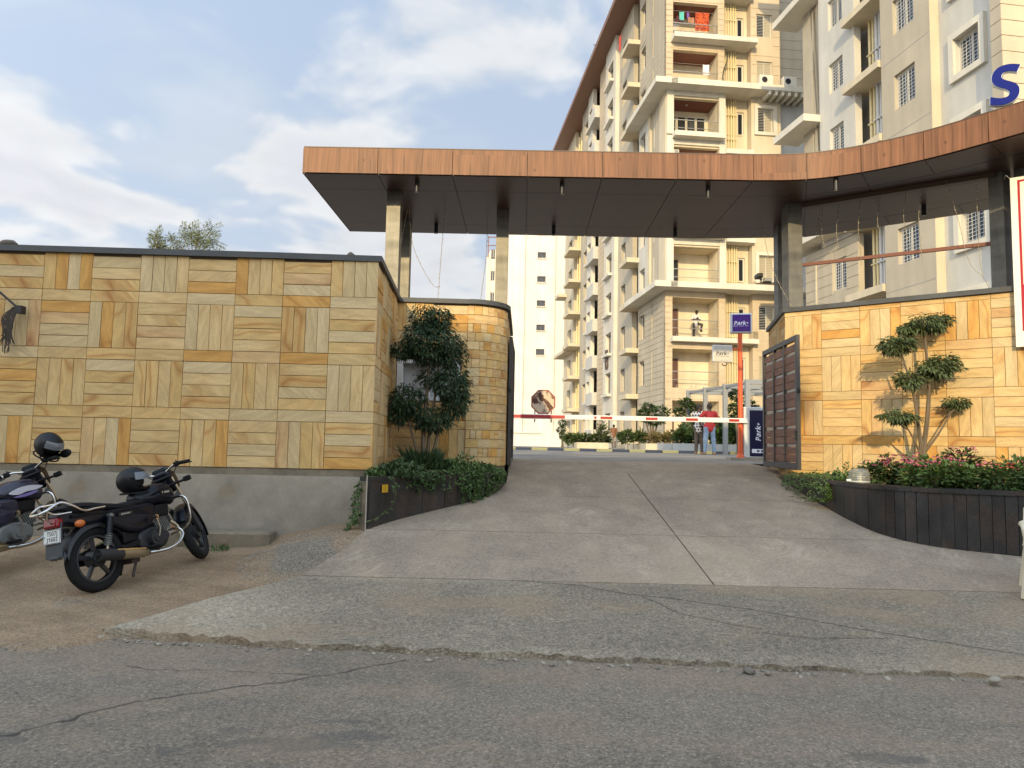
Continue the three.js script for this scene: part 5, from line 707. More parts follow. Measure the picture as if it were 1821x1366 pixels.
// string lights hanging from the canopy
{
  const wire = mat({ color: rgb(0.32, 0.27, 0.19), roughness: 0.7 }), bulb = mat({ color: rgb(0.55, 0.5, 0.38), roughness: 0.3 });
  const strands = (label, list) => { const t = thing('string_lights', label, 'string lights'); const r = rng(751); for (const pts of list) { const c = new THREE.CatmullRomCurve3(pts.map((p) => V(...p)), false, 'centripetal'), P = [tube(pts.map((p) => V(...p)), 0.0045, 40, 4)]; part('strand', P[0], wire, t); const B = []; const L = c.getLength(); for (let s = 0.12; s < L; s += 0.14) { const p = c.getPointAt(s / L); B.push(soup(new THREE.OctahedronGeometry(0.011)).translate(p.x + (r() - 0.5) * 0.03, p.y, p.z)); } if (B.length) part('bulbs', merge(B), bulb, t); } return t; };
  strands('thin string light wires hanging from the soffit above the cabin window', [[[-2.24, 5.96, 13.3], [-2.30, 5.4, 13.2], [-2.36, 4.7, 13.1]], [[-2.22, 5.96, 13.3], [-2.1, 5.2, 13.1], [-1.82, 4.6, 12.9], [-1.62, 4.32, 12.7], [-1.5, 4.28, 12.5]], [[-1.58, 5.96, 13.6], [-1.57, 5.2, 13.2], [-1.52, 4.3, 12.5], [-1.50, 3.95, 12.2]], [[-0.78, 5.96, 13.9], [-0.77, 5.2, 13.6], [-0.78, 3.95, 12.3]]]);
  const R = [[1459, 1454, 425], [1464, 1467, 440], [1494, 1491, 452], [1532, 1532, 470], [1567, 1567, 412], [1614, 1615, 422], [1644, 1640, 460]], L2 = R.map(([u0, u1, v], i) => { const d = 12.9 - i * 0.2; return [[(u0 - 930) / 1300 * (d + 0.35), 5.96, d + 0.35], [((u0 + u1) / 2 - 930) / 1300 * d, 5.45, d + 0.1], [(u1 - 930) / 1300 * d, 1.55 + (805 - v) / 1300 * d, d]]; });
  L2.push([[6.75, 5.96, 11.6], [6.83, 5.3, 11.45], [6.92, 4.5, 11.3], [6.98, 4.26, 11.1], [6.97, 4.05, 10.95]], [[7.1, 5.96, 11.4], [7.05, 5.3, 11.3], [7.0, 4.55, 11.2], [6.98, 4.26, 11.1]], [[4.35, 5.9, 13.4], [4.45, 5.0, 13.2], [4.62, 4.3, 12.9], [4.75, 3.98, 12.66], [5.0, 4.08, 12.5], [5.3, 3.97, 12.05]]);
  strands('thin string light wires hanging from the soffit above the right stone wall', L2);
}

// ---------------------------------------------------------------- plants
const leafM = (r, g, b, tr = 0) => new THREE.MeshPhysicalMaterial({ color: rgb(r, g, b), roughness: 0.62, side: THREE.DoubleSide });
const tintMap = tex(64, 64, (u, v) => { const k = 0.62 + 0.38 * vn(u * 16, v * 16, 801, 16, 16); return [k * (0.94 + 0.06 * vn(u * 9, v * 9, 802, 9, 9)), k, k * 0.96]; });
function leavesGeo(list) { // each leaf: [x, y, z, dirx, diry, dirz, length, width, tint]; a bent lance of four triangles
  const P = [], U = [], N = []; const d = v3(), s = v3(), n = v3(), up = v3(0, 1, 0);
  for (const [x, y, z, a, b, c, l, w, t] of list) {
    d.set(a, b, c).normalize(); s.crossVectors(d, up); if (s.lengthSq() < 1e-3) s.set(1, 0, 0); s.normalize(); const roll = (t * 7.3) % 1 * 1.6 - 0.8; s.applyAxisAngle(d, roll); n.crossVectors(s, d).normalize();
    const pt = (f, q, h) => [x + d.x * l * f + s.x * w * q + n.x * h, y + d.y * l * f + s.y * w * q + n.y * h - f * f * l * 0.12, z + d.z * l * f + s.z * w * q + n.z * h];
    const A = pt(0, 0, 0), B = pt(0.45, 0.5, l * 0.05), C = pt(0.45, -0.5, l * 0.05), M = pt(0.5, 0, -l * 0.01), E = pt(1, 0, -l * 0.04);
    for (const q of [A, M, B, A, C, M, B, M, E, C, E, M]) { P.push(...q); N.push(n.x * 0.7 + d.x * 0.05, n.y * 0.7 + 0.3, n.z * 0.7); } const uu = (t * 13.7) % 1, vv = (t * 5.1) % 1; for (let k = 0; k < 12; k++) U.push(uu, vv);
  }
  const g = new THREE.BufferGeometry(); g.setAttribute('position', new THREE.Float32BufferAttribute(P, 3)); g.setAttribute('uv', new THREE.Float32BufferAttribute(U, 2)); g.computeVertexNormals(); return g;
}
// leaves over the shell of a squashed ball, thinner at its heart, hanging outwards
function padLeaves(r, cx, cy, cz, rx, ry, rz, n, l, w, droop = 0.4, lump = 0.35) {
  const L = [], o = r() * 50; for (let i = 0; i < n; i++) { const a = r() * 6.283, h = r() * 2 - 1, q = Math.sqrt(1 - h * h), f = (1 - lump * 0.5 + (fbm(a * 1.3 + o, h * 2.2 + o, 3, 31) - 0.5) * lump * 2.4) * Math.pow(r(), 0.28); const X = Math.cos(a) * q, Z = Math.sin(a) * q; L.push([cx + X * rx * f, cy + h * ry * f, cz + Z * rz * f, X + (r() - 0.5) * 1.1, h * 0.5 - droop + (r() - 0.5) * 0.7, Z + (r() - 0.5) * 1.1, l * (0.65 + r() * 0.6), w * (0.7 + r() * 0.5), r()]); } return L;
}
const bark = mat({ map: tex(128, 256, (u, v) => { const n = fbm(u * 6, v * 14, 4, 811, 6, 14), k = 0.32 + n * 0.25; return [k, k * 0.88, k * 0.72]; }), roughness: 0.95 });
function limb(pts, r0, r1) { const c = new THREE.CatmullRomCurve3(pts.map((p) => v3(...p)), false, 'centripetal'), g = new THREE.TubeGeometry(c, 18, 1, 7, false), p = g.attributes.position, q = v3(), n = 8; for (let i = 0; i < p.count; i++) { const t = Math.floor(i / n) / 18; c.getPointAt(t, q); const k = mix(r0, r1, t) * (0.9 + 0.2 * vn(t * 9, i % n, 5)); p.setXYZ(i, q.x + (p.getX(i) - q.x) * k, q.y + (p.getY(i) - q.y) * k, q.z + (p.getZ(i) - q.z) * k); } g.computeVertexNormals(); return soup(g); }
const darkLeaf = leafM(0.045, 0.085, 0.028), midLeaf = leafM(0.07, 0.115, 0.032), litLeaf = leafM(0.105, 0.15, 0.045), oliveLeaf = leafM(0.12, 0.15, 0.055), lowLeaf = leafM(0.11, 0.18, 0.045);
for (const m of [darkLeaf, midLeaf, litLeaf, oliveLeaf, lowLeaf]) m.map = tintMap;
{ // dark clipped tree in the left planter, in front of the cabin window
  const t = thing('ornamental_tree', 'dark green clipped tree with layered crown in front of the small white window', 'tree', [-1.45, 1.06, -10.95]); const r = rng(821), L = [];
  for (const [x, y, z, a, b, c, n] of [[0.02, 2.02, 0, 0.50, 0.40, 0.42, 2100], [-0.08, 2.36, 0, 0.24, 0.26, 0.24, 520], [0.15, 2.38, 0.02, 0.20, 0.22, 0.2, 420], [-0.36, 1.90, 0.05, 0.26, 0.16, 0.22, 420], [0.30, 1.84, 0, 0.30, 0.22, 0.26, 520], [0.36, 1.40, 0.05, 0.30, 0.30, 0.28, 1000], [0.42, 1.12, 0.05, 0.22, 0.24, 0.22, 560], [-0.30, 1.14, 0.05, 0.30, 0.26, 0.28, 860], [-0.42, 0.94, 0.05, 0.20, 0.2, 0.2, 380], [0.06, 0.86, 0.02, 0.36, 0.2, 0.28, 800], [0.02, 1.5, -0.1, 0.26, 0.16, 0.2, 260]]) L.push(...padLeaves(r, x, y, z, a * 1.05, b * 1.05, c, Math.round(n * 1.5), 0.082, 0.024, 0.6));
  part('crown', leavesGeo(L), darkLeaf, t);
  const T = [limb([[0, 0, 0], [-0.05, 0.5, 0], [-0.02, 1.1, 0.02], [0.02, 1.9, 0]], 0.04, 0.018), limb([[0.05, 0, 0.03], [0.14, 0.5, 0.02], [0.22, 1.0, 0.04], [0.33, 1.4, 0.05]], 0.03, 0.012), limb([[-0.06, 0, 0], [-0.16, 0.45, 0.03], [-0.26, 0.8, 0.05], [-0.3, 1.15, 0.05]], 0.026, 0.01), limb([[0.0, 0, -0.05], [0.04, 0.7, -0.02], [0.12, 1.3, 0], [0.16, 2.2, 0]], 0.03, 0.01), limb([[-0.1, 0.05, 0.1], [-0.3, 0.32, 0.14], [-0.48, 0.42, 0.16]], 0.016, 0.008)]; part('trunk', merge(T), bark, t);
}
{ // sunlit tree against the right wall, flat pads of leaves on bare stems
  const t = thing('ornamental_tree', 'sunlit cloud pruned tree with separate leaf pads against the golden wall', 'tree', [5.92, 1.08, -10.98]); const r = rng(831), L = [], S = [];
  const P = [[0.10, 2.42, 0.0, 0.40, 0.15, 0.30, 860], [0.30, 2.50, 0.02, 0.24, 0.10, 0.2, 340], [-0.16, 2.34, 0.0, 0.20, 0.11, 0.2, 300], [-0.40, 2.08, 0.06, 0.32, 0.14, 0.26, 760], [-0.27, 2.17, 0.05, 0.2, 0.09, 0.18, 220], [0.20, 1.74, 0.10, 0.38, 0.17, 0.30, 900], [0.30, 1.86, 0.08, 0.26, 0.10, 0.22, 360], [-0.22, 1.56, 0.12, 0.28, 0.15, 0.24, 560], [-0.40, 1.02, 0.12, 0.32, 0.10, 0.24, 620], [0.50, 1.24, 0.06, 0.19, 0.10, 0.17, 330]];
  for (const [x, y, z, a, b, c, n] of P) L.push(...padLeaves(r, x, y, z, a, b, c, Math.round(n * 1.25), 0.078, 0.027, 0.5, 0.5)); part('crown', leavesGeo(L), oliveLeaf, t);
  const T = [limb([[0.02, 0, 0], [0.0, 0.4, 0], [0.08, 1.0, 0.02], [0.10, 1.5, 0.04], [0.08, 2.3, 0]], 0.042, 0.016), limb([[0.0, 0.3, 0], [-0.05, 0.8, 0.03], [-0.16, 1.4, 0.08], [-0.3, 1.95, 0.06]], 0.03, 0.012), limb([[0.02, 0.35, 0], [-0.16, 0.7, 0.06], [-0.34, 0.98, 0.1]], 0.018, 0.009), limb([[0.05, 0.5, 0], [0.25, 0.8, 0.03], [0.42, 1.1, 0.05], [0.5, 1.22, 0.06]], 0.018, 0.009), limb([[-0.06, 0, 0.05], [-0.22, 0.35, 0.08], [-0.5, 0.6, 0.1]], 0.016, 0.007), limb([[0.1, 1.5, 0.04], [0.2, 1.62, 0.06], [0.32, 1.8, 0.08]], 0.012, 0.006)];
  for (const [x, y, z, a] of P) for (let k = 0; k < 4; k++) { const q = r() * 6.28; T.push(limb([[x * 0.7, y - 0.2, z], [x + Math.cos(q) * a * 0.3, y - 0.04, z + Math.sin(q) * a * 0.3], [x + Math.cos(q) * a * 0.8, y + 0.02, z + Math.sin(q) * a * 0.6]], 0.007, 0.003)); } part('trunk', merge(T), bark, t);
}
// shrubs, creepers and flowers in the planters
function shrub(name, label, cat, [x, y, d], pads, lf, m, { l = 0.06, w = 0.03, flowers = null, seed = 1, group } = {}) {
  const t = thing(name, label, cat, [x, y, -d], 0, group), r = rng(seed * 97 + 5), L = []; for (const [a, b, c, rx, ry, rz, n] of pads) L.push(...padLeaves(r, a, b, c, rx, ry, rz, n, l, w, -0.15, 0.5)); part('foliage', leavesGeo(L), m, t);
  const T = []; for (let i = 0; i < 7; i++) { const [a, b, c, rx] = pads[i % pads.length]; T.push(limb([[a * 0.5, 0, c * 0.5], [a + (r() - 0.5) * rx, b * 0.6, c], [a + (r() - 0.5) * rx * 1.4, b * 1.1, c + (r() - 0.5) * 0.1]], 0.008, 0.004)); } part('stems', merge(T), bark, t);
  if (flowers) { const F = []; for (let i = 0; i < flowers.n * 2.2; i++) { const p = pads[Math.floor(r() * pads.length)], q = r() * 6.283, e = 0.5 + r() * 0.5, fx = p[0] + Math.cos(q) * p[3] * 0.9 * Math.sqrt(1 - e * e * 0.6), fy = p[1] + p[4] * e * 1.02 + 0.015, fz = p[2] + Math.abs(Math.sin(q)) * p[5] * 0.8; for (let k = 0; k < 9; k++) { const a = k * 0.7, rr = 0.022 * Math.sqrt(k / 9); F.push([fx + Math.cos(a * 3) * rr, fy + (r()) * 0.012, fz + Math.sin(a * 3) * rr, Math.cos(a * 3), 0.5, Math.sin(a * 3), 0.027, 0.026, r()]); } } part('flowers', leavesGeo(F), flowers.m, t); }
  return t;
}
const pink = mat({ color: rgb(0.78, 0.17, 0.30), side: THREE.DoubleSide, roughness: 0.7, map: tintMap }), redF = mat({ color: rgb(0.50, 0.09, 0.06), side: THREE.DoubleSide, roughness: 0.7 }), whiteF = mat({ color: rgb(0.8, 0.78, 0.66), side: THREE.DoubleSide, roughness: 0.7 });
{
  const F = [[5.02, 10.2, 'small flowering shrub tucked behind the glass dome', pink, 14], [5.18, 9.45, 'pink flowering shrub just right of the glass dome', pink, 22], [5.62, 9.55, 'tall leafy pink flowering shrub at the foot of the sunlit tree', pink, 14], [5.15, 8.92, 'low flowering shrub leaning over the planter coping below the tree', pink, 6], [6.15, 9.05, 'flowering shrub with rose blooms right of the tree trunk', pink, 16], [5.75, 8.72, 'dense green shrub with few red blooms along the coping', redF, 5], [6.75, 8.95, 'tall shrub topped with small white blooms near the banner', whiteF, 10], [6.5, 8.52, 'shrub with red blooms on the coping towards the right edge', redF, 9], [7.25, 8.62, 'flowering shrub cut by the right edge of the picture', redF, 12]];
  F.forEach(([x, d, label, m, n], i) => shrub('flowering_shrub', label, 'flowering shrub', [x, 1.06, d], [[0, 0.24, 0, 0.34, 0.20 + (i % 3) * 0.03, 0.30, 620], [0.2, 0.18, 0.08, 0.24, 0.2, 0.24, 330], [-0.22, 0.20, 0.06, 0.24, 0.18, 0.24, 330], ...(i === 2 || i === 6 ? [[0.05, 0.42, -0.05, 0.22, 0.16, 0.2, 300]] : [])], 0, i % 2 ? lowLeaf : midLeaf, { l: 0.085, w: 0.040, seed: i + 2, flowers: { n, m } }));
}
function creeper(label, seeds, strandsDef, n, seed, lf = lowLeaf) { // a mat of small leaves and hanging strands
  const t = thing('creeper', label, 'creeper'), r = rng(seed), L = [], S = [];
  for (const [x, y, d, rx, ry, rz, k] of seeds) for (let i = 0; i < k; i++) { const a = r() * 6.283, q = Math.sqrt(r()), h = r(); L.push([x + Math.cos(a) * q * rx, y + h * ry * (1.15 - q * 0.6) + (fbm(x + a, q * 3, 2, 9) - 0.5) * 0.06, -d + Math.sin(a) * q * rz, r() - 0.5, 0.25 + r() * 0.5, r() - 0.5, 0.05 + r() * 0.045, 0.022 + r() * 0.016, r()]); }
  for (const [pts, k] of strandsDef) { const c = new THREE.CatmullRomCurve3(pts.map((p) => V(...p)), false, 'centripetal'); S.push(tube(pts.map((p) => V(...p)), 0.0035, 24, 4)); for (let i = 0; i < k; i++) { const p = c.getPoint(r()); L.push([p.x + (r() - 0.5) * 0.05, p.y + (r() - 0.5) * 0.04, p.z + (r() - 0.2) * 0.05, r() - 0.5, -0.3 + r() * 0.4, r() * 0.8, 0.040 + r() * 0.022, 0.020 + r() * 0.010, r()]); } }
  part('foliage', leavesGeo(L), lf, t); if (S.length) part('strands', merge(S), mat({ color: rgb(0.10, 0.10, 0.04), roughness: 0.9 }), t); return t;
}
{
  const hang = (r, x0, d0, x1, d1, yTop, len, n, k) => range(0, 1, n).map((t) => { const x = mix(x0, x1, t) + (r() - 0.5) * 0.06, d = mix(d0, d1, t) + (r() - 0.5) * 0.05, l = len * (0.45 + r() * 0.75); return [[[x - 0.18, yTop + 0.05, d + 0.12], [x, yTop + 0.03, d - 0.01], [x + 0.03, yTop - l * 0.5, d - 0.06], [x + 0.02 + (r() - 0.5) * 0.06, yTop - l, d - 0.06 + (r() - 0.5) * 0.05]], k]; });
  const r = rng(841);
  creeper('thick green creeper spilling over the left planter towards the rounded wall', [[-1.0, 1.08, 10.85, 0.42, 0.20, 0.5, 1500], [-0.66, 1.10, 11.35, 0.26, 0.16, 0.4, 700], [-0.9, 1.1, 10.6, 0.3, 0.3, 0.25, 300]], [...hang(r, -0.90, 10.28, -0.42, 11.12, 1.13, 0.36, 18, 60), ...hang(r, -0.76, 10.44, -0.60, 10.72, 1.13, 0.62, 10, 75), ...hang(r, -1.5, 9.48, -0.9, 10.28, 1.13, 0.22, 9, 26), ...hang(r, -0.40, 11.15, -0.31, 11.7, 1.13, 0.16, 8, 80)], 0, 851);
  creeper('leafy ground cover filling the left planter behind its granite coping', [[-1.62, 1.08, 9.9, 0.30, 0.22, 0.55, 2200], [-1.45, 1.08, 10.55, 0.45, 0.30, 0.5, 2600], [-1.55, 1.08, 9.45, 0.2, 0.12, 0.2, 500]], [...hang(r, -1.40, 9.62, -1.12, 10.0, 1.13, 0.18, 8, 60)], 0, 853, midLeaf);
  creeper('thin creeper strand hanging at the end of the concrete plinth', [[-1.84, 1.10, 9.12, 0.12, 0.10, 0.1, 240]], [[[[-1.83, 1.14, 9.05], [-1.98, 1.06, 8.96], [-2.03, 0.86, 8.95], [-2.06, 0.62, 8.95], [-2.12, 0.47, 8.92]], 210], [[[-1.9, 1.1, 9.0], [-1.99, 0.9, 8.94], [-1.98, 0.70, 8.93], [-2.02, 0.56, 8.93]], 120], [[[-1.64, 1.14, 9.2], [-1.60, 1.08, 9.16], [-1.57, 0.92, 9.14], [-1.63, 0.74, 9.08], [-1.84, 0.60, 8.84]], 46]], 0, 857);
  creeper('creeper trailing over the planter end below the open gate leaf', [[4.54, 1.08, 10.8, 0.17, 0.14, 0.75, 800], [4.6, 1.08, 11.7, 0.14, 0.12, 0.4, 350], [4.6, 1.1, 10.5, 0.14, 0.26, 0.3, 220]], [...range(0, 1, 18).map((t) => { const d = 10.5 + t * 1.7, l = 0.05 + r() * r() * 0.36; return [[[4.62, 1.18, d], [4.36, 1.19, d], [4.27, 1.1 - l * 0.4, d - 0.03], [4.16 + r() * 0.1, 1.08 - l, d - 0.12]], 44]; }), ...range(0, 1, 5).map((t) => [[[4.36, 1.17, 10.5 + t * 0.1], [4.30, 1.0, 10.45], [4.29, 0.9, 10.42 + t * .05], [4.20 - t * 0.25, 0.88 - t * 0.0, 10.5 + t * 0.5]], 60])], 0, 859);
  // strap-leaved tuft under the tree
  const q = rng(861), L = []; for (let i = 0; i < 420; i++) { const a = q() * 6.283, s = q() * 0.16; L.push([-1.42 + Math.cos(a) * s, 1.08, -10.35 + Math.sin(a) * s, Math.cos(a) * 0.7, 1.2 + q(), Math.sin(a) * 0.7, 0.25 + q() * 0.32, 0.016, q()]); } const tt = thing('strap_plant', 'tuft of long strap leaves at the foot of the dark clipped tree', 'plant'); part('leaves', leavesGeo(L), darkLeaf, tt);
  // weeds by the footing kerb
  const W = []; for (let i = 0; i < 700; i++) { const x = -4.9 + q() * 2.0, d = 8.58 - q() * q() * 0.28, k = ss(0.35, 0.7, vn(x * 4, d * 4, 5)); if (q() > k * 1.4) continue; W.push([x, dirtY(x, d), -d, q() - 0.5, 1, q() - 0.5, 0.04 + q() * 0.07, 0.008 + q() * 0.008, q()]); } const wd = part(numbered('weeds'), leavesGeo(W), lowLeaf, scene); wd.userData = { kind: 'stuff', label: 'sparse green weeds along the foot of the footing kerb' };
}
{ // feathery tree tops behind the left wall
  const fea = (label, x, d, y, br, seed) => { const t = thing('feathery_tree', label, 'tree', [x, 0.4, -d]), r = rng(seed), L = [], T = [limb([[0, 0, 0], [0.05, 1.5, 0], [0, y - 0.4, 0]], 0.05, 0.02)];
    for (const [dx, dy, len, a] of br) { const p0 = [dx * 0.1, y - 0.35 + dy * 0.1, 0], p1 = [dx, y + dy, (r() - 0.5) * 0.3]; T.push(limb([p0, [(p0[0] + p1[0]) / 2, (p0[1] + p1[1]) / 2 + 0.05, p1[2] / 2], p1], 0.012, 0.004));
      for (let k = 0; k < 9; k++) { const f = 0.35 + k / 9 * 0.65, bx0 = mix(p0[0], p1[0], f), by = mix(p0[1], p1[1], f), bz = mix(0, p1[2], f), q = a + (k % 2 ? 0.9 : -0.9) + (r() - 0.5) * 0.5, l = len * (0.6 + r() * 0.5); for (let j = 0; j < 12; j++) { const s = j / 12 * l, px = bx0 + Math.cos(q) * s, py = by + Math.sin(q) * s - s * s * 0.4; for (const sd of [-1, 1]) L.push([px, py, bz + (r() - 0.5) * 0.05, Math.cos(q + sd * 0.9), Math.sin(q + sd * 0.9) - 0.2, (r() - 0.5) * 0.6, 0.075 + r() * 0.03, 0.016, r()]); } } }
    part('crown', leavesGeo(L), leafM(0.13, 0.15, 0.055), t); part('trunk', merge(T), bark, t); };
  fea('feathery green tree top showing above the middle of the left stone wall', -6.55, 14, 5.02, [[-0.35, 0.22, 0.3, 2.3], [-0.15, 0.36, 0.3, 1.8], [0.1, 0.22, 0.28, 1.4], [0.33, 0.34, 0.28, 1.2], [0.42, 0.05, 0.28, 0.3], [-0.45, 0.0, 0.26, 2.9], [0.15, 0.05, 0.25, 0.9]], 871);
  fea('small sprig of feathery leaves above the wall left of the tree top', -7.35, 14, 4.96, [[-0.05, 0.32, 0.16, 1.7], [0.08, 0.15, 0.16, 0.8], [0.14, 0.0, 0.16, 0.2]], 873);
}
// ---------------------------------------------------------------- courtyard planting behind the barrier
const PLANT = (u, d) => (u - 930) / 1300 * d;
{
  const kerbM = [mat({ color: rgb(0.62, 0.50, 0.20), roughness: 0.8 }), mat({ color: rgb(0.10, 0.10, 0.11), roughness: 0.8 })], kb = thing('painted_kerb', 'low kerb painted in yellow and black blocks behind the barrier', 'kerb'); for (let i = 0; i < 22; i++) { const x = -0.6 + i * 0.62, d = 28.6 - i * 0.06; part('kerb_block', cb(0.6, 0.16, 0.22, x, rampY(d) + 0.02, -d, 0.015), kerbM[i % 2], kb); }
  const bed = (label, x0, x1, d0, d1, h, m) => { const t = thing('garden_bed', label, 'garden bed'); const y = rampY(d0) - 0.05; part('edge_wall', merge([uvBox(bx(x1 - x0, h, 0.15, (x0 + x1) / 2, y + h / 2, -d0)), uvBox(bx(0.15, h - 0.01, d1 - d0, x0, y + h / 2, -(d0 + d1) / 2 - 0.08))]), m, t); part('soil', bx(x1 - x0 - 0.2, 0.1, d1 - d0, (x0 + x1) / 2, y + h - 0.12, -(d0 + d1) / 2 - 0.1), soilMat, t); };
  bed('grey low walled garden bed behind the two men', PLANT(1195, 28.4), 13, 28.4, 33, 0.42, MT.greyPlaster); bed('cream low walled garden bed along the side of the apartment block', 5.35, PLANT(1195, 30) - 0.1, 31.5, 38, 0.4, MT.cream); bed('far garden bed at the foot of the apartment block', 3.3, 5.1, 44, 58, 0.4, MT.cream);
  const top = (label, d, balls, seed, base) => { const t = thing('topiary_tree', label, 'topiary tree'), r = rng(seed), L = [], T = []; const x0 = balls.reduce((a, b) => a + b[0], 0) / balls.length, X0 = PLANT(x0, d), y0 = base ?? rampY(d); for (const [u, v, w, h] of balls) { const x = PLANT(u, d), y = 1.55 + (792 + (u - 930) * 0.0207 - v) / 1300 * d, rx = w / 2600 * d, ry = h / 2600 * d; L.push(...padLeaves(r, x, y, -d + (r() - 0.5) * rx, rx, ry, rx, Math.round(900 * rx), 0.16, 0.08, -0.1, 0.3)); T.push(limb([[X0 + (r() - 0.5) * 0.15, y0, -d], [mix(X0, x, 0.4), mix(y0, y, 0.5), -d], [x, y, -d]], 0.05, 0.03)); } part('crown', leavesGeo(L), midLeaf, t); part('trunk', merge(T), bark, t); };
  top('topiary tree with three clipped balls in front of the corner windows', 33, [[1153, 725, 24, 16], [1143, 735, 22, 16], [1172, 735, 34, 26], [1160, 748, 40, 16]], 881); top('slender topiary tree with small balls left of the two men', 30, [[1217, 716, 24, 15], [1207, 733, 20, 15], [1231, 727, 14, 14]], 883); top('topiary tree with four clipped balls beside the orange post', 27.5, [[1307, 703, 26, 20], [1301, 726, 22, 16], [1333, 721, 24, 16], [1305, 741, 16, 10]], 885);
  top('dark clipped shrub tree at the left end of the far garden', 48, [[999, 752, 14, 14], [997, 764, 16, 14], [1001, 776, 14, 12]], 887);
  const hd = (label, d, u0, u1, v0, v1, n, seed, m, l = 0.2) => { const t = thing('leafy_shrub', label, 'shrub'), r = rng(seed), x0 = PLANT(u0, d), x1 = PLANT(u1, d), h = 792 + ((u0 + u1) / 2 - 930) * 0.0207, y0 = 1.55 + (h - v1) / 1300 * d, y1 = 1.55 + (h - v0) / 1300 * d, L = []; const k = Math.max(1, Math.round((x1 - x0) / 0.6)); for (let i = 0; i < k; i++) L.push(...padLeaves(r, mix(x0, x1, (i + 0.5) / k), mix(y0, y1, 0.45 + (r() - 0.5) * 0.2), -d + (r() - 0.5) * 0.4, (x1 - x0) / k * 0.7, (y1 - y0) * 0.5, 0.5, Math.round(n / k), l, l * 0.45, -0.4, 0.6)); part('foliage', leavesGeo(L), m, t); part('stems', merge([0.3, 0.5, 0.7].map((f) => rod(v3(mix(x0, x1, f), y0 - 0.3, -d), v3(mix(x0, x1, f), y1 - 0.2, -d), 0.02))), bark, t); };
  hd('dense green shrubs behind the patterned shirt man', 29.2, 1196, 1240, 757, 797, 1500, 891, midLeaf); hd('dense green shrubs between the red shirt man and the orange post', 29.2, 1262, 1316, 757, 797, 1700, 893, lowLeaf); hd('pale leafy shrubs in the cream garden bed', 33.5, 1100, 1150, 763, 788, 1100, 895, litLeaf); hd('dry looking low shrub at the end of the cream garden bed', 33, 1150, 1192, 768, 790, 800, 897, leafM(0.20, 0.17, 0.07)); hd('low green shrubs at the foot of the far side wall', 47, 1003, 1082, 770, 789, 1500, 899, litLeaf, 0.3);
  hd('broad leaved canna plants behind the barrier arm', 30.2, 1214, 1310, 748, 772, 160, 901, lowLeaf, 0.55);
  hd('thin bush with small leaves before the far beige wall strip', 46, 1060, 1078, 742, 786, 300, 903, oliveLeaf, 0.25);
}
{ // grey steel pergola
  const t = thing('pergola', 'grey steel pergola of square portal frames in front of the balconies', 'pergola'); MT.perg = mat({ color: rgb(0.22, 0.225, 0.225), roughness: 0.5 });
  const F = [[6.87, 30.6], [7.18, 29.0], [7.52, 27.4], [7.74, 25.4]]; F.forEach(([x, d], i) => { const y1 = 3.92; part('post', beam(V(x, 1.35, d), V(x, y1, d), 0.16, 0.16), MT.perg, t); part('beam', beam(V(x - 0.08, y1, d), V(x + 5.2, y1 + 0.0, d + 0.3), 0.14, 0.16), MT.perg, t); part('post', beam(V(x + 5.1, 1.35, d + 0.3), V(x + 5.1, y1 - 0.09, d + 0.3), 0.16, 0.16), MT.perg, t); if (i) { const [px, pd] = F[i - 1]; for (const k of [0.02, 1.4, 2.8, 4.2]) part('rafter', beam(V(px + k, 3.90 - 0.0, pd), V(x + k, 3.90, d), 0.08, 0.10), MT.perg, t); } });
}
{ // low white boundary wall and a parked scooter far left of the kerb
  const w = thing('low_wall', 'low white boundary wall with a dark top rail in front of the white tower', 'wall'); part('wall', uvBox(bx(7.5, 1.3, 0.2, -0.6, 2.1, -62)), MT.towerWhite, w); part('rail', bx(5.0, 0.08, 0.1, -1.0, 2.62, -61.85), MT.rail, w);
}

// ---------------------------------------------------------------- motorcycles (x forward from the rear axle, y up from the ground, z to the right)
const dim = (o) => new THREE.MeshPhysicalMaterial({ specularIntensity: 0.45, ...o }), rubber = dim({ color: rgb(0.013, 0.013, 0.013), roughness: 0.85 }), satin = dim({ color: rgb(0.007, 0.007, 0.008), roughness: 0.5 }), gloss = dim({ color: rgb(0.004, 0.005, 0.010), roughness: 0.3, clearcoat: 0.12, clearcoatRoughness: 0.1 }), vinyl = dim({ color: rgb(0.010, 0.010, 0.011), roughness: 0.7 }), chrome = mat({ color: rgb(0.62, 0.61, 0.58), roughness: 0.16, metalness: 1 }), alloy = mat({ color: rgb(0.045, 0.045, 0.05), roughness: 0.4, metalness: 0.4 }), castGrey = mat({ color: rgb(0.20, 0.20, 0.19), roughness: 0.5, metalness: 0.5 }), darkCast = mat({ color: rgb(0.028, 0.028, 0.03), roughness: 0.5, metalness: 0.3 }), brass = mat({ color: rgb(0.40, 0.34, 0.23), roughness: 0.32, metalness: 0.85 });
function side(profile, width, bevel = 0.02, seg = 3) { // a side outline (x, y) given width across z, edges rounded
  const s = new THREE.Shape(); const c = new THREE.CatmullRomCurve3(profile.map(([x, y]) => v3(x, y, 0)), true, 'centripetal'), pts = c.getSpacedPoints(60); s.moveTo(pts[0].x, pts[0].y); for (let i = 1; i < 60; i++) s.lineTo(pts[i].x, pts[i].y); s.closePath();
  const g = new THREE.ExtrudeGeometry(s, { depth: Math.max(0.001, width - 2 * bevel), bevelEnabled: true, bevelSize: bevel, bevelThickness: bevel, bevelSegments: seg, bevelOffset: -bevel }); g.translate(0, 0, -(width - 2 * bevel) / 2); return soup(g);
}
function bulge(g, zmax, f) { const p = g.attributes.position; for (let i = 0; i < p.count; i++) { const [k, o] = f(p.getX(i), p.getY(i)); p.setZ(i, p.getZ(i) * k + (o ?? 0)); } g.computeVertexNormals(); return g; }
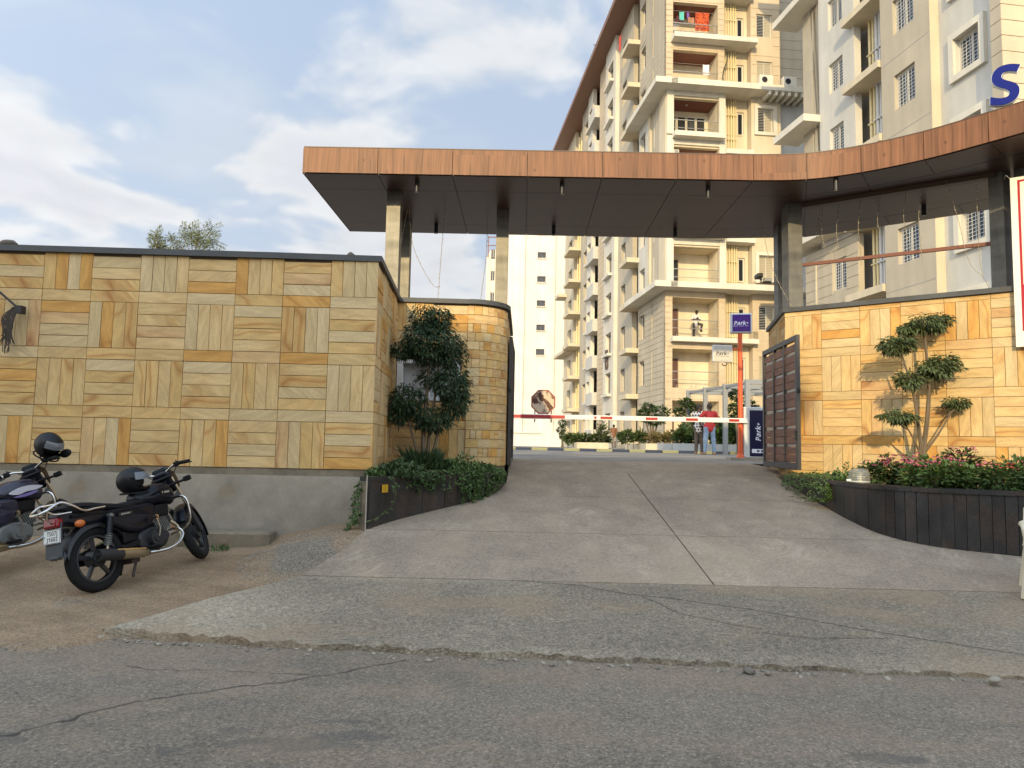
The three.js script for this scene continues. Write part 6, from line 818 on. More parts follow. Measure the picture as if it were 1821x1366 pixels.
const torus = (R, r, n = 40, k = 12) => soup(new THREE.TorusGeometry(R, r, k, n));
const steerAxis = v3(-0.43, 0.903, 0).normalize(), steerAt = v3(0.965, 0.86, 0);
function makeMotorcycle(name, label, o) {
  const t = thing(name, label, 'motorcycle'), steer = new THREE.Matrix4().makeTranslation(steerAt.x, steerAt.y, steerAt.z).multiply(new THREE.Matrix4().makeRotationAxis(steerAxis, o.steer)).multiply(new THREE.Matrix4().makeTranslation(-steerAt.x, -steerAt.y, -steerAt.z));
  const S = (g) => g.applyMatrix4(steer), P = (n, g, m, p = t) => part(n, Array.isArray(g) ? merge(g) : g, m, p);
  // wheels
  const wheel = (cx, steered) => { const w = new THREE.Group(); w.name = 'wheel'; t.add(w); const T = (g) => { g.translate(cx, 0.3, 0); return steered ? S(g) : g; };
    const tg = torus(0.252, 0.049, 56, 14); { const p = tg.attributes.position; for (let i = 0; i < p.count; i++) { const x = p.getX(i), y = p.getY(i), q = Math.hypot(x, y), a = Math.atan2(y, x), z = p.getZ(i); const k = q > 0.283 ? 1 - 0.012 * (Math.sin(a * 44 + z * 90) > 0.45 ? 1 : 0) : 1; p.setX(i, x * k); p.setY(i, y * k); } tg.computeVertexNormals(); } P('tyre', T(tg), rubber, w);
    P('rim', T(merge([soup(new THREE.LatheGeometry([[0.196, -0.03], [0.214, -0.034], [0.216, -0.026], [0.203, -0.012], [0.203, 0.012], [0.216, 0.026], [0.214, 0.034], [0.196, 0.03]].map((q) => new THREE.Vector2(...q)), 48)).rotateX(Math.PI / 2)])), alloy, w);
    P('spokes', T(merge(range(0, 4, 4).map((k) => { const a = k / 5 * Math.PI * 2 + 0.35; return at(cbox(0.15, 0.042, 0.026, 0.006), Math.cos(a) * 0.132, Math.sin(a) * 0.132, 0, 0, 0, a); }))), alloy, w);
    P('hub', T(merge([rod(v3(0, 0, -0.055), v3(0, 0, 0.055), 0.075, 0.075, 24), rod(v3(0, 0, -0.10), v3(0, 0, 0.10), 0.017, 0.017, 10)])), darkCast, w); return w; };
  wheel(0, false); wheel(1.235, true);
  // rear end
  P('swingarm', [beam(v3(-0.03, 0.3, 0.1), v3(0.5, 0.37, 0.09), 0.03, 0.045), beam(v3(-0.03, 0.3, -0.1), v3(0.5, 0.37, -0.09), 0.03, 0.045)], satin); P('chain_cover', side([[-0.1, 0.27], [-0.12, 0.34], [0.0, 0.385], [0.45, 0.41], [0.47, 0.32], [0.1, 0.26]], 0.05, 0.012).translate(0, 0, -0.12), satin);
  for (const z of [0.135, -0.135]) { const sh = new THREE.Group(); sh.name = 'shock_absorber'; t.add(sh); const a = v3(0.01, 0.31, z), b = v3(0.115, 0.665, z * 0.95), q = (f) => a.clone().lerp(b, f); P('rod', [rod(a, q(0.34), 0.013, 0.013, 10)], brass, sh); P('cover', rod(q(0.52), q(0.97), 0.034, 0.032, 16), gloss, sh); const C = []; for (let i = 0; i <= 60; i++) { const f = 0.26 + i / 60 * 0.28, p = q(f), w = i / 60 * 6.5 * 6.283; C.push([p.x + Math.cos(w) * 0.03, p.y, p.z + Math.sin(w) * 0.03]); } P('spring', tube(C, 0.0055, 120, 5), castGrey, sh); P('mount', rod(b.clone().add(v3(0, 0, -0.02)), b.clone().add(v3(0, 0, 0.025)), 0.02, 0.02, 12), castGrey, sh); }
  P('rear_mudguard', (() => { const pr = []; for (let i = 0; i <= 14; i++) { const a = (30 + i * 9.5) * Math.PI / 180; pr.push([Math.cos(a) * 0.335, 0.3 + Math.sin(a) * 0.335]); } pr.push([-0.335, 0.44], [-0.36, 0.395]); const A = [], z = [-0.075, -0.06, 0, 0.06, 0.075], dy = [-0.045, 0, 0.012, 0, -0.045]; const V2 = []; for (const [x, y] of pr) z.forEach((zz, k) => V2.push([x, y + dy[k], zz])); const n = 5, I = []; for (let i = 0; i < pr.length - 1; i++) for (let k = 0; k < 4; k++) { const a = i * n + k; for (const q of [a, a + n, a + 1, a + 1, a + n, a + n + 1]) A.push(...V2[q]); } return flat(A); })(), mat({ color: rgb(0.014, 0.014, 0.016), roughness: 0.45, side: THREE.DoubleSide }));
  P('tail_cowl', bulge(side([[0.12, 0.655], [0.10, 0.74], [-0.18, 0.765], [-0.33, 0.775], [-0.35, 0.73], [-0.32, 0.665], [-0.2, 0.63]], 0.2, 0.03), 0, (x) => [mix(0.72, 1, ss(-0.34, -0.06, x))]), gloss);
  const tl = new THREE.Group(); tl.name = 'tail_light'; t.add(tl); P('lens', at(new RoundedBoxGeometry(0.07, 0.085, 0.165, 3, 0.02), -0.355, 0.69, 0, 0, 0, -0.25), mat({ color: rgb(0.22, 0.006, 0.012), roughness: 0.18 }), tl); P('housing', at(new RoundedBoxGeometry(0.08, 0.11, 0.13, 3, 0.02), -0.315, 0.705, 0, 0, 0, -0.25), satin, tl);
  P('plate_holder', [at(cbox(0.014, 0.30, 0.19, 0.004), -0.372, 0.545, 0, 0, 0, -0.16), at(cbox(0.05, 0.10, 0.12, 0.01), -0.37, 0.425, 0, 0, 0, -0.3)], mat({ color: rgb(0.05, 0.058, 0.065), roughness: 0.5 })); P('reflector', at(cbox(0.014, 0.04, 0.10, 0.003), -0.384, 0.465, 0, 0, 0, -0.2), mat({ color: rgb(0.22, 0.012, 0.02), roughness: 0.2 }));
  if (o.plate) { const pg = cbox(0.006, 0.125, 0.20, 0.001), uv = pg.attributes.uv, ps = pg.attributes.position; for (let i = 0; i < uv.count; i++) uv.setXY(i, ps.getZ(i) / 0.20 + 0.5, ps.getY(i) / 0.125 + 0.5); P('number_plate', at(pg, -0.386, 0.582, 0, 0, 0, -0.16), mat({ map: canvasTex(320, 200, (c, W, H) => { c.fillStyle = '#d9dcd8'; c.fillRect(0, 0, W, H); c.strokeStyle = '#15171b'; c.lineWidth = 8; c.strokeRect(8, 8, W - 16, H - 16); c.fillStyle = '#14161c'; c.font = 'bold 82px sans-serif'; c.textAlign = 'center'; c.textBaseline = 'middle'; c.fillText('TS07J', W * 0.54, H * 0.30); c.fillText('J1602', W * 0.54, H * 0.70); c.fillStyle = '#5a6a8a'; c.fillRect(20, 84, 16, 30); }), roughness: 0.35 })); }
  for (const z of [-0.17, 0.17]) { const g = new THREE.Group(); g.name = 'indicator'; t.add(g); P('lens', soup(new THREE.SphereGeometry(0.042, 16, 12)).scale(1.15, 0.8, 0.8).translate(-0.24, 0.65, z), mat({ color: rgb(0.52, 0.13, 0.02), roughness: 0.2 }), g); P('stalk', rod(v3(-0.21, 0.655, z * 0.5), v3(-0.22, 0.65, z * 0.9), 0.016), satin, g); }
  // chrome grab rail and carrier
  const RL = (s) => [[-0.02, 0.755, s * 0.125], [-0.14, 0.755, s * 0.128], [-0.25, 0.82, s * 0.12], [-0.34, 0.86, s * 0.105], [-0.47, 0.81, s * 0.085], [-0.51, 0.79, s * 0.05]]; P('grab_rail', [tube(RL(1), 0.0115, 40, 10), tube(RL(-1), 0.0115, 40, 10), tube([[-0.51, 0.79, 0.05], [-0.517, 0.787, 0], [-0.51, 0.79, -0.05]], 0.0115, 10, 10), tube([[-0.02, 0.755, 0.125], [0.08, 0.755, 0.122]], 0.0115, 4, 10), tube([[-0.47, 0.81, 0.085], [-0.41, 0.77, 0.09], [-0.26, 0.76, 0.115]], 0.009, 14, 8), tube([[-0.47, 0.81, -0.085], [-0.41, 0.77, -0.09], [-0.26, 0.76, -0.115]], 0.009, 14, 8), tube([[-0.36, 0.855, -0.10], [-0.36, 0.855, 0.10]], 0.009, 4, 8), tube([[-0.46, 0.80, 0.08], [-0.43, 0.72, 0.04], [-0.36, 0.68, 0.02]], 0.008, 10, 8)], chrome);
  // seat, side panels, tank
  P('seat', bulge(side([[0.60, 0.69], [0.62, 0.745], [0.47, 0.765], [0.30, 0.755], [0.12, 0.785], [-0.08, 0.825], [-0.24, 0.835], [-0.30, 0.80], [-0.24, 0.755], [0.05, 0.735], [0.35, 0.69]], 0.26, 0.04, 4), 0, (x) => [mix(1, 0.72, ss(0.2, 0.6, x)) * mix(0.8, 1, ss(-0.3, -0.1, x))]), vinyl);
  P('side_panel', bulge(side([[0.66, 0.70], [0.66, 0.56], [0.54, 0.46], [0.36, 0.46], [0.18, 0.55], [0.05, 0.64], [0.0, 0.72], [0.2, 0.735], [0.45, 0.72]], 0.24, 0.04, 4), 0, (x) => [mix(0.8, 1, ss(0, 0.4, x))]), o.panel);
  P('tank', bulge(side([[0.50, 0.72], [0.50, 0.80], [0.60, 0.865], [0.75, 0.89], [0.88, 0.875], [0.965, 0.80], [0.98, 0.72], [0.93, 0.655], [0.75, 0.68], [0.58, 0.69]], 0.29, 0.085, 6), 0, (x) => [mix(0.62, 1, ss(0.48, 0.72, x)) * mix(1, 0.8, ss(0.85, 0.98, x))]), o.tank);
  if (o.decal) { const shp = [[0.56, 0.755], [0.66, 0.80], [0.80, 0.815], [0.93, 0.79], [0.86, 0.765], [0.74, 0.755], [0.66, 0.735]], low = [[0.60, 0.715], [0.72, 0.735], [0.88, 0.755], [0.84, 0.73], [0.7, 0.705]]; P('tank_graphic', [side(shp, 0.012, 0.002).translate(0, 0, 0.141), side(shp, 0.012, 0.002).translate(0, 0, -0.141)], mat({ color: rgb(0.50, 0.49, 0.53), roughness: 0.3 })); P('tank_stripe', [side(low, 0.012, 0.002).translate(0, 0, 0.139), side(low, 0.012, 0.002).translate(0, 0, -0.139)], mat({ color: rgb(0.17, 0.14, 0.34), roughness: 0.3 })); P('panel_graphic', [side([[0.1, 0.68], [0.3, 0.64], [0.48, 0.66], [0.3, 0.69]], 0.008, 0.002).translate(0, 0, 0.118), side([[0.1, 0.68], [0.3, 0.64], [0.48, 0.66], [0.3, 0.69]], 0.008, 0.002).translate(0, 0, -0.118)], mat({ color: rgb(0.30, 0.36, 0.45), roughness: 0.3 })); }
  const mark = (text, font, x, y, w, h, z, bg, fg) => { const g = new THREE.Group(); g.name = 'badge'; t.add(g); const G = soup(new THREE.PlaneGeometry(w, h)); const tx = canvasTex(256, Math.round(256 * h / w), (c, W, H) => { c.fillStyle = bg; c.fillRect(0, 0, W, H); c.fillStyle = fg; c.font = font.replace('@', Math.round(H * 0.72)); c.textAlign = 'center'; c.textBaseline = 'middle'; c.fillText(text, W / 2, H / 2); if (text === 'Hero') { c.fillStyle = fg; } }); const m = mat({ map: tx, roughness: 0.35 }); P('lettering', at(G.clone(), x, y, z), m, g); P('lettering', at(G.clone(), x, y, -z, 0, Math.PI, 0), m, g); };
  if (o.badges) { mark('\u0178\u00b7 HERO', 'bold @px sans-serif', 0.80, 0.785, 0.13, 0.036, 0.1466, '#08090c', '#c9c6b8'); mark('Splendor', 'italic bold @px serif', 0.30, 0.655, 0.17, 0.034, 0.1215, '#08090c', '#bdb9ab'); }
  // frame, engine, exhaust
  P('frame', [rod(v3(0.965, 0.84, 0), v3(0.83, 0.33, 0), 0.02), rod(v3(0.95, 0.78, 0), v3(0.5, 0.66, 0), 0.022), rod(v3(0.5, 0.66, 0.06), v3(0.46, 0.33, 0.06), 0.018), rod(v3(0.5, 0.66, -0.06), v3(0.46, 0.33, -0.06), 0.018), rod(v3(0.5, 0.68, 0.09), v3(-0.25, 0.72, 0.09), 0.015), rod(v3(0.5, 0.68, -0.09), v3(-0.25, 0.72, -0.09), 0.015), rod(v3(0.985, 0.76, 0), v3(0.94, 0.90, 0), 0.034, 0.034, 14)], satin);
  const en = new THREE.Group(); en.name = 'engine'; t.add(en);
  P('crankcase', [side([[0.42, 0.32], [0.44, 0.43], [0.58, 0.47], [0.74, 0.44], [0.80, 0.35], [0.74, 0.26], [0.52, 0.24]], 0.22, 0.03, 3)], o.engine, en); P('clutch_cover', [rod(v3(0.60, 0.36, 0.10), v3(0.60, 0.36, 0.165), 0.095, 0.082, 28), rod(v3(0.71, 0.36, 0.10), v3(0.71, 0.36, 0.145), 0.055, 0.05, 20), rod(v3(0.60, 0.36, 0.16), v3(0.60, 0.36, 0.175), 0.05, 0.045, 20)], o.engineCover, en); P('magneto_cover', rod(v3(0.60, 0.36, -0.10), v3(0.60, 0.36, -0.16), 0.10, 0.085, 28), o.engineCover, en);
  P('cylinder_fins', range(0, 6, 6).map((k) => at(cbox(0.012, 0.15, 0.15, 0.003), 0.70 + k * 0.021, 0.44 + k * 0.011, 0, 0, 0, 0.45)), castGrey, en); P('cylinder_head', at(cbox(0.08, 0.12, 0.13, 0.02), 0.86, 0.52, 0, 0, 0, 0.45), darkCast, en); P('carburettor', [rod(v3(0.62, 0.55, 0.0), v3(0.76, 0.52, 0.0), 0.03), at(cbox(0.07, 0.09, 0.06, 0.01), 0.66, 0.55, 0.03)], castGrey, en); P('kick_lever', [tube([[0.60, 0.37, 0.175], [0.61, 0.45, 0.19], [0.585, 0.55, 0.195]], 0.009, 14, 8), tube([[0.585, 0.55, 0.195], [0.56, 0.565, 0.22], [0.54, 0.56, 0.23]], 0.014, 8, 8), rod(v3(0.575, 0.56, 0.18), v3(0.575, 0.56, 0.21), 0.024, 0.024, 14)], chrome, en); P('air_box', at(new RoundedBoxGeometry(0.22, 0.13, 0.2, 3, 0.03), 0.75, 0.615, 0), satin, en); P('battery_box', at(new RoundedBoxGeometry(0.24, 0.22, 0.14, 3, 0.02), 0.40, 0.48, 0), satin, en);
  const ex = new THREE.Group(); ex.name = 'exhaust'; t.add(ex); P('header_pipe', tube([[0.90, 0.49, 0.03], [0.955, 0.42, 0.07], [0.93, 0.30, 0.11], [0.80, 0.235, 0.13], [0.60, 0.225, 0.145], [0.46, 0.235, 0.155]], 0.019, 40, 12), brass, ex);
  const mg = soup(new THREE.LatheGeometry([[0.0, 0], [0.022, 0], [0.03, 0.03], [0.045, 0.10], [0.05, 0.2], [0.052, 0.50], [0.046, 0.53], [0.046, 0.56]].map((q) => new THREE.Vector2(...q)), 24)); const mdir = v3(-0.56, 0.095, 0.025).normalize(); mg.applyQuaternion(new THREE.Quaternion().setFromUnitVectors(UP, mdir)); mg.translate(0.48, 0.235, 0.16); P('muffler', mg, brass, ex);
  const me = v3(0.48, 0.235, 0.16).add(mdir.clone().multiplyScalar(0.50)), m2 = me.clone().add(mdir.clone().multiplyScalar(0.115)); P('end_cap', [rod(v3(0.48, 0.235, 0.16).add(mdir.clone().multiplyScalar(0.36)), m2, 0.0545, 0.0535, 24), at(torus(0.05, 0.006, 24, 8).applyQuaternion(new THREE.Quaternion().setFromUnitVectors(v3(0, 0, 1), mdir)), m2.x, m2.y, m2.z), rod(m2, m2.clone().add(mdir.clone().multiplyScalar(0.025)), 0.017, 0.017, 14)], darkCast, ex); { const a = v3(0.42, 0.283, 0.185), b = v3(0.06, 0.345, 0.20); P('heat_shield', beam(a, b, 0.04, 0.012), chrome, ex); }
  P('foot_bar', [tube([[0.42, 0.24, 0.22], [0.60, 0.235, 0.28], [0.74, 0.275, 0.285], [0.82, 0.345, 0.26], [0.83, 0.40, 0.20], [0.80, 0.40, 0.10]], 0.011, 36, 10), tube([[0.42, 0.24, -0.22], [0.60, 0.235, -0.28], [0.74, 0.275, -0.285], [0.82, 0.345, -0.26], [0.80, 0.40, -0.10]], 0.011, 36, 10)], chrome); P('footpegs', [rod(v3(0.5, 0.28, 0.08), v3(0.5, 0.285, 0.29), 0.018), rod(v3(0.5, 0.28, -0.08), v3(0.5, 0.285, -0.29), 0.018), rod(v3(0.14, 0.36, 0.10), v3(0.14, 0.36, 0.21), 0.014), rod(v3(0.14, 0.36, -0.10), v3(0.14, 0.36, -0.21), 0.014)], rubber);
  P('leg_guard', [1, -1].map((s) => tube([[0.93, 0.66, s * 0.02], [0.925, 0.70, s * 0.10], [0.92, 0.715, s * 0.20], [0.92, 0.69, s * 0.265], [0.925, 0.58, s * 0.285], [0.93, 0.46, s * 0.27], [0.92, 0.39, s * 0.20], [0.87, 0.345, s * 0.06]], 0.0125, 48, 10)), chrome);
  P('side_stand', [rod(v3(0.42, 0.27, -0.1), v3(0.47, 0.035, -0.27), 0.012), at(cbox(0.06, 0.01, 0.05, 0.003), 0.475, 0.03, -0.28)], satin); P('centre_stand', [rod(v3(0.40, 0.27, 0.09), v3(0.26, 0.06, 0.13), 0.014), rod(v3(0.40, 0.27, -0.09), v3(0.26, 0.06, -0.13), 0.014), at(cbox(0.10, 0.05, 0.22, 0.01), 0.33, 0.20, 0.02)], mat({ color: rgb(0.05, 0.035, 0.03), roughness: 0.7 }));
  // front end, turned with the handlebar
  for (const z of [0.085, -0.085]) { const f = new THREE.Group(); f.name = 'fork_leg'; t.add(f); const a = v3(1.235, 0.3, z), b = v3(0.935, 0.93, z), q = (k) => a.clone().lerp(b, k); P('slider', S(rod(a, q(0.45), 0.026, 0.024, 14)), alloy, f); P('tube', S(rod(q(0.43), q(1), 0.0165, 0.0165, 14)), chrome, f); P('gaiter', S(rod(q(0.43), q(0.48), 0.027, 0.022, 14)), rubber, f); }
  P('fork_yoke', [S(at(cbox(0.08, 0.03, 0.22, 0.008), 0.975, 0.845, 0, 0, 0, 0.42)), S(at(cbox(0.08, 0.028, 0.22, 0.008), 0.935, 0.93, 0, 0, 0, 0.42))], satin);
  P('front_mudguard', S((() => { const A = [], z = [-0.062, -0.056, -0.02, 0.02, 0.056, 0.062], dr = [-0.05, -0.006, 0.006, 0.006, -0.006, -0.05], n = 6, V2 = []; for (let i = 0; i <= 20; i++) { const a = (-12 + i * 8.4) * Math.PI / 180; z.forEach((zz, k) => V2.push([1.235 + Math.cos(a) * (0.332 + dr[k]), 0.3 + Math.sin(a) * (0.332 + dr[k]), zz])); } for (let i = 0; i < 20; i++) for (let k = 0; k < n - 1; k++) { const a = i * n + k; for (const q of [a, a + 1, a + n, a + 1, a + n + 1, a + n]) A.push(...V2[q]); } return flat(A); })()), new THREE.MeshPhysicalMaterial({ color: rgb(0.006, 0.007, 0.012), roughness: 0.3, specularIntensity: 0.5, side: THREE.DoubleSide }));
  const hb = [[0.80, 0.975, 0.335], [0.87, 1.005, 0.23], [0.915, 1.01, 0.15], [0.935, 0.985, 0.075], [0.935, 0.965, 0], [0.935, 0.985, -0.075], [0.915, 1.01, -0.15], [0.87, 1.005, -0.23], [0.80, 0.975, -0.335]]; P('handlebar', S(tube(hb, 0.0115, 60, 10)), chrome);
  for (const s of [1, -1]) { P('grip', S(rod(v3(0.86, 1.002, s * 0.24), v3(0.795, 0.973, s * 0.345), 0.0185, 0.0185, 14)), rubber); P('lever', S(tube([[0.91, 1.0, s * 0.20], [0.93, 0.99, s * 0.26], [0.86, 0.965, s * 0.35]], 0.0065, 14, 6)), satin); P('switch_box', S(at(cbox(0.05, 0.05, 0.06, 0.01), 0.882, 1.008, s * 0.20)), satin); }
  P('cable', [S(tube([[0.90, 1.05, 0.20], [1.02, 1.02, 0.16], [1.03, 0.92, 0.08], [0.98, 0.80, 0.04]], 0.0045, 24, 5)), S(tube([[0.90, 1.05, -0.20], [1.04, 1.0, -0.15], [1.03, 0.9, -0.06], [0.97, 0.78, -0.03]], 0.0045, 24, 5))], rubber);
  const hl = new THREE.Group(); hl.name = 'headlamp'; t.add(hl); P('cowl', S(bulge(side([[0.93, 0.90], [0.92, 0.98], [0.98, 1.035], [1.05, 1.02], [1.11, 0.93], [1.10, 0.80], [1.04, 0.765], [0.97, 0.80]], 0.21, 0.06, 5), 0, (x, y) => [mix(1, 0.75, ss(0.95, 1.04, y))])), gloss, hl); P('lens', S(soup(new THREE.SphereGeometry(0.085, 24, 14)).scale(0.35, 1, 1).translate(1.095, 0.875, 0)), mat({ color: rgb(0.55, 0.56, 0.56), roughness: 0.08 }), hl); P('instrument', S(at(cbox(0.05, 0.09, 0.16, 0.02), 0.965, 1.0, 0, 0, 0, 0.7)), mat({ color: rgb(0.02, 0.025, 0.03), roughness: 0.12 }), hl);
  for (const s of [1, -1]) { const g = new THREE.Group(); g.name = 'indicator'; t.add(g); P('stalk', S(rod(v3(1.0, 0.84, s * 0.09), v3(1.02, 0.84, s * 0.17), 0.013)), satin, g); P('lamp', S(at(new RoundedBoxGeometry(0.055, 0.052, 0.075, 2, 0.014), 1.025, 0.845, s * 0.205)), satin, g); P('lens', S(at(cbox(0.01, 0.042, 0.062, 0.003), 1.056, 0.845, s * 0.205)), mat({ color: rgb(0.45, 0.14, 0.02), roughness: 0.2 }), g); }
  P('horn', S(rod(v3(1.03, 0.72, 0.06), v3(1.05, 0.72, 0.06), 0.038, 0.03, 16)), castGrey);
  if (o.mirror) { const g = new THREE.Group(); g.name = 'mirror'; t.add(g); P('stem', S(tube([[0.90, 1.06, 0.2], [0.95, 1.1, 0.22], [1.0, 1.05, 0.33]], 0.007, 12, 6)), satin, g); P('head', S(soup(new THREE.SphereGeometry(0.06, 18, 12)).scale(0.35, 0.75, 1).translate(1.0, 1.02, 0.36)), satin, g); }
  return t;
}
const rearAt = V(-3.84, 0.14, 6.76);
function stand(t, rear, front, lean) { // puts the rear contact at one point, the front contact towards another, leaned to the left
  const f = front.clone().sub(rear).normalize(), r0 = f.clone().cross(UP).normalize(), u0 = r0.clone().cross(f), u = u0.clone().multiplyScalar(Math.cos(lean)).addScaledVector(r0, -Math.sin(lean)), r = f.clone().cross(u);
  const m = new THREE.Matrix4().makeBasis(f, u, r); t.quaternion.setFromRotationMatrix(m); t.position.copy(rear); t.updateMatrixWorld();
}
const bike1 = makeMotorcycle('motorcycle', 'black motorcycle with white number plate parked nearest the driveway, helmet on its tank', { steer: 0.52, tank: gloss, panel: gloss, engine: darkCast, engineCover: darkCast, plate: true, badges: true });
stand(bike1, rearAt, V(-3.47, 0.25, 7.93), 0.20);
const purple = new THREE.MeshPhysicalMaterial({ color: rgb(0.014, 0.013, 0.03), roughness: 0.38, clearcoat: 0.3 });
const bike2 = makeMotorcycle('motorcycle', 'dark motorcycle with purple and silver tank graphics cut off by the left edge', { steer: 0.55, tank: purple, panel: purple, engine: castGrey, engineCover: castGrey, plate: false, decal: true, mirror: true });
stand(bike2, rearAt.clone().add(v3(-1.46, 0.0, -0.1)), V(-3.47 - 1.46, 0.255, 7.93 + 0.1), 0.18);
// helmets
function helmet(label, pos, quat) {
  const t = thing('helmet', label, 'helmet'), shell = new THREE.SphereGeometry(1, 40, 30), p = shell.attributes.position, idx = [], open = (x, y, z) => x > 0.35 && y > -0.42 && y < 0.12 && Math.abs(z) < 0.80; // face opening looks to +x
  for (let i = 0; i < p.count; i++) { let x = p.getX(i), y = p.getY(i), z = p.getZ(i); const low = ss(-0.25, -1, y); const chin = ss(0.2, 0.9, x) * ss(0, -0.7, y); x = x * (1.08 - low * 0.12) + chin * 0.22; y = Math.max(y, -0.86 - chin * 0.06) * 1.0; z *= 0.86 - low * 0.06; p.setXYZ(i, x, y, z); }
  const src = shell.index.array; for (let i = 0; i < src.length; i += 3) { let c = [0, 0, 0]; for (let k = 0; k < 3; k++) { c[0] += p.getX(src[i + k]) / 3; c[1] += p.getY(src[i + k]) / 3; c[2] += p.getZ(src[i + k]) / 3; } if (!(c[0] > 0.42 && c[1] > -0.45 && c[1] < 0.22 && Math.abs(c[2]) < 0.80)) idx.push(src[i], src[i + 1], src[i + 2]); }
  shell.setIndex(idx); shell.computeVertexNormals(); const sc = 0.142; const sg = soup(shell).scale(sc, sc, sc); part('shell', sg, new THREE.MeshPhysicalMaterial({ color: rgb(0.006, 0.0065, 0.008), roughness: 0.42, specularIntensity: 0.6, side: THREE.DoubleSide }), t);
  part('lining', soup(new THREE.SphereGeometry(0.112, 24, 18)).scale(1, 0.85, 0.82).translate(-0.012, -0.005, 0), vinyl, t);
  const vg = new THREE.SphereGeometry(1.035, 24, 10, Math.PI * 0.62 + Math.PI * 0, Math.PI * 0.76, Math.PI * 0.30, Math.PI * 0.17); vg.rotateY(0); const vp = vg.attributes.position; for (let i = 0; i < vp.count; i++) vp.setXYZ(i, vp.getX(i) * 1.08, vp.getY(i), vp.getZ(i) * 0.87); vg.computeVertexNormals(); part('visor', soup(vg).scale(sc, sc, sc), new THREE.MeshPhysicalMaterial({ color: rgb(0.22, 0.23, 0.25), transmission: 0.4, roughness: 0.12, thickness: 0, side: THREE.DoubleSide }), t); 
  part('pivot', merge([1, -1].map((s) => rod(v3(0.03, 0.02, s * 0.108), v3(0.03, 0.02, s * 0.122), 0.024, 0.02, 16))), satin, t); part('rim', tube(range(0, 1, 24).map((k) => { const a = k * Math.PI * 2; return [Math.cos(a) * 0.122 + (Math.cos(a) > 0 ? 0.022 * Math.cos(a) : 0), -0.117, Math.sin(a) * 0.102]; }).slice(0, 24), 0.008, 60, 8, true), rubber, t); part('strap', tube([[0.02, -0.10, 0.09], [0.03, -0.17, 0.04], [0.03, -0.17, -0.03], [0.02, -0.10, -0.09]], 0.006, 20, 6), rubber, t);
  t.position.copy(pos); t.quaternion.copy(quat); return t;
}
{
  const onTank = bike1.localToWorld(v3(0.56, 0.95, 0.0)), q1 = bike1.quaternion.clone().multiply(new THREE.Quaternion().setFromEuler(new THREE.Euler(0.05, -1.05, -0.05))); helmet('black full face helmet resting on the tank of the nearer motorcycle', onTank, q1);
  const h2 = bike2.localToWorld(v3(1.02, 1.20, 0.20)), q2 = bike2.quaternion.clone().multiply(new THREE.Quaternion().setFromEuler(new THREE.Euler(0.25, -1.5, -0.35))); helmet('black open visor helmet hanging on the handlebar of the farther motorcycle', h2, q2);
}

// ---------------------------------------------------------------- people: skeletons of tapered capsules, joined smoothly and meshed
function fieldMesh(bones, k, lo, hi, cell, warp) {
  const size = Math.max(hi.x - lo.x, hi.y - lo.y, hi.z - lo.z), n = Math.min(150, Math.ceil(size / cell) + 4), mc = new MarchingCubes(n, new THREE.MeshStandardMaterial(), false, false, 220000), half = size / 2 * n / (n - 4), c = lo.clone().add(hi).multiplyScalar(0.5);
  mc.isolation = 0; const ab = bones.map(([a, b, ra, rb]) => { const A = v3(...a), d = v3(...b).sub(A); return [A, d, d.lengthSq(), ra, rb]; });
  for (let z = 0; z < n; z++) for (let y = 0; y < n; y++) for (let x = 0; x < n; x++) {
    const px = c.x + (x - n / 2) / (n / 2) * half, py = c.y + (y - n / 2) / (n / 2) * half, pz = c.z + (z - n / 2) / (n / 2) * half; let s = 0, m = 1e9; const ds = [];
    for (const [A, d, l, ra, rb] of ab) { const ax = px - A.x, ay = py - A.y, az = pz - A.z; let t = l ? (ax * d.x + ay * d.y + az * d.z) / l : 0; t = t < 0 ? 0 : t > 1 ? 1 : t; const e = Math.hypot(ax - d.x * t, ay - d.y * t, az - d.z * t) - (ra + (rb - ra) * t); ds.push(e); if (e < m) m = e; }
    if (m > 0.15) { mc.field[x + y * n + z * n * n] = -m; continue; } for (const e of ds) s += Math.exp(-(e - m) / k); mc.field[x + y * n + z * n * n] = -(m - k * Math.log(s)) - (warp ? warp(px, py, pz) : 0);
  }
  mc.update(); const N = mc.count, P = new Float32Array(N * 3), Q = new Float32Array(N * 3); for (let i = 0; i < N; i++) { P[i * 3] = mc.positionArray[i * 3] * half + c.x; P[i * 3 + 1] = mc.positionArray[i * 3 + 1] * half + c.y; P[i * 3 + 2] = mc.positionArray[i * 3 + 2] * half + c.z; }
  const g = new THREE.BufferGeometry(); g.setAttribute('position', new THREE.BufferAttribute(P, 3)); const w = mergeVertices(g, 1e-5); w.computeVertexNormals(); return soup(w);
}
const bounds = (bones, e = 0.06) => { const lo = v3(1e9, 1e9, 1e9), hi = v3(-1e9, -1e9, -1e9); for (const [a, b, ra, rb] of bones) for (const [p, r] of [[a, ra], [b, rb]]) { lo.min(v3(p[0] - r - e, p[1] - r - e, p[2] - r - e)); hi.max(v3(p[0] + r + e, p[1] + r + e, p[2] + r + e)); } return [lo, hi]; };
const bodyMesh = (bones, k = 0.02, cell = 0.016, warp) => fieldMesh(bones, k, ...bounds(bones), cell, warp);
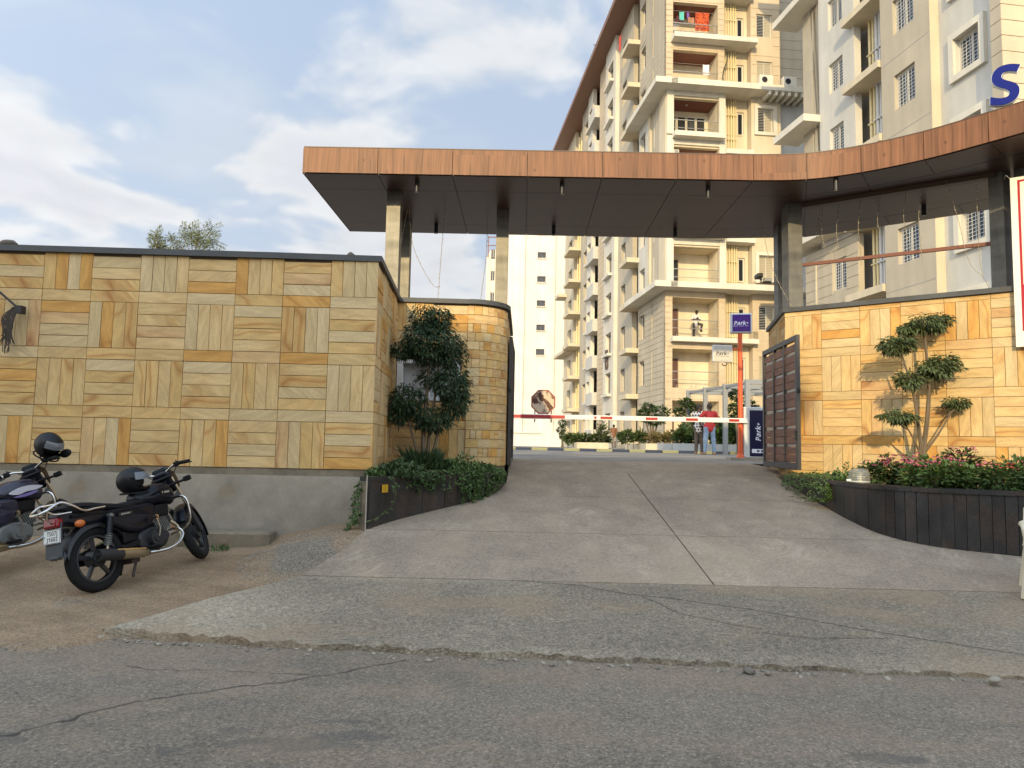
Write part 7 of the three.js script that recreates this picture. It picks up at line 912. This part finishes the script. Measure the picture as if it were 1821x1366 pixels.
// J: joints in metres, figure faces +z. Returns a Group person > body, hair, shirt, trousers, shoes
function person(label, J, look, pos, turn, scale = 1, parent) {
  const t = thing('person', label, 'person', pos, turn), A = (n) => J[n], add3 = (p, x, y, z) => [p[0] + x, p[1] + y, p[2] + z], B = [];
  const sh = look.shorts, H = A('head'), nk = A('neck'), f = J.face ?? [0, 0, 1];
  B.push([A('pelvis'), A('chest'), 0.115, 0.125], [A('chest'), nk, 0.12, 0.055], [nk, add3(H, 0, -0.04, 0), 0.055, 0.05], [A('shL'), A('shR'), 0.065, 0.065], [A('hipL'), A('hipR'), 0.09, 0.09]);
  for (const s of ['L', 'R']) { B.push([A('sh' + s), A('el' + s), 0.054, 0.040], [A('el' + s), A('wr' + s), 0.040, 0.026], [A('hip' + s), A('kn' + s), 0.082, 0.055], [A('kn' + s), A('an' + s), 0.056, 0.036], [A('an' + s), A('toe' + s), 0.036, 0.026]); }
  const geos = [bodyMesh(B, 0.018, 0.018)];
  // head with brow, nose, jaw, ears and eyes sockets
  const q = new THREE.Quaternion().setFromUnitVectors(v3(0, 0, 1), v3(...f).normalize()), hp = (x, y, z) => { const v = v3(x, y, z).applyQuaternion(q); return [H[0] + v.x, H[1] + v.y, H[2] + v.z]; };
  const hb = [[hp(0, 0.035, -0.015), hp(0, 0.03, 0.012), 0.082, 0.078], [hp(0, -0.03, 0.01), hp(0, -0.075, 0.045), 0.062, 0.036], [hp(0, 0.012, 0.088), hp(0, -0.022, 0.102), 0.010, 0.014], [hp(-0.035, 0.03, 0.072), hp(0.035, 0.03, 0.072), 0.016, 0.016], [hp(-0.02, -0.052, 0.078), hp(0.02, -0.052, 0.078), 0.012, 0.012], [hp(-0.082, 0.015, -0.005), hp(-0.086, -0.02, 0.0), 0.015, 0.012], [hp(0.082, 0.015, -0.005), hp(0.086, -0.02, 0.0), 0.015, 0.012], [hp(-0.04, -0.02, 0.05), hp(0.04, -0.02, 0.05), 0.03, 0.03], [hp(0, -0.05, -0.02), nk, 0.052, 0.054]];
  geos.push(bodyMesh(hb, 0.008, 0.008));
  // hands: palm, four bent fingers of unequal length, a thumb
  for (const s of ['L', 'R']) { const w = v3(...A('wr' + s)), d = v3(...(J['hand' + s] ?? w.clone().sub(v3(...A('el' + s))).toArray())).normalize(), side2 = d.clone().cross(v3(0, 0, 1)); if (side2.lengthSq() < 0.01) side2.set(1, 0, 0); side2.normalize(); const nrm = side2.clone().cross(d).normalize(), at3 = (a, b, c) => w.clone().addScaledVector(d, a).addScaledVector(side2, b).addScaledVector(nrm, c).toArray(), hh = [[at3(0, 0, 0), at3(0.03, 0, 0), 0.026, 0.028], [at3(0.03, -0.024, 0), at3(0.08, -0.026, 0), 0.016, 0.014], [at3(0.03, 0.024, 0), at3(0.078, 0.026, 0), 0.016, 0.014], [at3(0.04, 0, 0), at3(0.085, 0, 0), 0.016, 0.015]]; [[-0.03, 0.060], [-0.010, 0.074], [0.011, 0.068], [0.031, 0.050]].forEach(([b, l]) => hh.push([at3(0.08, b, 0), at3(0.08 + l * 0.5, b * 1.1, 0.006), 0.0092, 0.0086], [at3(0.08 + l * 0.5, b * 1.1, 0.006), at3(0.08 + l * 0.92, b * 1.1, 0.024), 0.0086, 0.0075])); hh.push([at3(0.02, -0.024, 0.006), at3(0.055, -0.056, 0.018), 0.013, 0.011], [at3(0.055, -0.056, 0.018), at3(0.085, -0.058, 0.028), 0.011, 0.009]); geos.push(bodyMesh(hh, 0.004, 0.006)); }
  part('body', merge(geos), mat({ color: rgb(...look.skin), roughness: 0.6 }), t);
  const hr = [[hp(0, 0.05, -0.025), hp(0, 0.058, 0.015), 0.084, 0.078], [hp(0, 0.0, -0.05), hp(0, 0.04, -0.04), 0.062, 0.075]]; part('hair', bodyMesh(hr, 0.01, 0.010, (x, y, z) => (vn(x * 60, y * 60 + z * 40, 3) - 0.5) * 0.012), mat({ color: rgb(0.012, 0.01, 0.009), roughness: 0.8 }), t);
  part('eyes', merge([-1, 1].map((s) => soup(new THREE.SphereGeometry(0.011, 10, 8)).translate(...hp(s * 0.031, 0.012, 0.079)))), mat({ color: rgb(0.05, 0.04, 0.035), roughness: 0.2 }), t);
  const fold = (x, y, z) => (fbm(x * 14 + 3, y * 9 + z * 7, 3, 17) - 0.5) * 0.022; const sb = [[add3(A('pelvis'), 0, look.tuck ?? -0.06, 0), A('chest'), 0.142, 0.142], [A('chest'), add3(nk, 0, -0.055, 0), 0.135, 0.078], [A('shL'), A('shR'), 0.080, 0.080], [add3(A('hipL'), 0, 0.06, 0), add3(A('hipR'), 0, 0.06, 0), 0.104, 0.104]];
  for (const s of ['L', 'R']) { const a = v3(...A('sh' + s)), e = v3(...A('el' + s)), m = a.clone().lerp(e, look.sleeve ?? 0.62).toArray(); sb.push([A('sh' + s), m, 0.072, 0.062]); if (look.sleeve === 1) { const w = v3(...A('wr' + s)); sb.push([A('el' + s), e.clone().lerp(w, 0.85).toArray(), 0.056, 0.042]); } }
  const sg = bodyMesh(sb, 0.02, 0.016, fold); { const p = sg.attributes.position, uv = sg.attributes.uv; for (let i = 0; i < p.count; i++) uv.setXY(i, p.getX(i) * 2, p.getY(i) * 2); } part('shirt', sg, look.shirt, t);
  const tb = [[add3(A('pelvis'), 0, -0.02, 0), add3(A('pelvis'), 0, 0.03, 0), 0.128, 0.124], [A('hipL'), A('hipR'), 0.102, 0.102]]; for (const s of ['L', 'R']) { const kn = v3(...A('kn' + s)), an = v3(...A('an' + s)); tb.push([A('hip' + s), A('kn' + s), 0.098, 0.072]); if (!sh) tb.push([A('kn' + s), an.clone().lerp(kn, 0.05).toArray(), 0.072, 0.056]); } const tg = bodyMesh(tb, 0.016, 0.016, fold); { const p = tg.attributes.position, uv = tg.attributes.uv; for (let i = 0; i < p.count; i++) uv.setXY(i, p.getX(i), p.getY(i)); } part('trousers', tg, look.trousers, t);
  for (const s of ['L', 'R']) part('shoe', bodyMesh([[add3(A('an' + s), 0, -0.045, -0.02), add3(A('toe' + s), 0, 0.0, 0), 0.045, 0.038], [A('an' + s), add3(A('an' + s), 0, -0.03, 0), 0.042, 0.044]], 0.01, 0.010), look.shoes, t);
  t.scale.setScalar(scale); return t;
}
const JS = (o = {}) => ({ pelvis: [0, 0.95, 0], chest: [0, 1.26, 0.0], neck: [0, 1.46, -0.01], head: [0, 1.60, 0.015], shL: [0.175, 1.40, 0], shR: [-0.175, 1.40, 0], elL: [0.24, 1.12, -0.02], elR: [-0.24, 1.12, -0.02], wrL: [0.25, 0.88, 0.04], wrR: [-0.25, 0.88, 0.04], hipL: [0.09, 0.90, 0], hipR: [-0.09, 0.90, 0], knL: [0.10, 0.49, 0.01], knR: [-0.10, 0.49, 0.01], anL: [0.11, 0.085, 0], anR: [-0.11, 0.085, 0], toeL: [0.13, 0.04, 0.14], toeR: [-0.13, 0.04, 0.14], ...o });
const skin = [0.12, 0.062, 0.035], sandal = mat({ color: rgb(0.30, 0.17, 0.09), roughness: 0.7 }), dullShoe = mat({ color: rgb(0.06, 0.05, 0.045), roughness: 0.7 });
const denim = mat({ map: tex(128, 256, (u, v) => { const n = fbm(u * 8, v * 8, 4, 911, 8, 8), f = ss(0.35, 0.75, Math.abs(v * 2 - 1.0)); return mix3([0.36 + n * .1, 0.46 + n * .1, 0.58 + n * .08], [0.64, 0.67, 0.70], n * 0.9); }), roughness: 0.9 });
person('man in red short sleeved shirt and faded light jeans seen from behind with elbows out', JS({ elL: [0.40, 1.19, -0.02], wrL: [0.26, 1.00, 0.10], elR: [-0.33, 1.20, 0.04], wrR: [-0.36, 1.02, 0.2], anL: [0.16, 0.085, 0.02], anR: [-0.16, 0.085, -0.02], toeL: [0.20, 0.04, 0.15], toeR: [-0.2, 0.04, 0.12], knL: [0.14, 0.49, 0.02], knR: [-0.13, 0.49, 0] }), { skin, shirt: mat({ color: rgb(0.50, 0.035, 0.03), roughness: 0.85 }), trousers: denim, shoes: sandal }, [PLANT(1259, 25.7), rampY(25.7) - 0.005, -25.7], Math.PI + 0.1, 1.03);
const spots = mat({ map: tex(256, 256, (u, v) => { let k = 0; for (let i = 0; i < 5; i++) for (let j = 0; j < 5; j++) { const x = (i + 0.5 + (j % 2) * 0.5) / 5 % 1, y = (j + 0.5) / 5; k = Math.max(k, ss(0.075, 0.05, Math.hypot(Math.min(Math.abs(u - x), 1 - Math.abs(u - x)), v - y) + (vn(u * 30, v * 30, 4) - 0.5) * 0.04)); } return mix3([0.86, 0.83, 0.78], [0.13, 0.14, 0.26], k); }), roughness: 0.85 });
person('man in white shirt with dark print and grey brown trousers beside the red shirt man', JS({ face: [-0.75, -0.05, 0.66], elR: [-0.30, 1.16, 0.05], wrR: [-0.22, 1.06, 0.26], handR: [0.3, 0.1, 1], elL: [0.25, 1.13, 0.03], wrL: [0.20, 0.95, 0.2], knR: [-0.08, 0.49, 0.05], anL: [0.10, 0.085, -0.06], anR: [-0.08, 0.085, 0.06], toeL: [0.14, 0.04, 0.08], toeR: [-0.1, 0.04, 0.2] }), { skin: [0.05, 0.028, 0.018], shirt: spots, trousers: mat({ color: rgb(0.115, 0.082, 0.062), roughness: 0.9 }), shoes: sandal, tuck: -0.10 }, [PLANT(1241, 26.1), rampY(26.1) - 0.005, -26.1], Math.PI - 0.5, 1.02);
const plaid = mat({ map: tex(128, 128, (u, v) => { const a = Math.sin(u * 50) > 0.4 ? 0.12 : 0, b = Math.sin(v * 50) > 0.4 ? 0.12 : 0; return [0.56 - a - b, 0.40 - a * 0.9 - b * 0.9, 0.29 - a * 0.7 - b * 0.7]; }), roughness: 0.9 });
person('man in brown plaid shirt and shorts walking away in the far courtyard', JS({ knL: [0.09, 0.50, 0.14], anL: [0.06, 0.10, 0.10], toeL: [0.06, 0.05, 0.24], knR: [-0.09, 0.50, 0.0], anR: [-0.06, 0.12, -0.18], toeR: [-0.06, 0.05, -0.07], wrL: [0.27, 0.90, -0.08], wrR: [-0.27, 0.90, 0.12] }), { skin, shorts: true, shirt: plaid, trousers: mat({ color: rgb(0.30, 0.27, 0.24), roughness: 0.9 }), shoes: dullShoe, sleeve: 0.9 }, [PLANT(1090, 53), rampY(53), -53], Math.PI + 0.1, 0.98);
{ // the man on the balcony, one foot up on the lower rail, both hands before his chest
  const b = scene.getObjectByName('apartment_building'), p = b.localToWorld(v3(-0.62, 8.27, -2.12));
  person('man in white shirt on the balcony with one foot raised on the rail', JS({ pelvis: [0, 0.93, 0], chest: [0, 1.24, 0.06], neck: [0, 1.43, 0.10], head: [0.0, 1.555, 0.15], face: [0.1, -0.45, 0.9], shL: [0.17, 1.37, 0.06], shR: [-0.17, 1.37, 0.06], elL: [0.25, 1.10, 0.10], elR: [-0.28, 1.12, 0.08], wrL: [0.06, 1.13, 0.28], wrR: [-0.06, 1.13, 0.28], handL: [-0.3, 0.3, 0.4], handR: [0.3, 0.3, 0.4], knL: [0.26, 0.78, 0.34], anL: [0.18, 0.40, 0.38], toeL: [0.22, 0.38, 0.52], knR: [-0.12, 0.48, 0.03], anR: [-0.14, 0.085, 0], toeR: [-0.17, 0.04, 0.14] }), { skin: [0.04, 0.022, 0.015], shirt: mat({ color: rgb(0.62, 0.58, 0.54), roughness: 0.9 }), trousers: mat({ color: rgb(0.03, 0.03, 0.033), roughness: 0.9 }), shoes: dullShoe, sleeve: 0.9, tuck: -0.12 }, p.toArray(), 0.12, 1.0);
}
{ // bird high up
  const b = solo('bird', merge([soup(new THREE.SphereGeometry(0.12, 12, 8)).scale(2.2, 0.8, 0.8), at(soup(new THREE.ConeGeometry(0.09, 0.9, 4)).scale(1, 1, 0.15), 0, 0.12, 0.4, Math.PI / 2 + 0.3, 0, 0), at(soup(new THREE.ConeGeometry(0.09, 0.9, 4)).scale(1, 1, 0.15), 0, 0.12, -0.4, -Math.PI / 2 - 0.3, 0, 0), bx(0.35, 0.03, 0.16, -0.35, 0, 0)]), mat({ color: rgb(0.05, 0.05, 0.055), roughness: 0.9 }), 'small dark bird high in the sky left of the apartment block', 'bird'); b.position.set(8.5, 53, -90); b.rotation.set(0.2, 0.5, 0.1);
}

renderer.render(scene, camera);
